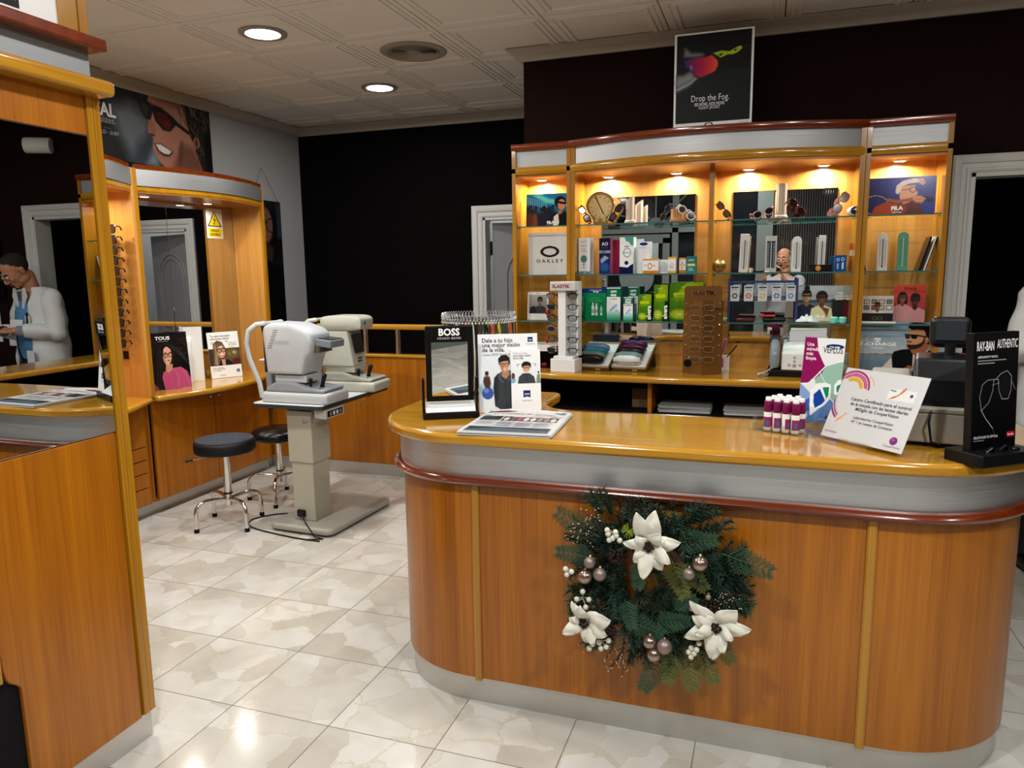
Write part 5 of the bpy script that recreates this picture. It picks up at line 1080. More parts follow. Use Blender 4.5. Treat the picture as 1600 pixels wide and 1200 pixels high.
    t = thing('black_box', 'small flat black box with an orange disc on its front', 'box', (.255, 4.225, Z2)); q = MB(); q.rbox(-.045, .048, 0, .03, 0, .036, .001); q.build('box', BLACK, t); q = MB(); q.lathe([(0, -.001), (.0135, -.001), (.0135, 0)], 20, (-.018, 0, .018), 'y'); q.build('orange_disc', plain('#d08a20'), t)
    t = thing('glass_cup', 'tiny clear ribbed glass beside the black box', 'glass', (.192, 4.25, Z2)); q = MB(); q.lathe([(0, 0), (.011, 0), (.014, .032), (.012, .032), (.009, .004), (0, .004)], 16); q.build('cup', ACRYL, t, smooth=40)
    t = thing('lens_case', 'small cream twist-lid case at the foot of the first thermometer', 'lens case', (-.100, 4.24, Z2)); q = MB(); q.lathe([(0, 0), (.008, 0), (.008, .02), (.006, .024), (0, .024)], 14); q.build('case', plain('#d9c9a4'), t, smooth=40)
    t = thing('pocket_ruler', 'short black and white ruler lying on the middle shelf', 'ruler', (-.045, 4.245, Z2)); q = MB(); q.rbox(-.045, .015, 0, .012, 0, .006, .001); q.build('black_half', BLACK, t); q = MB(); q.rbox(.0152, .04, 0, .012, 0, .007, .001); q.build('white_half', CARD, t)
    a = Art(.056, .084, 40, '#17538f'); a.ring(.28, .72, .1, .08, .05, '#cfe0f0'); a.ring(.68, .75, .12, .09, .05, '#cfe0f0'); a.rect(.2, .15, .35, .5, '#8fb0d0'); a.rect(.62, .15, .78, .55, '#cfe0f0')
    carton('small bright blue card box on the middle shelf, right bay', .318, .374, 4.26, Z2, .084, a, .012, 0, None, '#17538f')
    t = thing('card_stand', 'clear wedge stand holding an orange stick card at the bay end', 'card stand', (.392, 4.30, Z2)); q = MB(); q.prism([(-.02, 0), (.026, 0), (.026, .08), (.02, .08)], -.02, .02, axis='y'); q.build('wedge', ACRYL, t); q = MB(); q.box(-.002, .016, .022, .026, 0, .145); q.build('orange_card', plain('#c8702c'), t)
    q = MB(); q.box(.0, .014, .0205, .0218, .08, .11); q.build('white_patch', CARD, t)
    for lab, x, tilt in (('thin black tablet leaning on the left side of the right cabinet', .470, -9),):
        t = thing('tablet', lab, 'tablet', (x, 4.27, Z2), rot=(0, math.radians(-tilt-18), 0)); q = MB(); q.rbox(-.003, .001, 0, .12, 0, .17, .001); q.build('body', BLACK, t); q = MB(); q.box(.001, .0022, 0, .12, .0, .17); q.build('white_edge', CARD, t)
    for k, (lab, x, mm) in enumerate((('black display panel leaning to the right in the right cabinet', .715, BLACK), ('white-edged display panel leaning behind the black one', .738, CARD))):
        t = thing('leaning_panel', lab, 'panel', (x, 4.27, Z2), rot=(0, math.radians(15), 0)); q = MB(); q.rbox(-.003, .003, 0, .12, 0, .175, .001); q.build('panel', mm, t)
        q = MB(); q.box(.0032, .006, .0, .12, .0, .173); q.build('back_sheet', BLACK, t)
    # ---- third shelf
    a = Art(.13, .165, 60, '#dcdcd8'); a.rect(.07, .22, .93, .90, '#8d8c82'); a.grad('#6c6b60', '#a3a296', v0=.22, v1=.9, u0=.07, u1=.93); bust(a, .60, .68, .12, '#7a7468', '#0c0c0c', '#2a2c2e', '#0a0a0a'); a.poly([(.1, .22), (.15, .45), (.35, .5), (.45, .22)], '#101112', .02); a.rect(0, 0, 1, .22, '#dcdcd8'); a.rect(0, 0, .07, 1, '#dcdcd8'); a.rect(.93, 0, 1, 1, '#dcdcd8'); a.text('JULBO', .5, .93, .009, '#333333', bold=.01); a.lines(.3, .14, .7, 1, .02, .01, '#aaaaaa')
    put_poster('small framed black-and-white photo card of a man with raised arms', -1.378, -1.247, 4.27, Z3, a, lean=-6)
    B = [('wide green lens-solution carton with three white bottles printed on it', -1.068, -.890, 4.25, .186, 'optibig', .05, '#0b3f6b'),
         ('tall green and white lens-solution carton', -.886, -.805, 4.24, .190, 'opti', .05, '#3f6a6a'),
         ('shorter green and white lens-solution carton, in front', -.784, -.730, 4.22, .136, 'opti', .04, '#3f6a8a'),
         ('tall green lens-solution carton behind the shorter one', -.774, -.716, 4.31, .192, 'opti', .05, '#2f6a5a'),
         ('smallest lime-green aloe carton on the lower shelf', -.702, -.628, 4.24, .152, 'alvera', .04, '#0f1a08'),
         ('tall lime-green aloe carton on the lower shelf', -.617, -.538, 4.25, .205, 'alvera', .05, '#0f1a08'),
         ('wide lime-green aloe carton half behind the brown stand', -.532, -.345, 4.27, .214, 'alvera', .06, '#7f9a18')]
    for lab, x0, x1, y, h, k, d, sd in B: carton(lab, x0, x1, y, Z3, h, A(x1-x0, h, k), d, math.radians(-4), 'cartons on the lower glass shelf', sd)
    t = thing('small_toy', 'tiny pale green item on the lower shelf beside the brown stand', 'ornament', (-.232, 4.25, Z3)); q = MB(); q.ball((0, 0, .012), .014, 12, (1.1, .8, .86)); q.ball((.012, 0, .018), .008, 10); q.build('body', plain('#9fcf9a', .5), t, smooth=180)
    # battery rack
    t = thing('battery_rack', 'small blue wire rack of blister packs on the lower shelf', 'rack', (-.03, 4.29, Z3)); bl = plain('#39406e', .35)
    q = MB(); q.rbox(-.185, -.173, -.012, .012, 0, .235, .002); q.build('side_post', bl, t); q = MB(); q.rbox(.165, .177, -.012, .012, 0, .235, .002); q.build('side_post', bl, t)
    for z in (.21, .118): q = MB(); q.rbox(-.175, .168, -.006, .006, z, z+.008, .001); q.build('rail', bl, t)
    pc = ['#1a1a1c', '#c8404a', '#cfc83a', '#1b6ec0', '#4a86c0']
    nm = ['black', 'red', 'yellow', 'bright blue', 'pale blue']
    for k in range(5):
        p = thing('blister_pack', 'hearing-aid battery pack with a %s dial, hanging on the blue rack' % nm[k], 'battery pack', (-.03-.148+.072*k, 4.27, Z3+.112), group='battery packs on the blue rack')
        a = Art(.048, .086, 40, '#c9ccce'); a.rect(.1, .82, .9, .92, '#3a4a6a'); a.lines(.15, .78, .85, 2, .07, .03, '#7a8a9a')
        for j in range(6):
            an = 2*PI*j/6; a.ell(.5+.23*math.cos(an), .34+.13*math.sin(an), .10, .055, pc[k], .2)
        a.ell(.5, .34, .07, .04, '#dddddd', .2)
        q = MB(); q.rbox(-.024, .024, 0, .002, 0, .086, .0005); q.build('card', CARD, p); a.mesh('print', p, PRINTG, y=-.0006)
        q = MB()
        for j in range(6): an = 2*PI*j/6; q.ball((.011*math.cos(an), -.002, .029+.011*math.sin(an)), .0042, 8)
        q.build('blister_cells', ACRYL, p, smooth=180)
    for k, (lab, x, c, w, h) in enumerate((('dark red glasses case lying flat on the lower shelf', -.12, '#4a0f18', .10, .02), ('black glasses case lying flat beneath the battery packs', .03, '#0d0d10', .12, .026), ('red and black spectacle frame strap on the flat black case', -.005, '#a5282a', .08, .012))):
        z = Z3 + (.027 if k == 2 else 0)
        t = thing('glasses_case', lab, 'glasses case', (x, 4.26, z), rz=.1); q = MB(); q.rbox(-w/2, w/2, -.02, .03, 0, h, h*.45, 3); q.build('case', plain(c, .35), t, smooth=60)
    put_poster('wide poster of two people in sunglasses by the sea, on the lower shelf', .141, .426, 4.37, Z3, art_fila('pair'), lean=-3)
    t = thing('folded_cloth', 'crumpled white microfibre cloth on the lower shelf', 'cloth', (.198, 4.27, Z3)); q = MB(); n = 18; r = random.Random(2)
    V = [[(-.06+.12*i/n, -.03+.06*j/n, .005+.028*math.sin(PI*i/n)*math.sin(PI*j/n)*(1+.35*math.sin(i*1.7)+.3*math.sin(j*2.3+i*.6))) for i in range(n+1)] for j in range(n+1)]
    vs = [q.verts(row) for row in V]
    for j in range(n):
        for i in range(n): q._f([vs[j][i], vs[j][i+1], vs[j+1][i+1], vs[j+1][i]])
    o = q.build('cloth', plain('#d8dadd', .8), t, smooth=180)
    sm = o.modifiers.new('thick', 'SOLIDIFY'); sm.thickness = .002
    t = thing('contact_lens_case', 'mint-green contact lens case at the end of the lower shelf', 'lens case', (.350, 4.255, Z3)); q = MB()
    for sx in (-1, 1): q.lathe([(0, 0), (.017, 0), (.02, .008), (.02, .026), (.015, .031), (0, .031)], 20, (sx*.021, 0, 0))
    q.box(-.02, .02, -.008, .008, .004, .012); q.build('case', plain('#7fd8c8', .35), t, smooth=40)
    a = Art(.15, .195, 60, '#b8324a'); a.grad('#8a2f48', '#d2452e'); bust(a, .28, .66, .12, '#8a5540', '#17100f', '#c58a8a', long=True); bust(a, .68, .60, .14, '#4a2a22', '#140d0c', '#c98f8f'); a.text('TOUS', .5, .86, .020, '#15100f', bold=.03, wide=1.15)
    put_poster('red sunglasses poster with two women seen in profile', .619, .768, 4.34, Z3, a, lean=-3)
    a = Art(.149, .14, 56, '#c5beb4'); r = random.Random(6)
    for i in range(4):
        for j in range(2): a.rect(.06+.24*i, .48+.22*j, .25+.24*i, .65+.22*j, '#2a2624'); a.rect(.08+.24*i, .50+.22*j, .23+.24*i, .63+.22*j, r.choice(['#b8a896', '#d8d0c4', '#8a7464', '#a04030', '#6a7068']))
    bust(a, .5, .62, .12, '#7a5442', '#101010', '#d8d0c8', '#111111'); a.rect(0, 0, 1, .36, '#100e0e'); a.ring(.42, .17, .07, .06, .02, '#8a6a40'); a.ring(.60, .17, .07, .06, .02, '#8a6a40'); a.rect(0, .0, 1, .05, '#d0d0ce')
    put_poster('small poster of framed pictures with spectacles below, beside the red poster', .462, .611, 4.28, Z3, a, lean=-4)
    t = thing('white_tray', 'thin white tray at the foot of the small framed-pictures poster', 'tray', (.535, 4.24, Z3)); q = MB(); q.rbox(-.085, .085, -.01, .02, 0, .009, .002); q.build('tray', WHITE, t)
    # lead of the spotlight in the side cabinets
    for x, lab in ((-1.29, 'thin lamp cable hanging behind the display box'), (.735, 'thin white lamp cable hanging in the right cabinet')):
        q = MB(); q.tube([(x, 4.43, 1.50), (x+.012, 4.43, 1.44), (x-.002, 4.43, 1.37), (x+.004, 4.43, 1.26)], .0018, 6); tag(q.build('lamp_cable', plain('#8a8580'), None, smooth=60), lab, 'cable')
    # fog poster standing on top of the cabinet
    put_poster('tall black poster of a purple goggle with white border, on top of the cabinet', -.513, -.118, 4.14, 2.2632, art_fog(), lean=0, t=.005)
    bpy.data.objects[-1] if 0 else None
shelf_items()
# ================================================================== THINGS ON THE BACK COUNTER
def slastik_white():
    t = thing('glasses_stand', 'white column eyewear display stand with red lettering, on the back counter', 'display stand', (-1.085, 4.08, ZC), rz=math.radians(-8))
    q = MB(); q.rbox(-.075, .075, -.055, .055, 0, .075, .003).rbox(-.06, .06, -.045, .045, .075, .09, .003); q.build('base', WHITE, t)
    q = MB(); q.box(-.035, .012, -.035, .05, .09, .46).box(.012, .022, .03, .05, .09, .46).box(.022, .075, .042, .05, .09, .46).box(-.05, -.035, .03, .05, .09, .46).box(.068, .075, -.01, .05, .09, .46); q.build('column', WHITE, t, bevel=.002)
    q = MB(); q.rbox(-.075, .075, -.055, .055, .46, .51, .003); q.build('header', WHITE, t)
    a = Art(.14, .04, 30, '#bdbdb9'); a.text('SLASTIK', .45, .25, .026, '#8a1218', bold=.03, wide=1.15); a.mesh('print', t, PRINT, y=-.0558, z0=.465)
    cols = ['#2a2c30', '#15161a', '#6a6c70', '#222428', '#3a3c40', '#1a1b1e']
    for k in range(6):
        z = .10+.062*k
        for s, nm in ((1, 'right'), (-1, 'left')):
            W = Matrix.LocRotScale(t.location, t.rotation_euler, None) @ Vector((.014 if s > 0 else -.054, -.018, z+.018))
            lens = LENS if s > 0 or k % 2 else DLENS
            glasses('eyeglasses', 'dark-browed %s hanging on the %s side of the white stand' % ('clear eyeglasses' if lens is LENS else 'sunglasses', nm), 'eyeglasses', W, (math.radians(4), 0, math.radians(6*s-8)), plain(cols[k], .25), lens, .050, .034, 2.8, .0022, tl=.12, scale=.95, brow=1, group='eyewear on the %s side of the white stand' % nm, temple_m=plain('#15161a', .3))
    for z in (.16, .32):
        W = Matrix.LocRotScale(t.location, t.rotation_euler, None) @ Vector((-.098, -.045, z))
        o = thing('price_tag', 'small red drop-shaped tag hanging left of the white stand', 'tag', W, group='red tags on the white stand'); q = MB(); q.lathe([(0, 0), (.008, .006), (.010, .016), (.004, .034), (0, .04)], 12); q.build('tag', plain('#a0141c'), o, smooth=60)
def slastik_brown():
    t = thing('glasses_stand', 'brown translucent folded eyewear stand with black lettering, on the back counter', 'display stand', (-.335, 4.10, ZC))
    br = mat('brown_acrylic', hx('#694722'), .18)
    q = MB(); q.prism([(-.105, .06), (0, 0), (.105, .06), (.105, .064), (0, .004), (-.105, .064)], 0, .40); q.build('folded_panel', br, t)
    q = MB(); o = [(-.098, .36), (.098, .36), (.098, .45)]+[(a, b) for a, b in arc(.08, .46, .02, 0, 90, 5)]+[(a, b) for a, b in arc(-.08, .46, .02, 90, 180, 5)]; q.prism(o, .03, .034, axis='y'); q.build('header', br, t)
    a = Art(.13, .03, 24, '#5a3a1c'); 
    for w_, bo, u in (('SLAS', 0., .33), ('TIK', .035, .79)):
        a.text(w_, u, .2, .030, '#0a0604', bold=bo+.012, wide=1.0)
    a.a[:] = Art.c('#694722'); a.mesh('lettering', t, PRINT, y=.029, z0=.425)
    for k in range(6):
        glasses('eyeglasses', 'thin clear-rimmed eyeglasses clipped across the brown stand', 'eyeglasses', (-.335, 4.092, ZC+.085+.056*k), (math.radians(6), 0, 0), plain('#7d6a58', .15), LENS, .052, .032, 3, .0013, tl=.10, scale=1.0, group='eyeglasses on the brown stand')
        for sx in (-1, 1): q = MB(); q.ball((sx*.088, .028, .105+.056*k), .004, 8); q.build('holder_peg', CHROME, t)
    t = thing('round_tag', 'round black tag hanging at the lower left of the brown stand', 'tag', (-.405, 4.085, ZC+.065)); q = MB(); q.lathe([(0, -.002), (.022, -.002), (.022, .002), (0, .002)], 24, (0, 0, 0), 'y'); q.build('disc', BLACK, t); q = MB(); q.tube([(0, 0, .022), (.01, 0, .04)], .0008, 5); q.build('thread', CARD, t)
def trays():
    def tray(lab, x0, y0, cols):
        t = thing('case_tray', lab, 'tray', (x0, y0, ZC), rot=(math.radians(26), 0, math.radians(-6)))
        q = MB(); q.box(-.09, .09, .235, .245, -.115, .0); q.build('rear_prop', plain('#5a4428', .4, .4), t)
        q = MB(); q.rbox(-.1, .1, 0, .26, 0, .022, .002); q.build('base', plain('#5a4428', .4, .4), t)
        q = MB(); q.box(-.1, .1, 0, .004, .022, .034).box(-.1, .1, .256, .26, .022, .034).box(-.1, -.096, 0, .26, .022, .034).box(.096, .1, 0, .26, .022, .034); q.build('rim', plain('#b8ab90', .3, .3), t)
        q = MB(); q.box(-.096, .096, .004, .256, .020, .024); q.build('lining', CARD, t)
        q = MB(); q.rbox(.02, .05, -.002, .001, .006, .016, .0005); q.build('label_plate', CHROME, t)
        for k, (nm, c) in enumerate(cols):
            W = Matrix.LocRotScale(t.location, t.rotation_euler, None) @ Vector((-.015, .035+.042*k, .0245))
            g = thing('glasses_case', lab_case % (nm, 'left' if 'left' in lab else 'right'), 'glasses case', W, rot=t.rotation_euler); n = 10
            q = MB(); q.tube([(-.078, 0, .02), (-.072, 0, .026), (-.04, 0, .030), (.04, 0, .030), (.072, 0, .026), (.078, 0, .02)], [(.004, .004), (.017, .02), (.021, .030), (.021, .030), (.017, .02), (.004, .004)], 14)
            q.build('shell', plain(c, .3), g, smooth=60); q = MB(); q.box(-.076, .076, -.0215, -.0195, .029, .0305); q.build('seam', BLACKM, g)
    lab_case = '%s glasses case lying in the %s case tray'
    tray('left tray of glasses cases with a wooden rim, beside the white stand', -.945, 4.14, [('black', '#0c0c0e'), ('patterned grey-green', '#5a6a60'), ('teal', '#0f6a78'), ('slate blue', '#66748f')])
    tray('right tray of glasses cases with a wooden rim', -.735, 4.14, [('white', '#d4d8da'), ('grey-green', '#6f8a8a'), ('black', '#15161a'), ('burgundy', '#4a1230'), ('purple', '#3c1a4a')])
    t = thing('glasses_case', 'dark blue-grey rectangular glasses case standing behind the left tray', 'glasses case', (-.93, 4.40, ZC), rz=-.1); q = MB(); q.rbox(-.075, .075, 0, .035, 0, .185, .004); q.build('case', plain('#2f3646', .5), t)
def dark_box():
    t = thing('display_cube', 'low black open display box with a white top, left of the white stand', 'display box', (-1.27, 4.18, ZC)); q = MB(); q.box(-.10, .09, .19, .2, 0, .10).box(-.10, -.095, 0, .2, 0, .10).box(.085, .09, 0, .2, 0, .10).box(-.10, .09, 0, .2, 0, .006); q.build('body', BLACK, t)
    q = MB(); q.rbox(-.105, .10, -.005, .205, .10, .135, .003); q.build('white_top', WHITE, t)
    for k, (c, n) in enumerate((('#2a3a9a', 'blue'), ('#a01a22', 'red'))):
        g = thing('lens_case', '%s lens case inside the low black display box' % n, 'lens case', (-1.30+.04*k, 4.23, ZC+.0065)); q = MB(); q.rbox(-.016, .016, -.01, .01, 0, .018, .004); q.build('case', plain(c), g)
def fax():
    t = thing('fax_machine', 'white and grey desk fax telephone on the back counter', 'fax machine', (.165, 4.22, ZC), rz=math.radians(-4))
    q = MB(); q.rbox(-.16, .17, -.09, .12, 0, .035, .006); q.build('black_base', BLACK, t)
    q = MB(); q.prism([(-.09, .035), (-.085, .125), (.02, .175), (.11, .18), (.12, .035)], -.085, .16, axis='x'); q.build('body', WHITEG, t, bevel=.006)
    q = MB(); q.prism([(-.0915, .04), (-.0875, .118), (-.089, .12), (-.093, .04)], -.08, .04, axis='x'); q.build('keypad_panel', WHITE, t)
    for k, (x, z, r) in enumerate(((-.02, .105, .006), (-.02, .085, .006), (-.045, .065, .007), (-.02, .062, .010), (.008, .065, .006))): q = MB(); q.lathe([(r, -.002), (r*.8, -.004), (0, -.004)], 14, (x, -.0925, z), 'y'); q.build('key', plain('#9aa2aa', .3), t)
    q = MB(); q.rbox(-.05, .13, .03, .045, .17, .25, .003, M=None); q.build('paper_support', CARD, t)
    q = MB(); q.rbox(-.07, .14, .05, .10, .17, .19, .01); q.build('paper_slot', GREYP, t)
    q = MB(); q.rbox(-.055, .125, .026, .029, .18, .235, .001); q.build('paper_sheet', plain('#c8ccd0'), t)
    q = MB(); q.rbox(-.15, -.092, -.08, .08, .03, .06, .01); q.build('handset_cradle', BLACK, t)
    q = MB(); q.tube([(-.12, -.085, .055), (-.12, -.095, .075), (-.12, -.085, .12), (-.12, -.07, .17), (-.12, -.06, .19)], [(.022, .02), (.026, .024), (.026, .022), (.024, .02), (.018, .014)], 14); q.build('handset', plain('#7f8c96', .15), t, smooth=60)
    q = MB(); q.rbox(-.15, -.095, -.06, .02, .17, .21, .012); q.build('handset_head', plain('#2a2c30', .3), t)
    q = MB(); pts = []
    for k in range(220):
        a = k*.55; u = k/219; pts.append((-.12-.03*u-.06*math.sin(u*PI)+.0075*math.cos(a)*.3, -.095-.03*math.sin(u*PI)+.0075*math.cos(a), .009+.045*(1-u)**6+.0065*math.sin(a)+.002))
    q.tube(pts, .0022, 5); q.build('coiled_cord', plain('#c4bfb4', .4), t, smooth=60)
    t = thing('spray_bottle', 'small clear bottle with a maroon cap standing behind the telephone handset', 'bottle', (.045, 4.36, ZC)); q = MB(); q.lathe([(0, 0), (.022, 0), (.022, .19), (.018, .2), (0, .2)], 18); q.build('bottle', plain('#7f8488', .1), t, smooth=40); q = MB(); q.lathe([(.021, .2), (.021, .235), (0, .235)], 18); q.build('cap', plain('#4a0f20', .3), t, smooth=40)
    q = MB(); q.lathe([(.018, .16), (.023, .165), (.023, .195), (.019, .2)], 18); q.build('collar', CHROME, t, smooth=40)
    t = thing('pen_cup', 'small white and pink paper cup of pens beside the brown stand', 'pen cup', (-.225, 4.32, ZC)); q = MB(); q.rbox(-.026, .026, -.02, .02, 0, .085, .001); q.build('cup', CARD, t); q = MB(); q.box(-.026, -.004, -.0215, -.0202, .02, .07); q.build('pink_label', plain('#c8408a'), t)
    t = thing('pen', 'black pen standing in the small white and pink cup', 'pen', (-.205, 4.30, ZC+.086)); t.rotation_euler = (0, math.radians(38), 0); q = MB(); q.cyl((0, 0, -.01), (0, 0, .075), .0035, 8); q.build('barrel', BLACK, t)
    t = thing('ruler_strip', 'pink and black striped measuring strip leaning beside the brown stand', 'ruler', (-.243, 4.29, ZC+.088)); t.rotation_euler = (0, math.radians(14), 0); q = MB(); q.box(-.01, .01, 0, .002, 0, .10); q.build('strip', plain('#d88ab0'), t); q = MB()
    for k in range(9): q.box(-.004, .008, -.001, 0, .012+.009*k, .016+.009*k)
    q.build('black_marks', BLACK, t)
    for z, lab in ((0, 'lower of the two stacked pale paper rolls beside the man-by-the-sea poster'), (.0605, 'upper of the two stacked pale paper rolls beside the man-by-the-sea poster')):
        t = thing('paper_roll', lab, 'paper roll', (.403, 4.28, ZC+z)); q = MB(); q.lathe([(.006, .001), (.019, .001), (.020, .003), (.020, .057), (.019, .06), (.006, .06), (.006, .001)], 24); q.build('roll', plain('#a9a6a0', .7), t, smooth=40)
    t = thing('desk_tidy', 'black angular desk tidy right of the fax machine', 'desk organiser', (.322, 4.17, ZC)); q = MB(); q.prism([(-.04, 0), (.05, 0), (.045, .05), (.0, .085), (-.04, .09)], 0, .06, axis='y'); q.build('body', BLACK, t, bevel=.003)
    put_poster('wide seaside poster of a bearded man in sunglasses and a dark waistcoat', .437, .883, 4.26, ZC+.001, art_tcharge(), lean=-5, rz=-1, mt=PRINTG)
def cavity():
    t = thing('cardboard_box', 'small brown cardboard box inside the open shelf under the back counter', 'box', (-.675, 4.2, .7585)); q = MB(); q.rbox(-.05, .05, 0, .15, 0, .11, .002); q.build('box', plain('#7d6242', .8), t)
    r = random.Random(12)
    for i, (x, w, d, n) in enumerate(((-.42, .28, .2, 9), (-.08, .26, .22, 7), (.2, .26, .2, 10))):
        t = thing('paper_stack', ['stack of loose white papers on the open shelf, beside the cardboard box', 'low stack of papers on the middle of the open shelf', 'stack of papers at the right end of the open shelf'][i], 'papers', (x, 4.1, .7585), group=None)
        for k in range(n):
            q = MB(); dx, dy = r.uniform(-.006, .006), r.uniform(-.006, .006); q.box(-w/2+dx, w/2+dx, dy, d+dy, .004*k, .004*k+.0034, Matrix.Rotation(r.uniform(-.03, .03), 4, 'Z')); q.build('sheet_bundle', plain(r.choice(['#c9c9c6', '#b4b6b6', '#d6d4cf'])), t)
slastik_white(); slastik_brown(); trays(); dark_box(); fax(); cavity()

# ================================================================== THINGS ON THE RECEPTION COUNTER
def front_items():
    # boss mirror
    t = thing('counter_mirror', 'black-framed tilting counter mirror with white lettering', 'mirror', (-1.120, 2.517, ZT), rz=math.radians(28))
    q = MB(); q.rbox(-.105, .105, -.045, .055, 0, .02, .002).rbox(-.105, -.095, -.012, .012, .02, .15, .002).rbox(.095, .105, -.012, .012, .02, .15, .002); q.build('stand', BLACK, t)
    q = MB(); q.rbox(-.105, .105, -.046, -.034, 0, .026, .002); q.build('front_lip', BLACK, t)
    q = MB(); q.prism([(-.030, .021), (.03, .021), (.03, .055), (.02, .055)], -.093, .093, axis='x'); q.build('white_tray', WHITE, t)
    M = Matrix.Translation((0, .0, .062)) @ Matrix.Rotation(math.radians(4.8), 4, 'X')
    q = MB(); q.rbox(-.088, .088, -.008, .008, 0, .285, .004, M=M); f = q.build('frame', mat('satin_black_frame', (.004, .004, .004), .5, spec=.15), t)
    q = MB(); q.box(-.067, .067, -.0095, -.0083, .022, .225, M=M); q.build('mirror_glass', mat('clean_mirror', (.93, .93, .92), 0., metal=1.), f)
    a = Art(.12, .045, 24, '#050505'); a.text('BOSS', .5, .36, .036, '#ffffff', bold=.035, wide=.95); a.text('HUGO BOSS', .5, .04, .0105, '#c0c0c0', bold=.02, wide=1.5); a.mesh('lettering', f, PRINTC, M=M @ Matrix.Translation((0, -.0090, .234)))
    # kid poster + leaflet
    a = art_boy(); p = put_poster('white standing poster of a smiling boy in a grey shirt, beside the counter mirror', -1.052, -.820, 2.665, ZT+.001, a, rz=26, lean=-7, name='standing_display', t=.006)
    for ch in list(C.objects):
        pass
    q = MB(); q.prism([(.008, .0), (.008, .2), (.09, .0)], -.03, .03, axis='x'); q.build('easel_back', CARD, p)
    al = art_boyleaf(); Wp = wm(p) @ Vector((.066, -.012, .0)); 
    t = thing('leaflet_stack', 'narrow stack of leaflets with the same boy, in front of the white poster', 'leaflets', Wp, rot=p.rotation_euler); q = MB(); q.rbox(-.0575, .0575, 0, .009, .004, .24, .001); q.build('leaflets', CARD, t); al.mesh('front_print', t, PRINT, y=-.0008, z0=.004)
    # newspaper
    t = thing('newspaper', 'folded newspaper lying on the reception counter in front of the boy poster', 'newspaper', (-.83, 2.44, ZT), rz=math.radians(4))
    for k, (dx, dy) in enumerate(((0, 0), (.006, .004), (-.003, .007), (.004, .001), (0, .003))):
        q = MB(); nx = 12; z = .0022*k
        V = []
        for j in range(nx+1):
            row = []
            for i in range(nx+1):
                u, v = i/nx, j/nx; sk = .055*(v)
                row.append((-.16+dx+.32*u+sk*.0, -.19+dy+.38*v, z+.0005+(.010*math.sin(PI*u*.9)*v*v+.008*max(0, v-.75)*math.sin(6*u))*(k+1)/5))
            V.append(row)
        lo = [q.verts(r) for r in V]; hi = [q.verts([(x, y, zz+.0018) for x, y, zz in r]) for r in V]
        for j in range(nx):
            for i in range(nx): q._f([hi[j][i], hi[j][i+1], hi[j+1][i+1], hi[j+1][i]]); q._f([lo[j][i], lo[j+1][i], lo[j+1][i+1], lo[j][i+1]])
        for i in range(nx): q._f([lo[0][i], lo[0][i+1], hi[0][i+1], hi[0][i]]); q._f([lo[nx][i+1], lo[nx][i], hi[nx][i], hi[nx][i+1]]); q._f([lo[i][0], hi[i][0], hi[i+1][0], lo[i+1][0]]); q._f([lo[i][nx], lo[i+1][nx], hi[i+1][nx], hi[i][nx]])
        q.build('sheet', plain('#c4c5c4', .75), t)
    a = art_newspaper()
    def cv(p):
        u = (p[0]+.15)/.30; v = p[2]/.38; u = .02+.96*u; v = .02+.96*v
        return (-.16+.32*u, -.19+.003+.38*v, .0088+.0026+.010*math.sin(PI*u*.9)*v*v+.008*max(0, v-.75)*math.sin(6*u)+.0006+(-p[1])*1.)
    a.mesh('front_page', t, PRINT, y=0, curve=cv)
    # round stand of cords
    t = thing('cord_stand', 'round revolving stand full of hanging eyewear cords, behind the boy poster', 'display stand', (-1.190, 3.00, ZT))
    q = MB(); q.lathe([(0, 0), (.09, 0), (.09, .012), (.02, .018), (.012, .02), (.012, .345), (0, .345)], 28); q.build('pole', CHROME, t, smooth=40)
    q = MB(); q.tube([(.155*math.cos(2*PI*k/40), .155*math.sin(2*PI*k/40), .335) for k in range(40)], .0016, 6, closed=True)
    for k in range(8): a_ = 2*PI*k/8; q.cyl((0, 0, .335), (.155*math.cos(a_), .155*math.sin(a_), .335), .002, 6)
    q.build('ring', plain('#3a3a3a', .3, .3), t, smooth=60)
    r = random.Random(21); pal = [('black', '#0c0c0c', 26), ('brown', '#4a3226', 12), ('grey', '#5a5c5e', 9), ('yellow-green', '#b8bc2a', 4), ('orange', '#b8532a', 3), ('silver-beaded', '#9a9a9a', 5), ('dark green', '#1f4a32', 3), ('off-white', '#c8c8c0', 3), ('tan', '#8a6a44', 4)]
    lst = [(n, c) for n, c, k in pal for _ in range(k)]; r.shuffle(lst); N = len(lst); proto = {}
    for k, (n, c) in enumerate(lst):
        ang = 2*PI*k/N
        if n not in proto:
            o = thing('eyewear_cord', '%s eyewear cord hanging on the round stand' % n, 'eyewear cord', (0, 0, 0), group='%s cords on the round stand' % n)  # one eyewear cord per colour, copied around the stand
            q = MB(); q.tube([(0, 0, .0), (.006, 0, -.04), (.008, 0, -.15), (.006, 0, -.265), (0, 0, -.285), (-.006, 0, -.265), (-.008, 0, -.15), (-.005, 0, -.04), (0, 0, .0)], .0042, 6); q.build('cord', plain(c, .6), o, smooth=60)
            q = MB(); q.tube([(-.004, 0, .004), (-.009, .004, .022), (0, 0, .034), (.009, -.004, .022), (.004, 0, .004)], .0011, 5); q.ball((0, 0, -.004), .0055, 8); q.tube([(0, 0, .0), (.012, -.004, .012)], .0018, 5); q.build('clip', plain('#c4c4c4', .25, .3), o, smooth=60); proto[n] = o
        else: o = dup(proto[n])
        o.location = (-1.190+.158*math.cos(ang), 3.00+.158*math.sin(ang), ZT+.331); o.rotation_euler = (0, 0, ang+r.uniform(-.3, .3)+PI/2)
    # spray bottles in acrylic tray
    t = thing('acrylic_tray', 'clear acrylic display tray holding rows of small spray bottles', 'display tray', (.085, 2.60, ZT), rz=math.radians(-24))
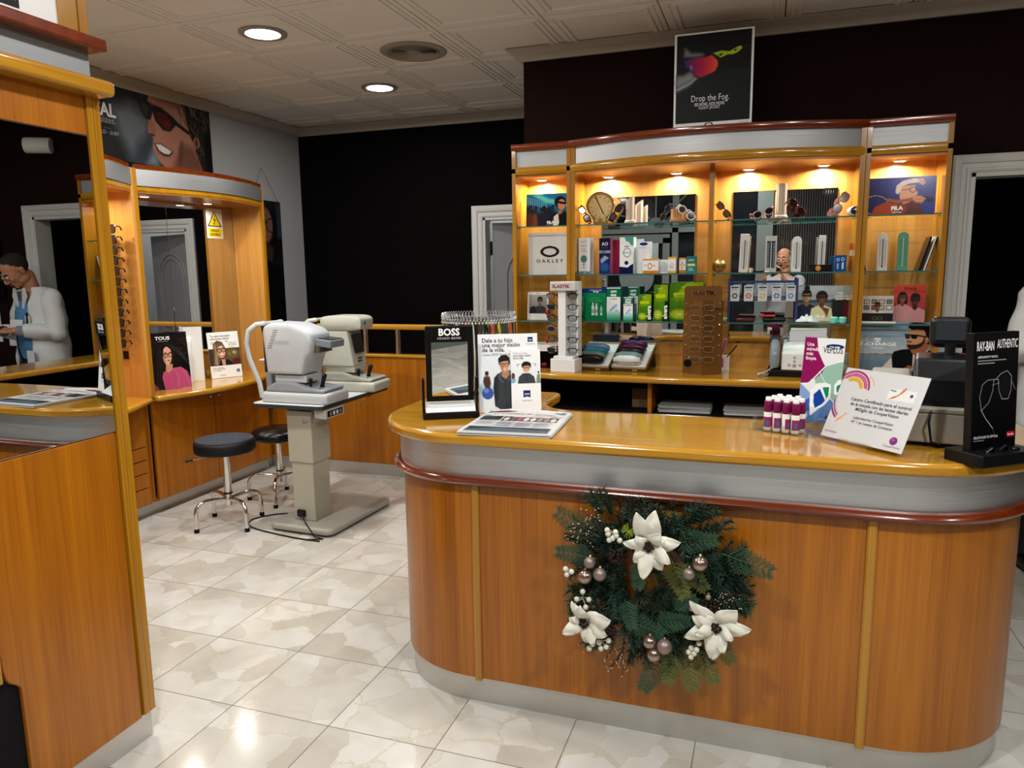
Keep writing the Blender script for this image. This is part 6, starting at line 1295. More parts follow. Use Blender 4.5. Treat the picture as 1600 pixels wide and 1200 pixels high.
    q = MB(); q.box(-.10, .10, -.075, .10, 0, .003).box(-.10, -.097, -.075, .10, .003, .05).box(.097, .10, -.075, .10, .003, .05).box(-.097, .097, .097, .10, .003, .07).box(-.097, .097, -.075, -.072, .003, .028); q.build('tray', ACRYL, t)
    first = None; k = 0
    for j in range(3):
        for i in range(4):
            if (i, j) in ((3, 2),): continue
            W = wm(t) @ Vector((-.058+.031*i+.004*j, -.050+.036*j, .0035)); k += 1
            lab = ('front' if j == 0 else 'middle' if j == 1 else 'back')
            L = 'white spray bottle with a maroon cap, in the %s row of the clear tray' % lab; G = 'spray bottles in the %s row of the clear tray' % lab
            if first is None:
                first = o = thing('spray_bottle', L, 'spray bottle', W, rz=.0, group=G)
                q = MB(); q.lathe([(0, 0), (.0125, 0), (.0138, .003), (.0138, .058), (.0125, .062), (0, .062)], 18); q.build('bottle', WHITEG, o, smooth=40)
                q = MB(); q.lathe([(.0125, .062), (.0135, .064), (.0130, .098), (.0115, .1), (0, .1)], 18); q.build('cap', plain('#6d1245', .25), o, smooth=40)
                q = MB(); q.lathe([(.0098, .100), (.0098, .110), (.008, .1125), (0, .1125)], 16); q.build('spray_head', WHITEG, o, smooth=40)
                q = MB(); q.lathe([(.0141, .012), (.0141, .046)], 18, a0=math.radians(200), a1=math.radians(340)); q.build('label', plain('#8a2a60'), o, smooth=180, fix=False)
                q = MB(); q.lathe([(.0143, .018), (.0143, .034)], 8, a0=math.radians(240), a1=math.radians(280)); q.build('blue_patch', plain('#2a6a9a'), o, smooth=180, fix=False)
            else: o = dup(first, W, None, L, G)
            o.rotation_euler = (0, 0, (.5*i-.3*j) % 1.2)
    p = put_poster('upright card with maroon, green and blue shapes, standing behind the spray bottles', .102, .238, 2.70, ZT+.012, art_veplus(), lean=-9, rz=-24, name='header_card', t=.002, mt=PRINTG)
    q = MB(); q.rbox(-.066, .066, .003, .006, -.012, .272, .001); q.build('acrylic_back', ACRYL, p)
    # certificate
    t = thing('certificate_sign', 'white tilted certificate sign with magenta and gold arcs, on the reception counter', 'sign', (.272, 2.400, ZT+.012), rot=(math.radians(-27), 0, math.radians(-45.5)))
    a = art_sign(); q = MB(); q.rbox(-.1425, .1425, 0, .003, 0, .235, .0008, 1); q.build('board', CARD, t); a.mesh('print', t, PRINT, y=-.0008)
    q = MB(); q.rbox(-.05, .06, -.035, .0, -.006, -.002, .001); q.rbox(-.05, .06, .004, .007, -.005, .2, .001); h = q.build('acrylic_holder', ACRYL, t)
    # ray-ban display
    t = thing('eyewear_display', 'tall glossy black eyewear display card with white lettering on a black base', 'display stand', (.605, 2.345, ZT), rz=math.radians(38))
    q = MB(); q.rbox(-.108, .108, -.062, .058, 0, .034, .002); q.build('base', BLACK, t)
    M = Matrix.Translation((0, .0, .034)) @ Matrix.Rotation(math.radians(-3), 4, 'X')
    q = MB(); q.rbox(-.085, .085, -.004, .02, 0, .325, .002, M=M); bd = q.build('board', BLACK, t)
    art_rayban().mesh('print', bd, PRINTG, M=M @ Matrix.Translation((0, -.0046, .005)))
    q = MB(); q.tube([(-.06, -.03, .034), (-.045, -.034, .046), (-.03, -.03, .036)], .004, 6).tube([(-.01, -.03, .036), (.004, -.036, .05), (.02, -.03, .036)], .004, 6).ball((.05, -.03, .036), .01, 10, (1.6, 1, .5)); q.build('nose_rests', BLACK, t, smooth=60)
    # cash register
    t = thing('cash_register', 'beige and black cash register behind the certificate sign', 'cash register', (.47, 2.60, ZT), rz=math.radians(-8)); be = plain('#8f8c80', .45); bk = plain('#131315', .3)
    q = MB(); q.rbox(-.15, .17, -.13, .20, .012, .105, .006); q.build('drawer_body', plain('#97958c', .4), t)
    q = MB(); q.rbox(-.155, .175, -.135, .205, .105, .12, .004); q.build('top_plate', be, t)
    q = MB(); q.prism([(-.12, .12), (.2, .12), (.2, .19), (.12, .205), (-.02, .17), (-.12, .14)], -.15, -.03, axis='x'); q.build('side_housing', be, t, bevel=.02)
    q = MB(); q.prism([(-.10, .12), (.2, .12), (.2, .20), (.02, .27), (-.06, .26), (-.10, .2)], -.028, .165, axis='x'); q.build('keyboard_housing', bk, t, bevel=.008)
    for i in range(5):
        for j in range(4): q = MB(); q.rbox(-.01, .012, 0, .02, 0, .008, .002, M=Matrix.Translation((.01+.03*i, .05+.032*j, .262-.0125*j)) @ Matrix.Rotation(math.radians(-21), 4, 'X')); q.build('key', plain('#55554f' if (i+j) % 3 else '#8a2a2a', .4), t)
    q = MB(); q.cyl((.065, .0, .25), (.065, .0, .30), .015, 12); q.build('display_stem', bk, t)
    q = MB(); q.rbox(.01, .12, -.03, .05, .29, .385, .018, 3, M=Matrix.Rotation(math.radians(-8), 4, 'X')); dd = q.build('customer_display', bk, t)
    q = MB(); q.box(.025, .105, -.052+.0, -.045, .31, .37, M=Matrix.Rotation(math.radians(-8), 4, 'X') @ Matrix.Translation((0, .016, 0))); q.build('display_window', plain('#2c2f33', .1), dd)
    q = MB(); q.rbox(-.145, .165, -.12, .19, 0, .012, .003); q.build('rubber_foot_plate', BLACKM, t)
    q = MB(); q.tube([(.02, -.137, .11), (.015, -.16, .08), (.025, -.15, .02), (.05, -.14, .012)], .0035, 6); q.build('cable', BLACK, t, smooth=60)
    # monitor behind
    t = thing('payment_terminal', 'black receipt printer standing right of the cash register', 'receipt printer', (.66, 3.0, ZT), rz=math.radians(-14))
    q = MB(); q.rbox(-.10, .10, -.11, .11, 0, .16, .02); q.build('body', BLACK, t); q = MB(); q.prism([(-.09, .16), (.10, .16), (.10, .215), (.02, .23), (-.07, .185)], -.09, .09, axis='x'); q.build('cover', BLACK, t, bevel=.01)
    q = MB(); q.rbox(-.16, -.125, -.12, .1, 0, .165, .004); q.build('grey_side_tray', plain('#8d8b82', .45), t)
front_items()

# ================================================================== THINGS ALONG THE LEFT WALL
def left_items():
    put_poster('dark standing poster of a curly-haired woman in glasses and a pink blouse', -3.90, -3.63, 3.885, .792, art_tous_left(), rz=62, lean=-6, name='standing_display', mt=PRINTG)
    p = put_poster('white standing poster of a smiling woman in black glasses', -3.885, -3.655, 4.44, .792, art_ojos(), rz=62, lean=-8, name='standing_display')
    q = MB(); q.prism([(.006, .0), (.006, .24), (.09, .0)], -.04, .04, axis='x'); q.build('easel_back', CARD, p)
    t = thing('leaflet_holder', 'blank white card stand seen from behind, between the two women posters', 'card stand', (-3.87, 4.16, .791), rz=math.radians(35))
    q = MB(); q.box(-.10, .10, .06, .065, 0, .39); q.build('board', CARD, t); q = MB(); q.prism([(.06, .0), (.06, .31), (.045, .32), (.02, .29), (-.03, .0)], -.045, .03, axis='x'); q.build('strut', CARD, t)
    q = MB(); q.tube([(-.02, -.02, .09), (-.02, .03, .28)], .0015, 5); q.build('elastic_band', GREYP, t)
    # sunglasses rail
    t = thing('sunglasses_rail', 'upright clear sunglasses rail on the side panel next to the mirror cabinet', 'display rail', (-3.80, 3.583, 1.06)); q = MB(); q.box(-.012, .012, .0, .006, 0, .80); q.build('rail', ACRYL, t)
    q = MB(); q.box(-.02, .02, -.012, 0, -.03, .02); q.build('foot_block', BLACK, t)
    for k in range(12):
        glasses('sunglasses', 'black sunglasses mounted on the upright rail, number %s from the top' % ['one', 'two', 'three', 'four', 'five', 'six', 'seven', 'eight', 'nine', 'ten', 'eleven', 'twelve'][k], 'sunglasses', (-3.772, 3.50, 1.825-.0625*k), (0, 0, math.radians(-8)), BLACK, DLENS, .052, .046, 3.2, .003, tl=.035, scale=1.08, group='sunglasses on the upright rail')
    # hanging sign riesgo electrico
    a = Art(.165, .215, 60, '#d6d6d0'); a.poly([(.5, .93), (.95, .40), (.05, .40)], '#111111', .008); a.poly([(.5, .875), (.86, .43), (.14, .43)], '#e0c010', .006); a.poly([(.56, .74), (.42, .62), (.50, .62), (.44, .50), (.40, .52), (.46, .455), (.54, .52), (.49, .51), (.58, .645), (.49, .645)], '#111111', .005); a.rect(.08, .06, .92, .34, '#e0c010'); a.text('RIESGO', .5, .23, .023, '#151515', bold=.03, wide=1.2); a.text('ELÉCTRICO', .5, .10, .021, '#151515', bold=.03)
    put_poster('white and yellow electrical hazard notice on the mirror unit', -4.0025, -3.8375, 4.597, 1.812, a, rz=90, lean=0, name='warning_sign', t=.002, cat='sign')
    # wall posters
    t = thing('wall_banner', 'very large dark poster of a smiling man in sunglasses, high on the left wall', 'poster', (-4.135, 4.325, 2.31), rz=PI/2); a = art_bigface(); q = MB(); q.box(-.55, .55, 0, .006, -.2, .52); q.build('board', BLACKM, t); a.mesh('print', t, PRINT, y=-.001)
    t = thing('hanging_poster', 'dark narrow poster of a woman in glasses hanging by a thread near the corner', 'poster', (-4.125, 5.475, 1.12), rz=PI/2); a = art_womanposter(); q = MB(); q.box(-.21, .21, 0, .004, 0, 1.05); q.build('board', BLACKM, t); a.mesh('print', t, PRINT, y=-.001)
    q = MB(); q.tube([(-.18, .0, 1.05), (-.02, .0, 1.32), (.18, .0, 1.05)], .0015, 5); q.build('thread', BLACKM, t)
left_items()
# ================================================================== OPTICAL EQUIPMENT AND STOOLS
def table():
    t = thing('instrument_table', 'height-adjustable white instrument table on a beige column carrying two refractometers', 'table', (-2.62, 3.80, 0))
    be = plain('#a8a493', .45); M = Matrix.Rotation(math.radians(-3), 4, 'Z')
    q = MB(); o = [(a, b) for a, b in arc(-.15, -.15, .06, 180, 270, 6)]+[(a, b) for a, b in arc(.19, -.15, .06, 270, 360, 6)]+[(a, b) for a, b in arc(.19, .43, .06, 0, 90, 6)]+[(a, b) for a, b in arc(-.15, .43, .06, 90, 180, 6)]
    q.prism(o, .012, .05); q.build('base', plain('#a09e94', .4), t, bevel=.012, M=M)
    q = MB(); q.rbox(-.09, .065, -.10, .065, .05, .42, .005); q.build('lower_column', be, t, M=M)
    q = MB(); q.rbox(-.10, .075, -.11, .075, .415, .735, .006); q.build('upper_column', be, t, M=M)
    q = MB(); o = [(-.27, -.19), (.18, -.19), (.20, -.17), (.20, .60), (.18, .62), (-.27, .62), (-.29, .60), (-.29, -.17)]
    q.prism(o, .758, .782); tp = q.build('table_top', plain('#303438', .4), t, bevel=.004)
    q = MB(); q.prism([(x*.985, y*.99+.002) for x, y in o], .782, .785); q.build('white_surface', WHITE, tp)
    q = MB(); q.box(-.10, .08, -.05, .45, .735, .758); q.build('bracket', be, t)
    q = MB(); q.rbox(.12, .20, -.15, .05, .70, .757, .006); pn = q.build('control_box', plain('#b8b4a4', .4), t)
    q = MB(); q.rbox(.2005, .203, -.13, .03, .71, .745, .001); kp = q.build('control_panel', BLACK, pn)
    for y in (-.10, -.065, -.03, .005): q = MB(); q.box(.2032, .2042, y-.01, y+.01, .716, .738); q.build('button', WHITE if y in (-.065, -.03) else GREYP, kp)
    q = MB(); q.rbox(-.055, .0, -.125, -.1, .075, .12, .008); q.build('mains_socket', BLACK, t, M=M)
    q = MB(); q.tube([(-.02, -.125, .10), (.01, -.15, .07), (.08, -.21, .055), (.14, -.24, .012), (.2, -.24, .004), (.1, -.28, .004)], .004, 6); q.build('mains_lead', BLACK, t, smooth=60)
    for pts in ([(-.18, .0, .757), (-.1, -.08, .70), (.02, -.06, .70), (.05, .0, .73)], [(.0, -.1, .73), (.02, -.115, .66), (.07, -.11, .68), (.1, -.05, .73)], [(.14, .05, .73), (.17, .12, .70), (.18, .3, .72), (.15, .5, .757)], [(.08, -.1, .73), (.14, -.17, .69), (.19, -.1, .70)]):
        q = MB(); q.tube(pts, .003, 6); q.build('cable', GREYP, t, smooth=60)
    # lead on the floor
    q = MB(); P = [(-2.42, 3.52), (-2.62, 3.53), (-2.95, 3.60), (-3.05, 3.72), (-2.98, 3.85), (-2.85, 3.95), (-2.92, 4.15), (-3.05, 4.3)]
    pts = []
    for i in range(len(P)-1):
        for k in range(6):
            s = k/6; p0, p1, p2, p3 = (Vector(P[max(0, i-1)]), Vector(P[i]), Vector(P[i+1]), Vector(P[min(len(P)-1, i+2)]))
            v = .5*((2*p1)+(p2-p0)*s+(2*p0-5*p1+4*p2-p3)*s*s+(-p0+3*p1-3*p2+p3)*s**3); pts.append((v.x, v.y, .005))
    q.tube(pts, .0045, 6); tag(q.build('power_cable', BLACK, None, smooth=60), 'black power cable looping over the floor under the stools', 'cable')
def rounded_loft(q, secs, n=28, e=3.2, M=None):
    """secs: (y, cx, cz, w, h) superellipse sections along y"""
    rings = []
    for (y, cx, cz, w, h) in secs:
        r = []
        for k in range(n):
            a = 2*PI*k/n; c, s = math.cos(a), math.sin(a); p = Vector((cx+w/2*math.copysign(abs(c)**(2/e), c), y, cz+h/2*math.copysign(abs(s)**(2/e), s))); r.append(M @ p if M else p)
        rings.append(r)
    q.loft(rings)
def refractor(lab, loc, rz, white, old=False, scale=1.):
    """operator side is +X, patient side is -X; width along Y"""
    t = thing('refractometer', lab, 'eye-test instrument', loc, rz); t.scale = (scale,)*3; P_ = plain(white, .32)
    q = MB(); q.rbox(-.20, .26, -.125, .125, .0, .065, .018, 3); q.build('base', P_, t, smooth=50)
    q = MB(); q.prism([(-.17, .065), (.23, .065), (.24, .085), (.10, .10), (.02, .125), (-.10, .125), (-.17, .09)], -.11, .11, axis='y'); q.build('base_cover', plain('#8d9296' if not old else '#a2a398', .35), t, bevel=.012)
    q = MB(); q.rbox(-.12, .10, -.085, .085, .12, .165, .008); q.build('slide', P_, t)
    if not old:
        side = [(-.155, .17), (-.165, .30), (-.175, .42), (-.165, .455), (-.12, .475), (.02, .47), (.12, .44), (.16, .41), (.165, .36), (.155, .31), (.12, .275), (.10, .22), (.09, .17)]
        rings = []
        for y, k in ((-.115, .90), (-.105, .97), (-.08, 1), (.08, 1), (.105, .97), (.115, .90)):
            rings.append([(-.02+(x+.02)*k, y, .32+(z-.32)*k) for x, z in side])
        q = MB(); q.loft(rings); q.build('head_housing', P_, t, bevel=.012, smooth=50)
        q = MB()
        for k in range(9): q.cyl((-.135+.006*k, -.1165, .33+.013*k), (-.105+.006*k, -.1165, .33+.013*k), .0022, 6)
        q.build('vent_grille', GREYP, t)
        a = Art(.11, .03, 20, white); a.text('NIDEK', .5, .2, .028, '#8f9499', bold=-.01, wide=1.1); a.mesh('embossed_lettering', t, PRINT, M=Matrix.Translation((-.03, -.1158, .345)))
        q = MB(); q.rbox(.13, .235, -.075, .075, .355, .40, .008, M=Matrix.Rotation(math.radians(6), 4, 'Y')); q.build('screen_bezel', plain('#767f87', .3), t)
        q = MB(); q.rbox(.14, .225, -.065, .065, .398, .404, .002, M=Matrix.Rotation(math.radians(6), 4, 'Y')); q.build('tilting_screen', BLACK, t)
        q = MB(); q.rbox(.12, .19, -.07, .07, .30, .37, .006); q.build('printer_recess', plain('#55503f', .5), t)
    else:
        q = MB(); rounded_loft(q, [(-.10, .01, .445, .24, .07), (-.085, .01, .448, .30, .10), (.085, .01, .448, .30, .10), (.10, .01, .445, .24, .07)], e=4); q.build('head_housing', P_, t, smooth=50)
        q = MB(); q.prism([(-.14, .16), (.10, .16), (.06, .40), (-.13, .40)], -.095, .095, axis='y'); q.build('body', P_, t, bevel=.012)
        q = MB(); q.prism([(.098, .25), (.102, .25), (.078, .375), (.073, .375)], -.06, .06, axis='y'); q.build('screen', BLACK, t)
        for k in range(4): q = MB(); q.rbox(.10, .107, -.03+.03*(k % 2), -.015+.03*(k % 2), .19+.02*(k//2), .20+.02*(k//2), .002); q.build('button', BLACK, t)
        q = MB(); q.lathe([(0, .0), (.014, 0), (.014, .003)], 16, (.159, -.03, .45), 'x'); q.build('badge', plain('#4a6a8a'), t)
    q = MB(); q.cyl((.17, -.03, .09), (.175, -.03, .105), .014, 14).cyl((.172, -.03, .10), (.188, -.03, .155), .011, 12, .014).ball((.190, -.03, .160), .015, 12); q.build('joystick', BLACK, t, smooth=60)
    q = MB(); q.cyl((.12, -.07, .10), (.12, -.07, .135), .008, 10).ball((.12, -.07, .14), .013, 10, (1.2, 1, .7)); q.build('lock_knob', BLACK, t, smooth=60)
    for y in (-.09, -.07): q = MB(); q.rbox(.185, .197, y-.005, y+.005, .086, .092, .001); q.build('button', BLACK, t)
    # head rest
    hr = MB(); hr.tube([(-.19, -.12, .03), (-.20, -.125, .12), (-.255, -.13, .26), (-.27, -.13, .36), (-.25, -.13, .43), (-.21, -.11, .465), (-.17, -.08, .47)], [(.012, .016)]*7, 12); hr.tube([(-.19, .12, .03), (-.20, .125, .12), (-.255, .13, .26), (-.27, .13, .36), (-.25, .13, .43), (-.21, .11, .465), (-.17, .08, .47)], [(.012, .016)]*7, 12)
    hr.tube([(-.17, -.085, .47), (-.17, .085, .47)], .012, 10); hr.build('head_rest', P_, t, smooth=60)
    q = MB(); q.tube([(-.185, -.08, .47), (-.18, -.07, .38), (-.172, -.08, .30), (-.165, -.09, .18)], [(.016, .012)]*4, 10).tube([(-.185, .08, .47), (-.18, .07, .38), (-.172, .08, .30), (-.165, .09, .18)], [(.016, .012)]*4, 10); q.build('forehead_pad', plain('#15181c', .4), t, smooth=60)
    q = MB(); q.cyl((-.215, 0, .065), (-.215, 0, .235), .014, 12); q.rbox(-.235, -.195, -.02, .02, .065, .17, .006); q.build('chin_column', plain('#8b9094', .3), t, smooth=50)
    q = MB(); q.rbox(-.255, -.185, -.05, .05, .235, .25, .007, 3); q.build('chin_rest', P_, t, smooth=50)
    return t
def stool(lab, loc, seat_z, cloth, rz, group=None):
    t = thing('stool', lab, 'stool', loc, rz, group)
    q = MB(); R_ = .182
    q.lathe([(0, seat_z-.075), (R_-.01, seat_z-.075), (R_, seat_z-.065), (R_, seat_z-.02), (R_-.006, seat_z-.006), (R_-.02, seat_z), (0, seat_z+(.0 if cloth else .004))] if cloth else [(0, seat_z-.075), (R_-.03, seat_z-.075), (R_-.008, seat_z-.06), (R_, seat_z-.04), (R_-.012, seat_z-.015), (R_-.045, seat_z), (0, seat_z+.004)], 40)
    q.build('seat', BLACK if not cloth else plain('#0b0b0d', .55), t, smooth=50)
    if cloth: q = MB(); q.lathe([(R_-.012, seat_z-.001), (R_-.014, seat_z+.004), (0, seat_z+.005)], 40); q.build('seat_cover', noisy(plain('#33373f', .9), 300, .4, .001), t, smooth=40)
    q = MB(); q.lathe([(.023, .20), (.023, seat_z-.075)], 20); q.lathe([(0, .125), (.018, .125), (.018, .22)], 20); q.build('gas_column', CHROME, t, smooth=50)
    q = MB(); q.lathe([(.024, .198), (.0265, .2), (.0265, .207), (.024, .209)], 20); q.build('collar', BLACK, t, smooth=50)
    if cloth: q = MB(); q.cyl((-.027, -.009, seat_z-.085), (-.193, -.048, seat_z-.095), .0035, 8); lv = q.build('height_lever', CHROME, t); q = MB(); q.cyl((-.193, -.048, seat_z-.095), (-.235, -.057, seat_z-.098), .008, 10); q.build('grip', BLACK, lv)
    for k in range(4):
        a = PI/2*k+.3; c, s = math.cos(a), math.sin(a)
        q = MB(); pr = [(.018, .165), (.10, .178), (.15, .178), (.185, .168), (.207, .143), (.213, .11), (.214, .02)]
        q.tube([(r*c, r*s, z) for r, z in pr], .0125, 12); lg = q.build('leg', CHROME, t, smooth=60)
        q = MB(); q.lathe([(0, 0), (.015, 0), (.015, .022), (.013, .024), (0, .024)], 14, (.214*c, .214*s, 0)); q.build('rubber_foot', BLACKM, lg, smooth=50)
table()
refractor('white refractometer with a head rest, nearer one on the instrument table', (-2.66, 3.765, .7855), math.radians(0), '#b4b8ba')
refractor('older cream refractometer with a black screen, behind the white one', (-2.62, 4.235, .7855), math.radians(2), '#b2b3a6', True, .98)
stool('black cloth-topped round stool on chrome legs, nearer one beside the table', (-3.14, 3.63, 0), .545, True, math.radians(49))
stool('black leather round stool on chrome legs, further back by the partition', (-3.155, 4.17, 0), .50, False, math.radians(9))
# ================================================================== WREATH
def wreath():
    t = thing('christmas_wreath', 'green fir Christmas wreath with three white poinsettias hanging on the counter front', 'wreath', (-.303, 2.268, .588))
    g1 = mat('fir_dark_green', hx('#123021'), .6); g2 = mat('fir_blue_green', hx('#1a4232'), .6); g3 = mat('cedar_olive', hx('#565f2a'), .6); g4 = mat('cedar_green', hx('#24462e'), .6); tw = mat('twig_brown', hx('#2e2014'), .8)
    r = random.Random(31)
    q = MB()
    def needle(p, d, L, w, n):
        s = d.cross(n)
        if s.length < 1e-5: return
        s.normalize(); s *= w
        a, b, c, e = p-s, p+s, p+d*L*.6+s*.8, p+d*L
        f = q._f(q.verts([a, b, c, e]))
    def sprig(p, d, L, mi, nl=.045, dens=300, droop=0.):
        p = Vector(p); d = Vector(d).normalized(); pts = [p.copy()]; dd = d.copy(); n = 7
        for k in range(n): dd = (dd+Vector((r.uniform(-.08, .08), r.uniform(-.04, .04), r.uniform(-.08, .08)-droop*.1))).normalized(); pts.append(pts[-1]+dd*L/n)
        q.mi = 4; q.tube(pts, [.0016]*len(pts), 4); q.mi = mi
        m = int(L*dens)
        for k in range(m):
            u = k/m*n; i = min(n-1, int(u)); a = pts[i].lerp(pts[i+1], u-i); ax = (pts[i+1]-pts[i]).normalized()
            th = r.uniform(0, 2*PI); o = Vector((1, 0, 0)) if abs(ax.x) < .8 else Vector((0, 0, 1)); s1 = ax.cross(o).normalized(); s2 = ax.cross(s1)
            rad = s1*math.cos(th)+s2*math.sin(th); nd_ = (rad+ax*r.uniform(.5, 1.1)).normalized()
            needle(a, nd_, nl*r.uniform(.7, 1.1)*(1-.35*k/m), .0015, Vector((r.uniform(-1, 1), r.uniform(-1, 1), r.uniform(-1, 1))).normalized())
    def cedar(p, d, L, mi):
        p = Vector(p); d = Vector(d).normalized(); q.mi = mi
        n = 9; pts = [p+d*L*k/n for k in range(n+1)]
        side = d.cross(Vector((0, 1, 0))).normalized(); q.tube(pts, .0016, 4)
        for k in range(1, n):
            for s in (-1, 1):
                b = pts[k]; bd = (d*.8+side*s+Vector((0, r.uniform(-.15, .15), 0))).normalized(); bl = L*.38*(1-k/n*.7)
                m = 5; e = [b+bd*bl*j/m for j in range(m+1)]; q.tube(e, [.0014]*(m)+[.001], 4)
                for j in range(1, m+1):
                    for s2 in (-1, 1):
                        cd_ = (bd*.8+bd.cross(Vector((0, 1, 0)))*s2*.9).normalized(); needle(e[j], cd_, .014, .0016, Vector((0, 1, 0)))
    # ring body
    for k in range(330):
        a = r.uniform(0, 2*PI); rr = r.uniform(.10, .215); y = -r.uniform(.01, .075)*(1-abs(rr-.17)/.12*.5)
        p = (rr*math.cos(a), y, rr*math.sin(a)*.98)
        out = r.uniform(-.25, 1.2); tang = r.choice((-1, 1))*r.uniform(.3, 1.2)
        d = Vector((out*math.cos(a)-tang*math.sin(a), -r.uniform(0, .55), out*math.sin(a)+tang*math.cos(a)))
        sprig(p, d, r.uniform(.07, .105), r.choice((0, 0, 1, 1, 0)), r.uniform(.026, .042), 650)
    # long-needle tufts
    for (x, z, dx, dz) in ((.20, .03, 1, .1), (.22, -.02, 1, -.3), (.2, .09, 1, .35), (-.2, -.09, -1, -.35), (-.2, -.06, -1, -.1), (-.21, -.11, -1, -.55), (-.05, .02, .6, .5), (.0, -.03, .4, -.2), (-.07, -.06, .6, -.2), (.06, -.2, .2, -1), (.1, .2, .8, .8), (-.03, -.07, 1, .3)):
        for k in range(5): sprig((x, -.05, z), (dx+r.uniform(-.3, .3), -r.uniform(0, .5), dz+r.uniform(-.3, .3)), .07, r.choice((0, 1, 2 if abs(dx) == 1 and x < 0 else 0)), .07, 420)
    # fir branches sticking out
    for (x, z, dx, dz) in ((-.17, .19, -.6, .9), (-.14, .19, -.4, 1), (-.1, .17, .3, 1), (-.02, .15, .2, 1), (.05, .16, .7, .8), (.10, .2, 1, .6), (.14, .17, 1, .5), (.19, .08, 1, .2), (.2, .0, 1, -.1), (.19, -.04, 1, -.4), (.12, -.18, .7, -1), (.04, -.22, .1, -1), (-.06, -.2, -.1, -1), (-.12, -.15, -.8, -1), (-.2, .08, -1, .3), (-.19, .12, -1, .5), (.0, -.2, -.6, -1)):
        for k in range(3): sprig((x, -.04, z), (dx+r.uniform(-.25, .25), -r.uniform(0, .3), dz+r.uniform(-.25, .25)), .095, r.choice((0, 1)), .034, 760)
    for (x, z, dx, dz, L, mi) in ((-.17, .13, -1, .55, .16, 3), (-.18, .06, -1, .1, .13, 3), (.2, .12, 1, -.25, .15, 3), (.05, .09, .4, -1, .13, 2), (.08, .08, .9, -.9, .11, 2), (-.04, .07, -.1, -1, .09, 3), (-.1, -.17, -.9, -.5, .13, 3), (-.08, -.13, .8, -.2, .12, 3), (.0, -.13, .7, .2, .12, 3), (.06, -.08, .6, .5, .09, 3), (.1, -.2, .2, -1, .13, 2), (.13, -.19, .6, -1, .12, 2), (.06, -.21, -.1, -1, .11, 2), (.17, -.12, .7, -1, .12, 2), (.03, -.24, -.5, -1, .13, 3), (-.12, -.2, -1, -.3, .1, 2), (.06, .14, 1, .2, .13, 3), (-.09, -.06, .3, -1, .1, 3)):
        cedar((x, -.085, z), (dx, -.1, dz), L, mi)
    fo = q.build('foliage', [g1, g2, g3, g4, tw], t, fix=False, weld=False); fo['kind'] = 'stuff'
    # dark beaded filler twigs
    q = MB(); w_ = MB()
    for (x, z, dx, dz) in ((-.12, -.2, -.8, -.7), (-.09, -.22, -.5, -1), (-.15, -.19, -1, -.4), (-.16, .15, -.7, .6), (-.18, .12, -1, .4), (.19, .03, .4, -.9)):
        for k in range(6):
            p = Vector((x, -.09, z)); d = Vector((dx+r.uniform(-.5, .5), -.1, dz+r.uniform(-.5, .5))).normalized(); e = p+d*r.uniform(.05, .10); q.tube([p, p.lerp(e, .5)+Vector((.004, 0, .004)), e], .0009, 4); w_.ball(e, .0024, 6)
            for j in range(3): f = p.lerp(e, r.uniform(.4, .9)); g = f+Vector((r.uniform(-.02, .02), -.004, r.uniform(-.02, .02))); q.tube([f, g], .0007, 4); w_.ball(g, .0021, 6)
    tg_ = q.build('twigs', tw, t); tg_['kind'] = 'stuff'; s_ = w_.build('tiny_white_buds', plain('#b8a88c', .5), t, smooth=180); s_['kind'] = 'stuff'
    # pine cones
    cone = plain('#2a1a14', .7)
    for (x, z) in ((-.115, .08), (-.14, -.17), (.165, -.05)):
        q = MB()
        for k in range(40):
            u = k/40; a = k*2.4; rr = .024*math.sin(PI*(.12+.8*u)); c = Vector((x+rr*math.cos(a), -.095-.0+.03*(u-.5), z+rr*math.sin(a))); q.ball(c, .0062, 6, (1, .5, 1))
        q.build('pine_cone', cone, t, smooth=180)
    # poinsettias
    pm = mat('white_silk_petal', hx('#d6d4c6'), .75); b = pm.node_tree.nodes['Principled BSDF']
    noisy(pm, 70, .5, .003); ctr = plain('#2a1c10', .8)
    def flower(cx, cz, tips, tiltx=0.):
        f = None
        fl = bpy.data.objects.new('poinsettia', None); C.objects.link(fl); fl.parent = t; fl.location = (cx, -.125, cz); fl.empty_display_size = .02
        for k, (ang, L, W, lift) in enumerate(tips):
            q = MB(); n, m = 12, 6; V = []
            for i in range(n+1):
                u = i/n; wd = W*(math.sin(PI*min(1, u**.8))**.75)*(1-.15*u)+.0012; row = []
                for j in range(m+1):
                    v = (j/m-.5)*2; x = L*u; y_ = -lift*math.sin(PI*u*.7)-.012*u*u*(-1 if k % 2 else 1)+.010*abs(v)*(1-u)-.006*(1-abs(v))*0+.003*math.sin(9*u+3*v)+.0035*abs(math.sin(14*u))*abs(v)
                    row.append((x, -abs(y_) if y_ < 0 else y_*-.3, wd*v))
                V.append(row)
            vs = [q.verts(row) for row in V]
            for i in range(n):
                for j in range(m): q._f([vs[i][j], vs[i+1][j], vs[i+1][j+1], vs[i][j+1]])
            o = q.build('petal', pm, fl, M=Matrix.Rotation(-math.radians(ang), 4, 'Y'), smooth=180); s = o.modifiers.new('thick', 'SOLIDIFY'); s.thickness = .0012
        q = MB()
        for k in range(16): a = k*2.4; rr = .004*math.sqrt(k); q.ball((rr*math.cos(a), -.014-.002*(k % 3), rr*math.sin(a)), .0042, 7)
        q.build('flower_centre', ctr, fl, smooth=180); return fl
    flower(-.010, .138, [(108, .115, .030, .03), (82, .112, .030, .02), (55, .065, .024, .035), (12, .095, .026, .02), (-28, .078, .024, .03), (-62, .085, .026, .02), (-98, .100, .027, .025), (-128, .075, .022, .02), (172, .075, .020, .025), (140, .05, .018, .04)])
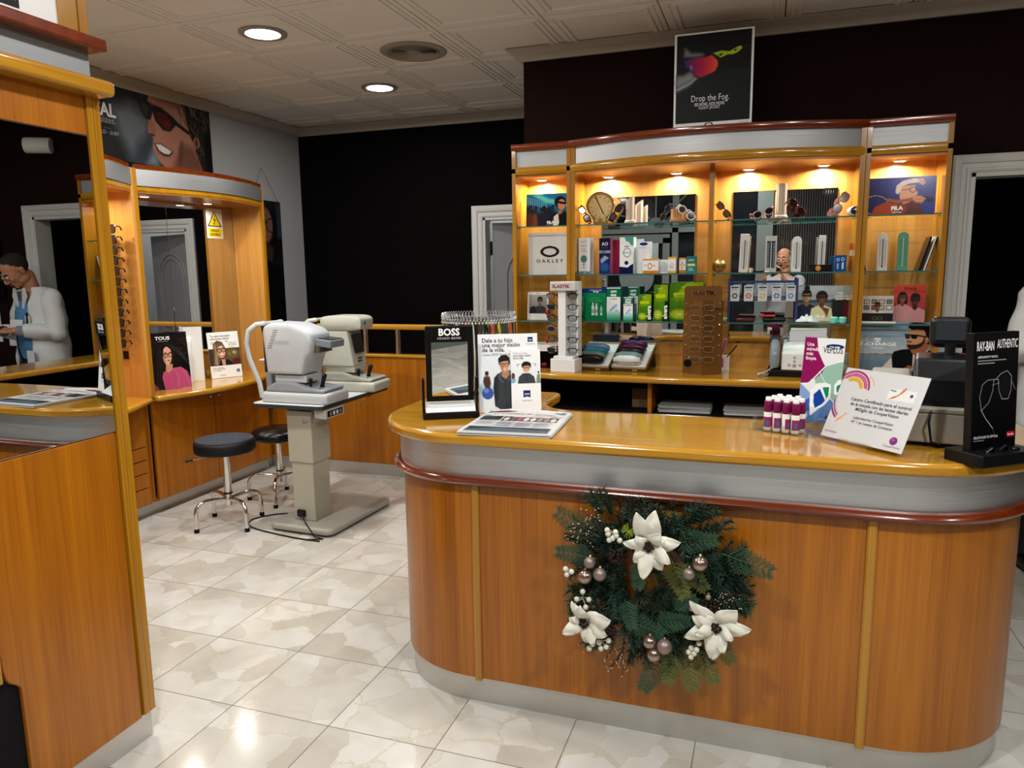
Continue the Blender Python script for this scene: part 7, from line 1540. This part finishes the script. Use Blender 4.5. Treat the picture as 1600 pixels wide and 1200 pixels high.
    flower(-.208, -.135, [(95, .07, .024, .04), (125, .075, .018, .02), (20, .095, .034, .03), (-25, .082, .028, .03), (-60, .07, .026, .02), (-85, .072, .018, .02), (-150, .075, .024, .025), (168, .05, .016, .03)])
    flower(.192, -.090, [(135, .11, .022, .02), (160, .075, .026, .03), (50, .090, .032, .02), (5, .10, .026, .03), (-22, .055, .018, .03), (-95, .105, .030, .03), (-72, .075, .024, .02), (-152, .105, .026, .02), (195, .06, .02, .035)])
    # baubles
    cm = mat('champagne_bauble', hx('#a58f84'), .22, metal=.85); cm2 = mat('champagne_matt_bauble', hx('#8f7f78'), .45, metal=.6)
    for k, (x, z, rad) in enumerate(((-.196, .055, .0185), (-.21, .007, .0225), (-.164, .02, .021), (.139, .092, .0235), (.108, .056, .0185), (-.006, -.18, .021), (.039, -.188, .024), (.008, -.219, .022), (.165, -.01, .009), (.12, -.05, .012))):
        q = MB()
        if k in (1, 4, 7):
            pr = [(max(.0001, rad*math.sin(PI*i/24)*(1+.05*(i % 2))), -rad*math.cos(PI*i/24)) for i in range(25)]; q.lathe(pr, 24, (0, 0, 0), 'z', M=Matrix.Translation((x, -.112, z)) @ Matrix.Rotation(.5, 4, 'Y'))
        else: q.ball((x, -.112, z), rad, 22)
        o = q.build('bauble', cm if k % 2 else cm2, t, smooth=180 if k not in (1, 4, 7) else 60)
        c_ = MB(); c_.cyl((x, -.112, z+rad*.95), (x+.001, -.108, z+rad*1.2), .004, 10); c_.build('bauble_cap', plain('#b8a070', .3, .8), o)
    # white berries on stems
    for pts in ([(-.14, .169), (-.137, .157), (-.114, .165), (-.112, .154), (-.133, .138), (-.123, .144), (-.101, .14)], [(-.272, .027), (-.253, .02), (-.268, .009)], [(-.217, -.041), (-.197, -.065), (-.236, -.069), (-.248, -.094), (-.207, -.092)], [(-.185, -.213), (-.195, -.229), (-.164, -.204), (-.158, -.223), (-.133, -.193), (-.141, -.215)], [(.143, -.157), (.12, -.176), (.113, -.19), (.136, -.179), (.129, -.192), (.12, -.205)]):
        cx = sum(p[0] for p in pts)/len(pts); cz = sum(p[1] for p in pts)/len(pts); q = MB(); bq = MB()
        for x, z in pts: q.tube([(cx, -.10, cz), ((cx+x)/2, -.108, (cz+z)/2+.004), (x, -.115, z)], .0018, 5); bq.ball((x, -.118, z), .0088, 14)
        st = q.build('berry_stem', plain('#b8b090', .6), t, smooth=60); bq.build('white_berries', mat('white_berry', hx('#cfccbc'), .35), t, smooth=180)
    q = MB(); q.tube([(-.085+.0, -.09, .15), (-.07, -.1, .17)], .0015, 4)
    for k in range(26): a = r.uniform(0, 2*PI); q.tube([(-.078, -.105, .168), (-.078+.018*math.cos(a), -.11, .168+.024*math.sin(a))], .0011, 4)
    q.build('lime_tuft', plain('#8a9a20', .5), t)
    q = MB(); q.tube([(.17*math.cos(2*PI*k/48), -.02, .17*math.sin(2*PI*k/48)) for k in range(48)], .012, 8, closed=True); q.build('wire_ring', tw, t, smooth=60)
wreath()
# ================================================================== PEOPLE
def bake(q, name, m, parent, voxel, smooth_it=4, assign=None, disp=None, M=None):
    """union of the pieces in q as ONE continuous skin"""
    o = q.build('tmp', m, None, weld=False, M=M)
    r = o.modifiers.new('r', 'REMESH'); r.mode = 'VOXEL'; r.voxel_size = voxel
    s = o.modifiers.new('s', 'SMOOTH'); s.iterations = smooth_it; s.factor = .5
    dg = bpy.context.evaluated_depsgraph_get(); me = bpy.data.meshes.new_from_object(o.evaluated_get(dg))
    bpy.data.objects.remove(o)
    if disp:
        n = len(me.vertices); co_ = np.empty(n*3); me.vertices.foreach_get('co', co_); co_ = co_.reshape(-1, 3)
        no = np.empty(n*3); me.vertices.foreach_get('normal', no); no = no.reshape(-1, 3); co_ = co_+no*disp(co_)[:, None]; me.vertices.foreach_set('co', co_.ravel()); me.update()
    me.materials.clear()
    for q_ in (m if isinstance(m, (list, tuple)) else [m]): me.materials.append(q_)
    if assign:
        for p in me.polygons: p.material_index = assign(p.center)
    me.shade_smooth(); ob = bpy.data.objects.new(name, me); C.objects.link(ob)
    if parent: ob.parent = parent
    return ob
def hand(q, wrist, d, up, side, curl=.5, size=1.):
    """wrist point, direction towards the knuckles, back-of-hand normal, side=+1 thumb on d x up side"""
    d = Vector(d).normalized(); up = Vector(up); up = (up-d*up.dot(d)).normalized(); s = d.cross(up).normalized()*side; W = Vector(wrist)
    for k in range(4):
        f = (k-1.5)*.0195*size; q.tube([W+s*f*-.6, W+d*.045*size+s*f*-.95, W+d*.092*size-s*f], [(.013*size, .011*size), (.014*size, .012*size), (.0105*size, .0105*size)], 10)
    Ls = (.040, .045, .042, .033)
    for k in range(4):
        f = -(k-1.5)*.0205*size; p = W+d*.090*size+s*f; a = 0.; L = Ls[k]*size; pts = [p]; spread = s*(f*.9)
        for j in range(3):
            a += curl*(.9 if j == 0 else 1.1); dd = (d*math.cos(a)-up*math.sin(a)+spread*.8).normalized(); p = p+dd*L*(1, .66, .52)[j]; pts.append(p)
        q.tube(pts, [.0092*size, .0085*size, .0075*size, .0062*size], 9); q.ball(pts[-1], .0064*size, 8)
    p = W+d*.028*size+s*.028*size; t1 = (d*.62+s*.70-up*.35*curl).normalized(); p1 = p+t1*.042*size; t2 = (d*.9+s*.12-up*.55*curl).normalized(); p2 = p1+t2*.030*size; p3 = p2+(d*.9-s*.15-up*.5*curl).normalized()*.024*size
    q.tube([W+d*.008, p, p1, p2, p3], [.012*size, .0145*size, .0105*size, .0095*size, .0075*size], 10); q.ball(p3, .0076*size, 8)
def person(label, loc, rz, J, skin, hair, top_build, voxel=.005):
    t = thing('person', label, 'person', loc, rz)
    q = MB()
    def limb(pts, rad, n=16): q.tube(pts, rad, n); [q.ball(p, (r_ if not hasattr(r_, '__len__') else r_[0])*.99, 12) for p, r_ in zip(pts, rad)]
    pel, sp, ch, nb = [Vector(v) for v in (J['pelvis'], J['spine'], J['chest'], J['neck'])]
    rings = []
    for (p, a, b) in ((pel+Vector((0, 0, -.09)), .150, .105), (pel, .168, .118), (pel.lerp(sp, .5), .155, .108), (sp, .150, .108), (sp.lerp(ch, .5), .158, .112), (ch, .168, .116), (ch+(nb-ch)*.45, .172, .104), (ch+(nb-ch)*.72, .150, .085), (ch+(nb-ch)*.9, .09, .066), (nb, .062, .06)):
        rings.append([(p.x+a*math.cos(2*PI*k/28), p.y+b*math.sin(2*PI*k/28), p.z) for k in range(28)])
    q.loft(rings)
    for s in (-1, 1):
        sh, el, wr = [Vector(J[k+('R' if s < 0 else 'L')]) for k in ('shoulder', 'elbow', 'wrist')]
        limb([sh, sh.lerp(el, .4), el, el.lerp(wr, .3), wr], [.056, .050, .040, .042, .027])
        hip = Vector((s*.092, pel.y, pel.z-.03)); kn = Vector((s*.10, pel.y-.02, .50)); an = Vector((s*.10, pel.y+.02, .085))
        limb([hip, hip.lerp(kn, .4), kn, kn.lerp(an, .3), an], [.088, .078, .056, .057, .038]); q.tube([an+Vector((0, .03, -.05)), an+Vector((0, -.06, -.05)), an+Vector((0, -.15, -.062))], [(.035, .035), (.04, .03), (.032, .02)], 12)
        hd = J['hand'+('R' if s < 0 else 'L')]; hand(q, wr, hd[0], hd[1], hd[2], hd[3])
    H = Matrix.Translation(J['head']) @ Matrix.Rotation(J.get('turn', 0), 4, 'Z') @ Matrix.Rotation(J['pitch'], 4, 'X')
    P = lambda x, y, z: H @ Vector((x, y, z))
    limb([nb-Vector((0, 0, .02)), P(0, .035, -.075)], [.060, .056])
    def el(c, r_, n=24): q.ball(P(*c), 1, n, r_, M=H.to_3x3().to_4x4())
    def el2(c, rr, n=22):
        tb = bmesh.new(); bmesh.ops.create_uvsphere(tb, u_segments=n, v_segments=n*2//3, radius=1)
        for v in tb.verts: v.co = P(c[0]+v.co.x*rr[0], c[1]+v.co.y*rr[1], c[2]+v.co.z*rr[2])
        q.merge(tb)
    el2((0, .018, .035), (.076, .096, .088)); el2((0, -.022, -.012), (.066, .070, .090)); el2((0, -.040, -.072), (.044, .044, .036)); el2((0, -.066, -.088), (.022, .020, .018))
    el2((0, -.082, .030), (.052, .014, .012)); q.tube([P(0, -.088, .022), P(0, -.104, -.006), P(0, -.113, -.024)], [.008, .011, .0125], 10); el2((0, -.108, -.028), (.015, .014, .010)); 
    for s in (-1, 1):
        el2((s*.013, -.100, -.030), (.009, .010, .007)); el2((s*.036, -.070, -.018), (.022, .018, .020)); el2((s*.031, -.084, .010), (.014, .010, .008))
        el2((s*.078, .012, -.002), (.008, .020, .031)); el2((s*.084, .018, .012), (.006, .014, .016)); el2((s*.050, .0, -.060), (.018, .05, .03))
    el2((0, -.094, -.052), (.024, .010, .006)); el2((0, -.091, -.062), (.021, .010, .006))
    Hi = H.inverted()
    def asg(c):
        l = Hi @ c
        if abs(l.z) < .3 and abs(l.x) < .1:
            if -.067 < l.z < -.047 and -.125 < l.y < -.093 and abs(l.x) < .024: return 1
            if .026 < l.z < .037 and -.125 < l.y < -.078 and .012 < abs(l.x) < .050: return 2
        return 0
    lip = plain('#7a3f34', .5)
    bake(q, 'body', [skin, lip, hair], t, voxel, 3, asg)
    for s in (-1, 1):
        e = MB(); e.ball(P(s*.031, -.0875, .010), .0105, 12); ey = e.build('eye', plain('#d8d4cc', .2), t, smooth=180)
        e = MB(); e.ball(P(s*.031, -.0965, .008), .0050, 10); e.build('iris', plain('#2a1a12', .15), ey, smooth=180)
    # short hair: shell on the skull
    hb = bmesh.new(); bmesh.ops.create_uvsphere(hb, u_segments=48, v_segments=32, radius=1)
    rr = random.Random(3)
    for v in hb.verts: k_ = 1+rr.uniform(-.006, .012); v.co = Vector((v.co.x*.0805*k_, .020+v.co.y*.101*k_, .036+v.co.z*.0925*k_))
    dele = [v for v in hb.verts if not J['hairline'](v.co)]
    bmesh.ops.delete(hb, geom=dele, context='VERTS')
    for v in hb.verts: v.co = H @ v.co
    me = bpy.data.meshes.new('hair'); hb.to_mesh(me); hb.free(); me.materials.append(hair); me.shade_smooth(); ho = bpy.data.objects.new('hair', me); C.objects.link(ho); ho.parent = t
    sm = ho.modifiers.new('t', 'SOLIDIFY'); sm.thickness = .006; sm.offset = -1
    # glasses
    if J.get('glasses'):
        g = MB()
        for s in (-1, 1):
            g.tube([P(s*.033+x, -.106+abs(x)*.1, .002+z) for x, z in superloop(.046, .030, 3, 20)], .0013, 6, closed=True)
            g.tube([P(s*.058, -.103, .010), P(s*.078, -.05, .012), P(s*.086, .012, .014), P(s*.086, .03, .0)], .0015, 6)
        g.tube([P(-.010, -.108, .004), P(0, -.112, .008), P(.010, -.108, .004)], .0013, 6); g.build('spectacles', plain('#8f7f5f', .25, .8), t, smooth=60)
    top_build(t, J, P)
    # trousers and shoes
    q = MB()
    rings = [[(a*math.cos(2*PI*k/28), pel.y+b*math.sin(2*PI*k/28), z) for k in range(28)] for z, a, b in ((pel.z+.07, .176, .128), (pel.z-.02, .184, .132), (pel.z-.12, .180, .125), (pel.z-.15, .17, .11))]
    q.loft(rings)
    for s in (-1, 1): q.tube([(s*.092, pel.y, pel.z-.05), (s*.10, pel.y-.015, .50), (s*.10, pel.y+.01, .09)], [(.10, .105), (.075, .078), (.066, .072)], 18)
    bake(q, 'trousers', plain('#15171c', .8), t, .009, 4)
    for s in (-1, 1):
        q = MB(); y = pel.y; rounded = [(y+.075, .07, .06), (y+.05, .08, .085), (y-.04, .088, .08), (y-.12, .095, .055), (y-.175, .08, .04), (y-.195, .04, .025)]
        rounded_loft(q, [(yy, s*.10, h_/2, w_, h_) for yy, w_, h_ in rounded], e=2.6); q.build('shoe', plain('#0d0b0a', .3), t, smooth=60)
    return t
def wr(co_, f=38., amp=.004, seed=0):
    x, y, z = co_[:, 0], co_[:, 1], co_[:, 2]
    return amp*(np.sin(f*(z+.5*x)+3*np.sin(9*y+seed)+2*np.sin(13*x))*.6+np.sin(f*.55*(z*.7-x*.9)+2.2*np.sin(11*z+seed))*.6)
def torso_shell(q, J, zs, gap, th=.012):
    for i in range(1):
        rings = []
        for (z, a, b, cy, g) in zs:
            o = []; n = 34; a0, a1 = -90+g, 270-g
            for k in range(n+1): an = math.radians(a0+(a1-a0)*k/n); o.append((a*math.cos(an), cy+b*math.sin(an), z))
            for k in range(n, -1, -1): an = math.radians(a0+(a1-a0)*k/n); o.append(((a-th)*math.cos(an), cy+(b-th)*math.sin(an), z))
            rings.append(o)
        q.loft(rings)
def doctor_top(t, J, P):
    coat = noisy(mat('white_coat_cotton', hx('#cdd0cf'), .85), 400, .1, .0005); blue = noisy(mat('sky_blue_knit', hx('#4f84b4'), .9), 500, .4, .001); shirt = plain('#4e5054', .8)
    q = MB(); rings = [[(a*math.cos(2*PI*k/32), cy+b*math.sin(2*PI*k/32), z) for k in range(32)] for z, a, b, cy in ((.93, .178, .128, 0), (1.02, .182, .138, -.01), (1.15, .176, .140, -.015), (1.28, .18, .134, -.01), (1.38, .170, .115, -.005), (1.42, .12, .09, -.005))]
    q.loft(rings); bake(q, 'knitted_sweater', blue, t, .008, 3, None, lambda c: wr(c, 45, .003, 2))
    q = MB(); q.tube([(.07*math.cos(a), -.01+.075*math.sin(a), 1.435-.02*math.sin(a)*-1) for a in np.linspace(0, 2*PI, 25)[:-1]], (.016), 10, closed=True)
    q.prism([(-.07, 1.44), (0, 1.30), (.07, 1.44)], -.125, -.10, axis='y'); bake(q, 'shirt_collar', shirt, t, .007, 2)
    q = MB()
    torso_shell(q, J, [(.62, .235, .19, .01, 34), (.80, .225, .18, .01, 34), (.98, .212, .172, .005, 34), (1.15, .205, .168, .005, 32), (1.28, .208, .160, .005, 28), (1.36, .205, .142, .005, 28), (1.41, .180, .118, .005, 28), (1.445, .125, .098, .0, 34), (1.468, .092, .088, -.0, 38)], 0)
    for s, k in ((-1, 'R'), (1, 'L')):
        sh, el, w_ = [Vector(J[n+k]) for n in ('shoulder', 'elbow', 'wrist')]
        q.tube([sh+Vector((-s*.03, 0, .01)), sh, sh.lerp(el, .5), el, el.lerp(w_, .35), el.lerp(w_, .80)], [(.06, .06), (.074, .078), (.070, .074), (.066, .066), (.060, .060), (.052, .052)], 20)
        q.ball(el, .064, 14); q.ball(sh, .072, 14)
    bake(q, 'white_coat', coat, t, .008, 5, None, lambda c: wr(c, 34, .008, 0))
    for s in (-1, 1):
        q = MB(); q.prism([(s*.02, 1.24), (s*.055, 1.33), (s*.10, 1.40), (s*.075, 1.47), (s*.045, 1.46), (s*.012, 1.26)], -.148, -.138, axis='y', M=Matrix.Translation((0, .015, 0)) @ Matrix.Rotation(0, 4, 'X')); q.build('lapel', coat, t, bevel=.003)
        w_ = Vector(J['wrist'+('R' if s < 0 else 'L')]); el = Vector(J['elbow'+('R' if s < 0 else 'L')]); q = MB(); q.tube([el.lerp(w_, .76), el.lerp(w_, .97)], [.045, .036], 18); q.build('shirt_cuff', plain('#77787e', .8), t, smooth=60)
    q = MB(); q.rbox(-.135, -.075, -.150, -.142, 1.14, 1.26, .002); q.build('chest_pocket', coat, t)
    for x in (-.12, -.105): q = MB(); q.cyl((x, -.152, 1.19), (x, -.150, 1.285), .004, 8); q.build('pocket_pen', plain('#1c2024', .3, .5), t)
    for s, k in ((-1, 'R'),): q = MB(); q.rbox(-.17, -.08, -.165, -.155, .85, 1.0, .003); q.build('coat_pocket', coat, t)
def photog_top(t, J, P):
    sh_ = plain('#8f9496', .85); q = MB()
    rings = [[(a*math.cos(2*PI*k/32), J['chest'][1]+b*math.sin(2*PI*k/32), z) for k in range(32)] for z, a, b in ((.93, .19, .14), (1.1, .18, .135), (1.28, .19, .135), (1.38, .18, .12), (1.43, .11, .08))]
    q.loft(rings)
    for s, k in ((-1, 'R'), (1, 'L')):
        sh, el, w_ = [Vector(J[n+k]) for n in ('shoulder', 'elbow', 'wrist')]
        q.tube([sh+Vector((-s*.03, 0, 0)), sh, el, el.lerp(w_, .8)], [.06, .07, .056, .042], 18); q.ball(el, .055, 12); q.ball(sh, .068, 12)
    bake(q, 'shirt', sh_, t, .009, 4, None, lambda c: wr(c, 34, .004, 1))
def people():
    skin = mat('skin', hx('#b07a5c'), .5); skin.node_tree.nodes['Principled BSDF'].inputs['Subsurface Weight'].default_value = .08; skin.node_tree.nodes['Principled BSDF'].inputs['Subsurface Scale'].default_value = .01
    hair = noisy(mat('dark_short_hair', hx('#1f1712'), .8), 500, .8, .002)
    J = dict(pelvis=(0, .02, .95), spine=(0, .01, 1.12), chest=(0, .0, 1.30), neck=(0, -.035, 1.452), head=(0, -.140, 1.590), pitch=math.radians(40),
             shoulderR=(-.185, .0, 1.385), shoulderL=(.185, .0, 1.385), elbowR=(-.255, -.02, 1.125), elbowL=(.25, -.04, 1.12), wristR=(-.095, -.235, 1.155), wristL=(.085, -.25, 1.15),
             handR=((.62, -.75, .05), (-.30, -.12, .95), -1, .55), handL=((-.55, -.80, .06), (.30, -.12, .95), 1, .55), glasses=True,
             hairline=lambda c: c.z > (-.050 if c.y > .05 else -.050+(.05-c.y)*1.55) and c.y > -.055)
    person('man in white coat and blue sweater looking down at his phone', (1.40, 4.27, 0), math.radians(12), J, skin, hair, doctor_top, .0042)
    R_ = Matrix.Translation((1.40, 4.27, 0)) @ Matrix.Rotation(math.radians(12), 4, 'Z')
    p = R_ @ Vector((.0, -.345, 1.165)); t = thing('mobile_phone', 'black mobile phone held in the hands of the man in the white coat', 'phone', p, rot=(math.radians(18), 0, math.radians(12))); q = MB(); q.rbox(-.036, .036, -.075, .075, -.004, .004, .0035); q.build('case', BLACK, t); q = MB(); q.rbox(-.033, .033, -.071, .071, .0041, .0046, .0003, 1); q.build('screen', plain('#5f6468', .15), t)
    p = R_ @ Vector((-.06, -.205, 1.19)); t = thing('note_papers', 'white paper slip with a pink strip held against the blue sweater', 'paper', p, rot=(math.radians(-6), 0, math.radians(8))); q = MB(); q.rbox(-.075, .075, -.0015, .0015, -.03, .045, .0005, 1); q.build('slip', CARD, t); q = MB(); q.rbox(-.074, .05, -.0022, -.0016, -.028, -.014, .0002, 1); q.build('pink_strip', plain('#c84a94'), t)
    # photographer, standing behind the camera
    J2 = dict(pelvis=(0, -.04, .95), spine=(0, -.03, 1.12), chest=(0, -.02, 1.30), neck=(0, -.01, 1.46), head=(0, -.01, 1.635), pitch=math.radians(6), turn=0,
              shoulderR=(-.18, -.01, 1.385), shoulderL=(.18, -.01, 1.385), elbowR=(-.24, -.16, 1.20), elbowL=(.24, -.16, 1.20), wristR=(-.105, -.335, 1.42), wristL=(.105, -.335, 1.42),
              handR=((.10, -.2, .95), (-.75, .3, .3), -1, .5), handL=((-.10, -.2, .95), (.75, .3, .3), 1, .5), glasses=False,
              hairline=lambda c: not (c.y < -.02 and c.z < .09) and not (c.z < .045 and c.y < .028) and c.z > -.045 and not (c.z > .085 and c.y < .03))
    yaw = math.radians(180+19)
    person('photographer in a pale shirt holding up a phone, seen only in the cabinet mirrors', (.15, -.46, 0), yaw, J2, skin, hair, photog_top, .007)
    t = thing('mobile_phone', 'black phone held up by the photographer, seen only in the mirrors', 'phone', (.045, -.125, 1.53), rot=(math.radians(-8.7), 0, math.radians(19))); q = MB(); q.rbox(-.078, .078, -.016, -.006, -.037, .037, .004); q.build('case', BLACK, t)
    # wall things near the right-hand door, seen in the mirror
    t = thing('light_switch', 'white wall switch on the dark wall right of the doorway', 'switch', (1.95, 4.468, 1.03)); q = MB(); q.rbox(-.042, .042, -.010, 0, -.042, .042, .004); q.build('plate', WHITE, t); q = MB(); q.rbox(-.026, .026, -.014, -.009, -.026, .026, .003); q.build('rocker', WHITEG, t)
    t = thing('wall_spotlight', 'white cylindrical wall lamp high above the right-hand doorway', 'wall lamp', (1.42, 4.468, 2.53)); q = MB(); q.cyl((0, 0, 0), (0, -.05, 0), .012, 12); q.lathe([(0, -.09), (.055, -.09), (.058, -.085), (.058, .085), (.055, .09), (0, .09)], 28, (0, -.09, 0), 'x', M=Matrix.Rotation(math.radians(-30), 4, 'Z')); q.build('cylinder', WHITE, t, smooth=40)
    t = thing('wall_glasses_rack', 'narrow black wall rack of small shiny frames right of the doorway', 'display rack', (2.02, 4.468, 1.35)); q = MB(); q.rbox(-.05, .05, -.02, 0, 0, .72, .003); q.build('rail', BLACK, t)
    for k in range(9): q = MB(); [q.tube([(sx*.034+x, -.035, .06+.075*k+z) for x, z in superloop(.05, .036, 2.6, 14)], .0028, 5, closed=True) for sx in (-1, 1)]; q.cyl((0, -.035, .065+.075*k), (0, -.018, .065+.075*k), .003, 6); q.build('frame', plain('#2a2c2e', .15, .6), t)
    t = thing('wall_notice', 'small white notice on the wall right of the doorway, near the switch', 'notice', (2.14, 4.468, 1.02)); q = MB(); q.box(-.07, .07, -.004, 0, 0, .28); q.build('sheet', CARD, t)
    # dark edge of the seat the boots of the customer side: none
people()
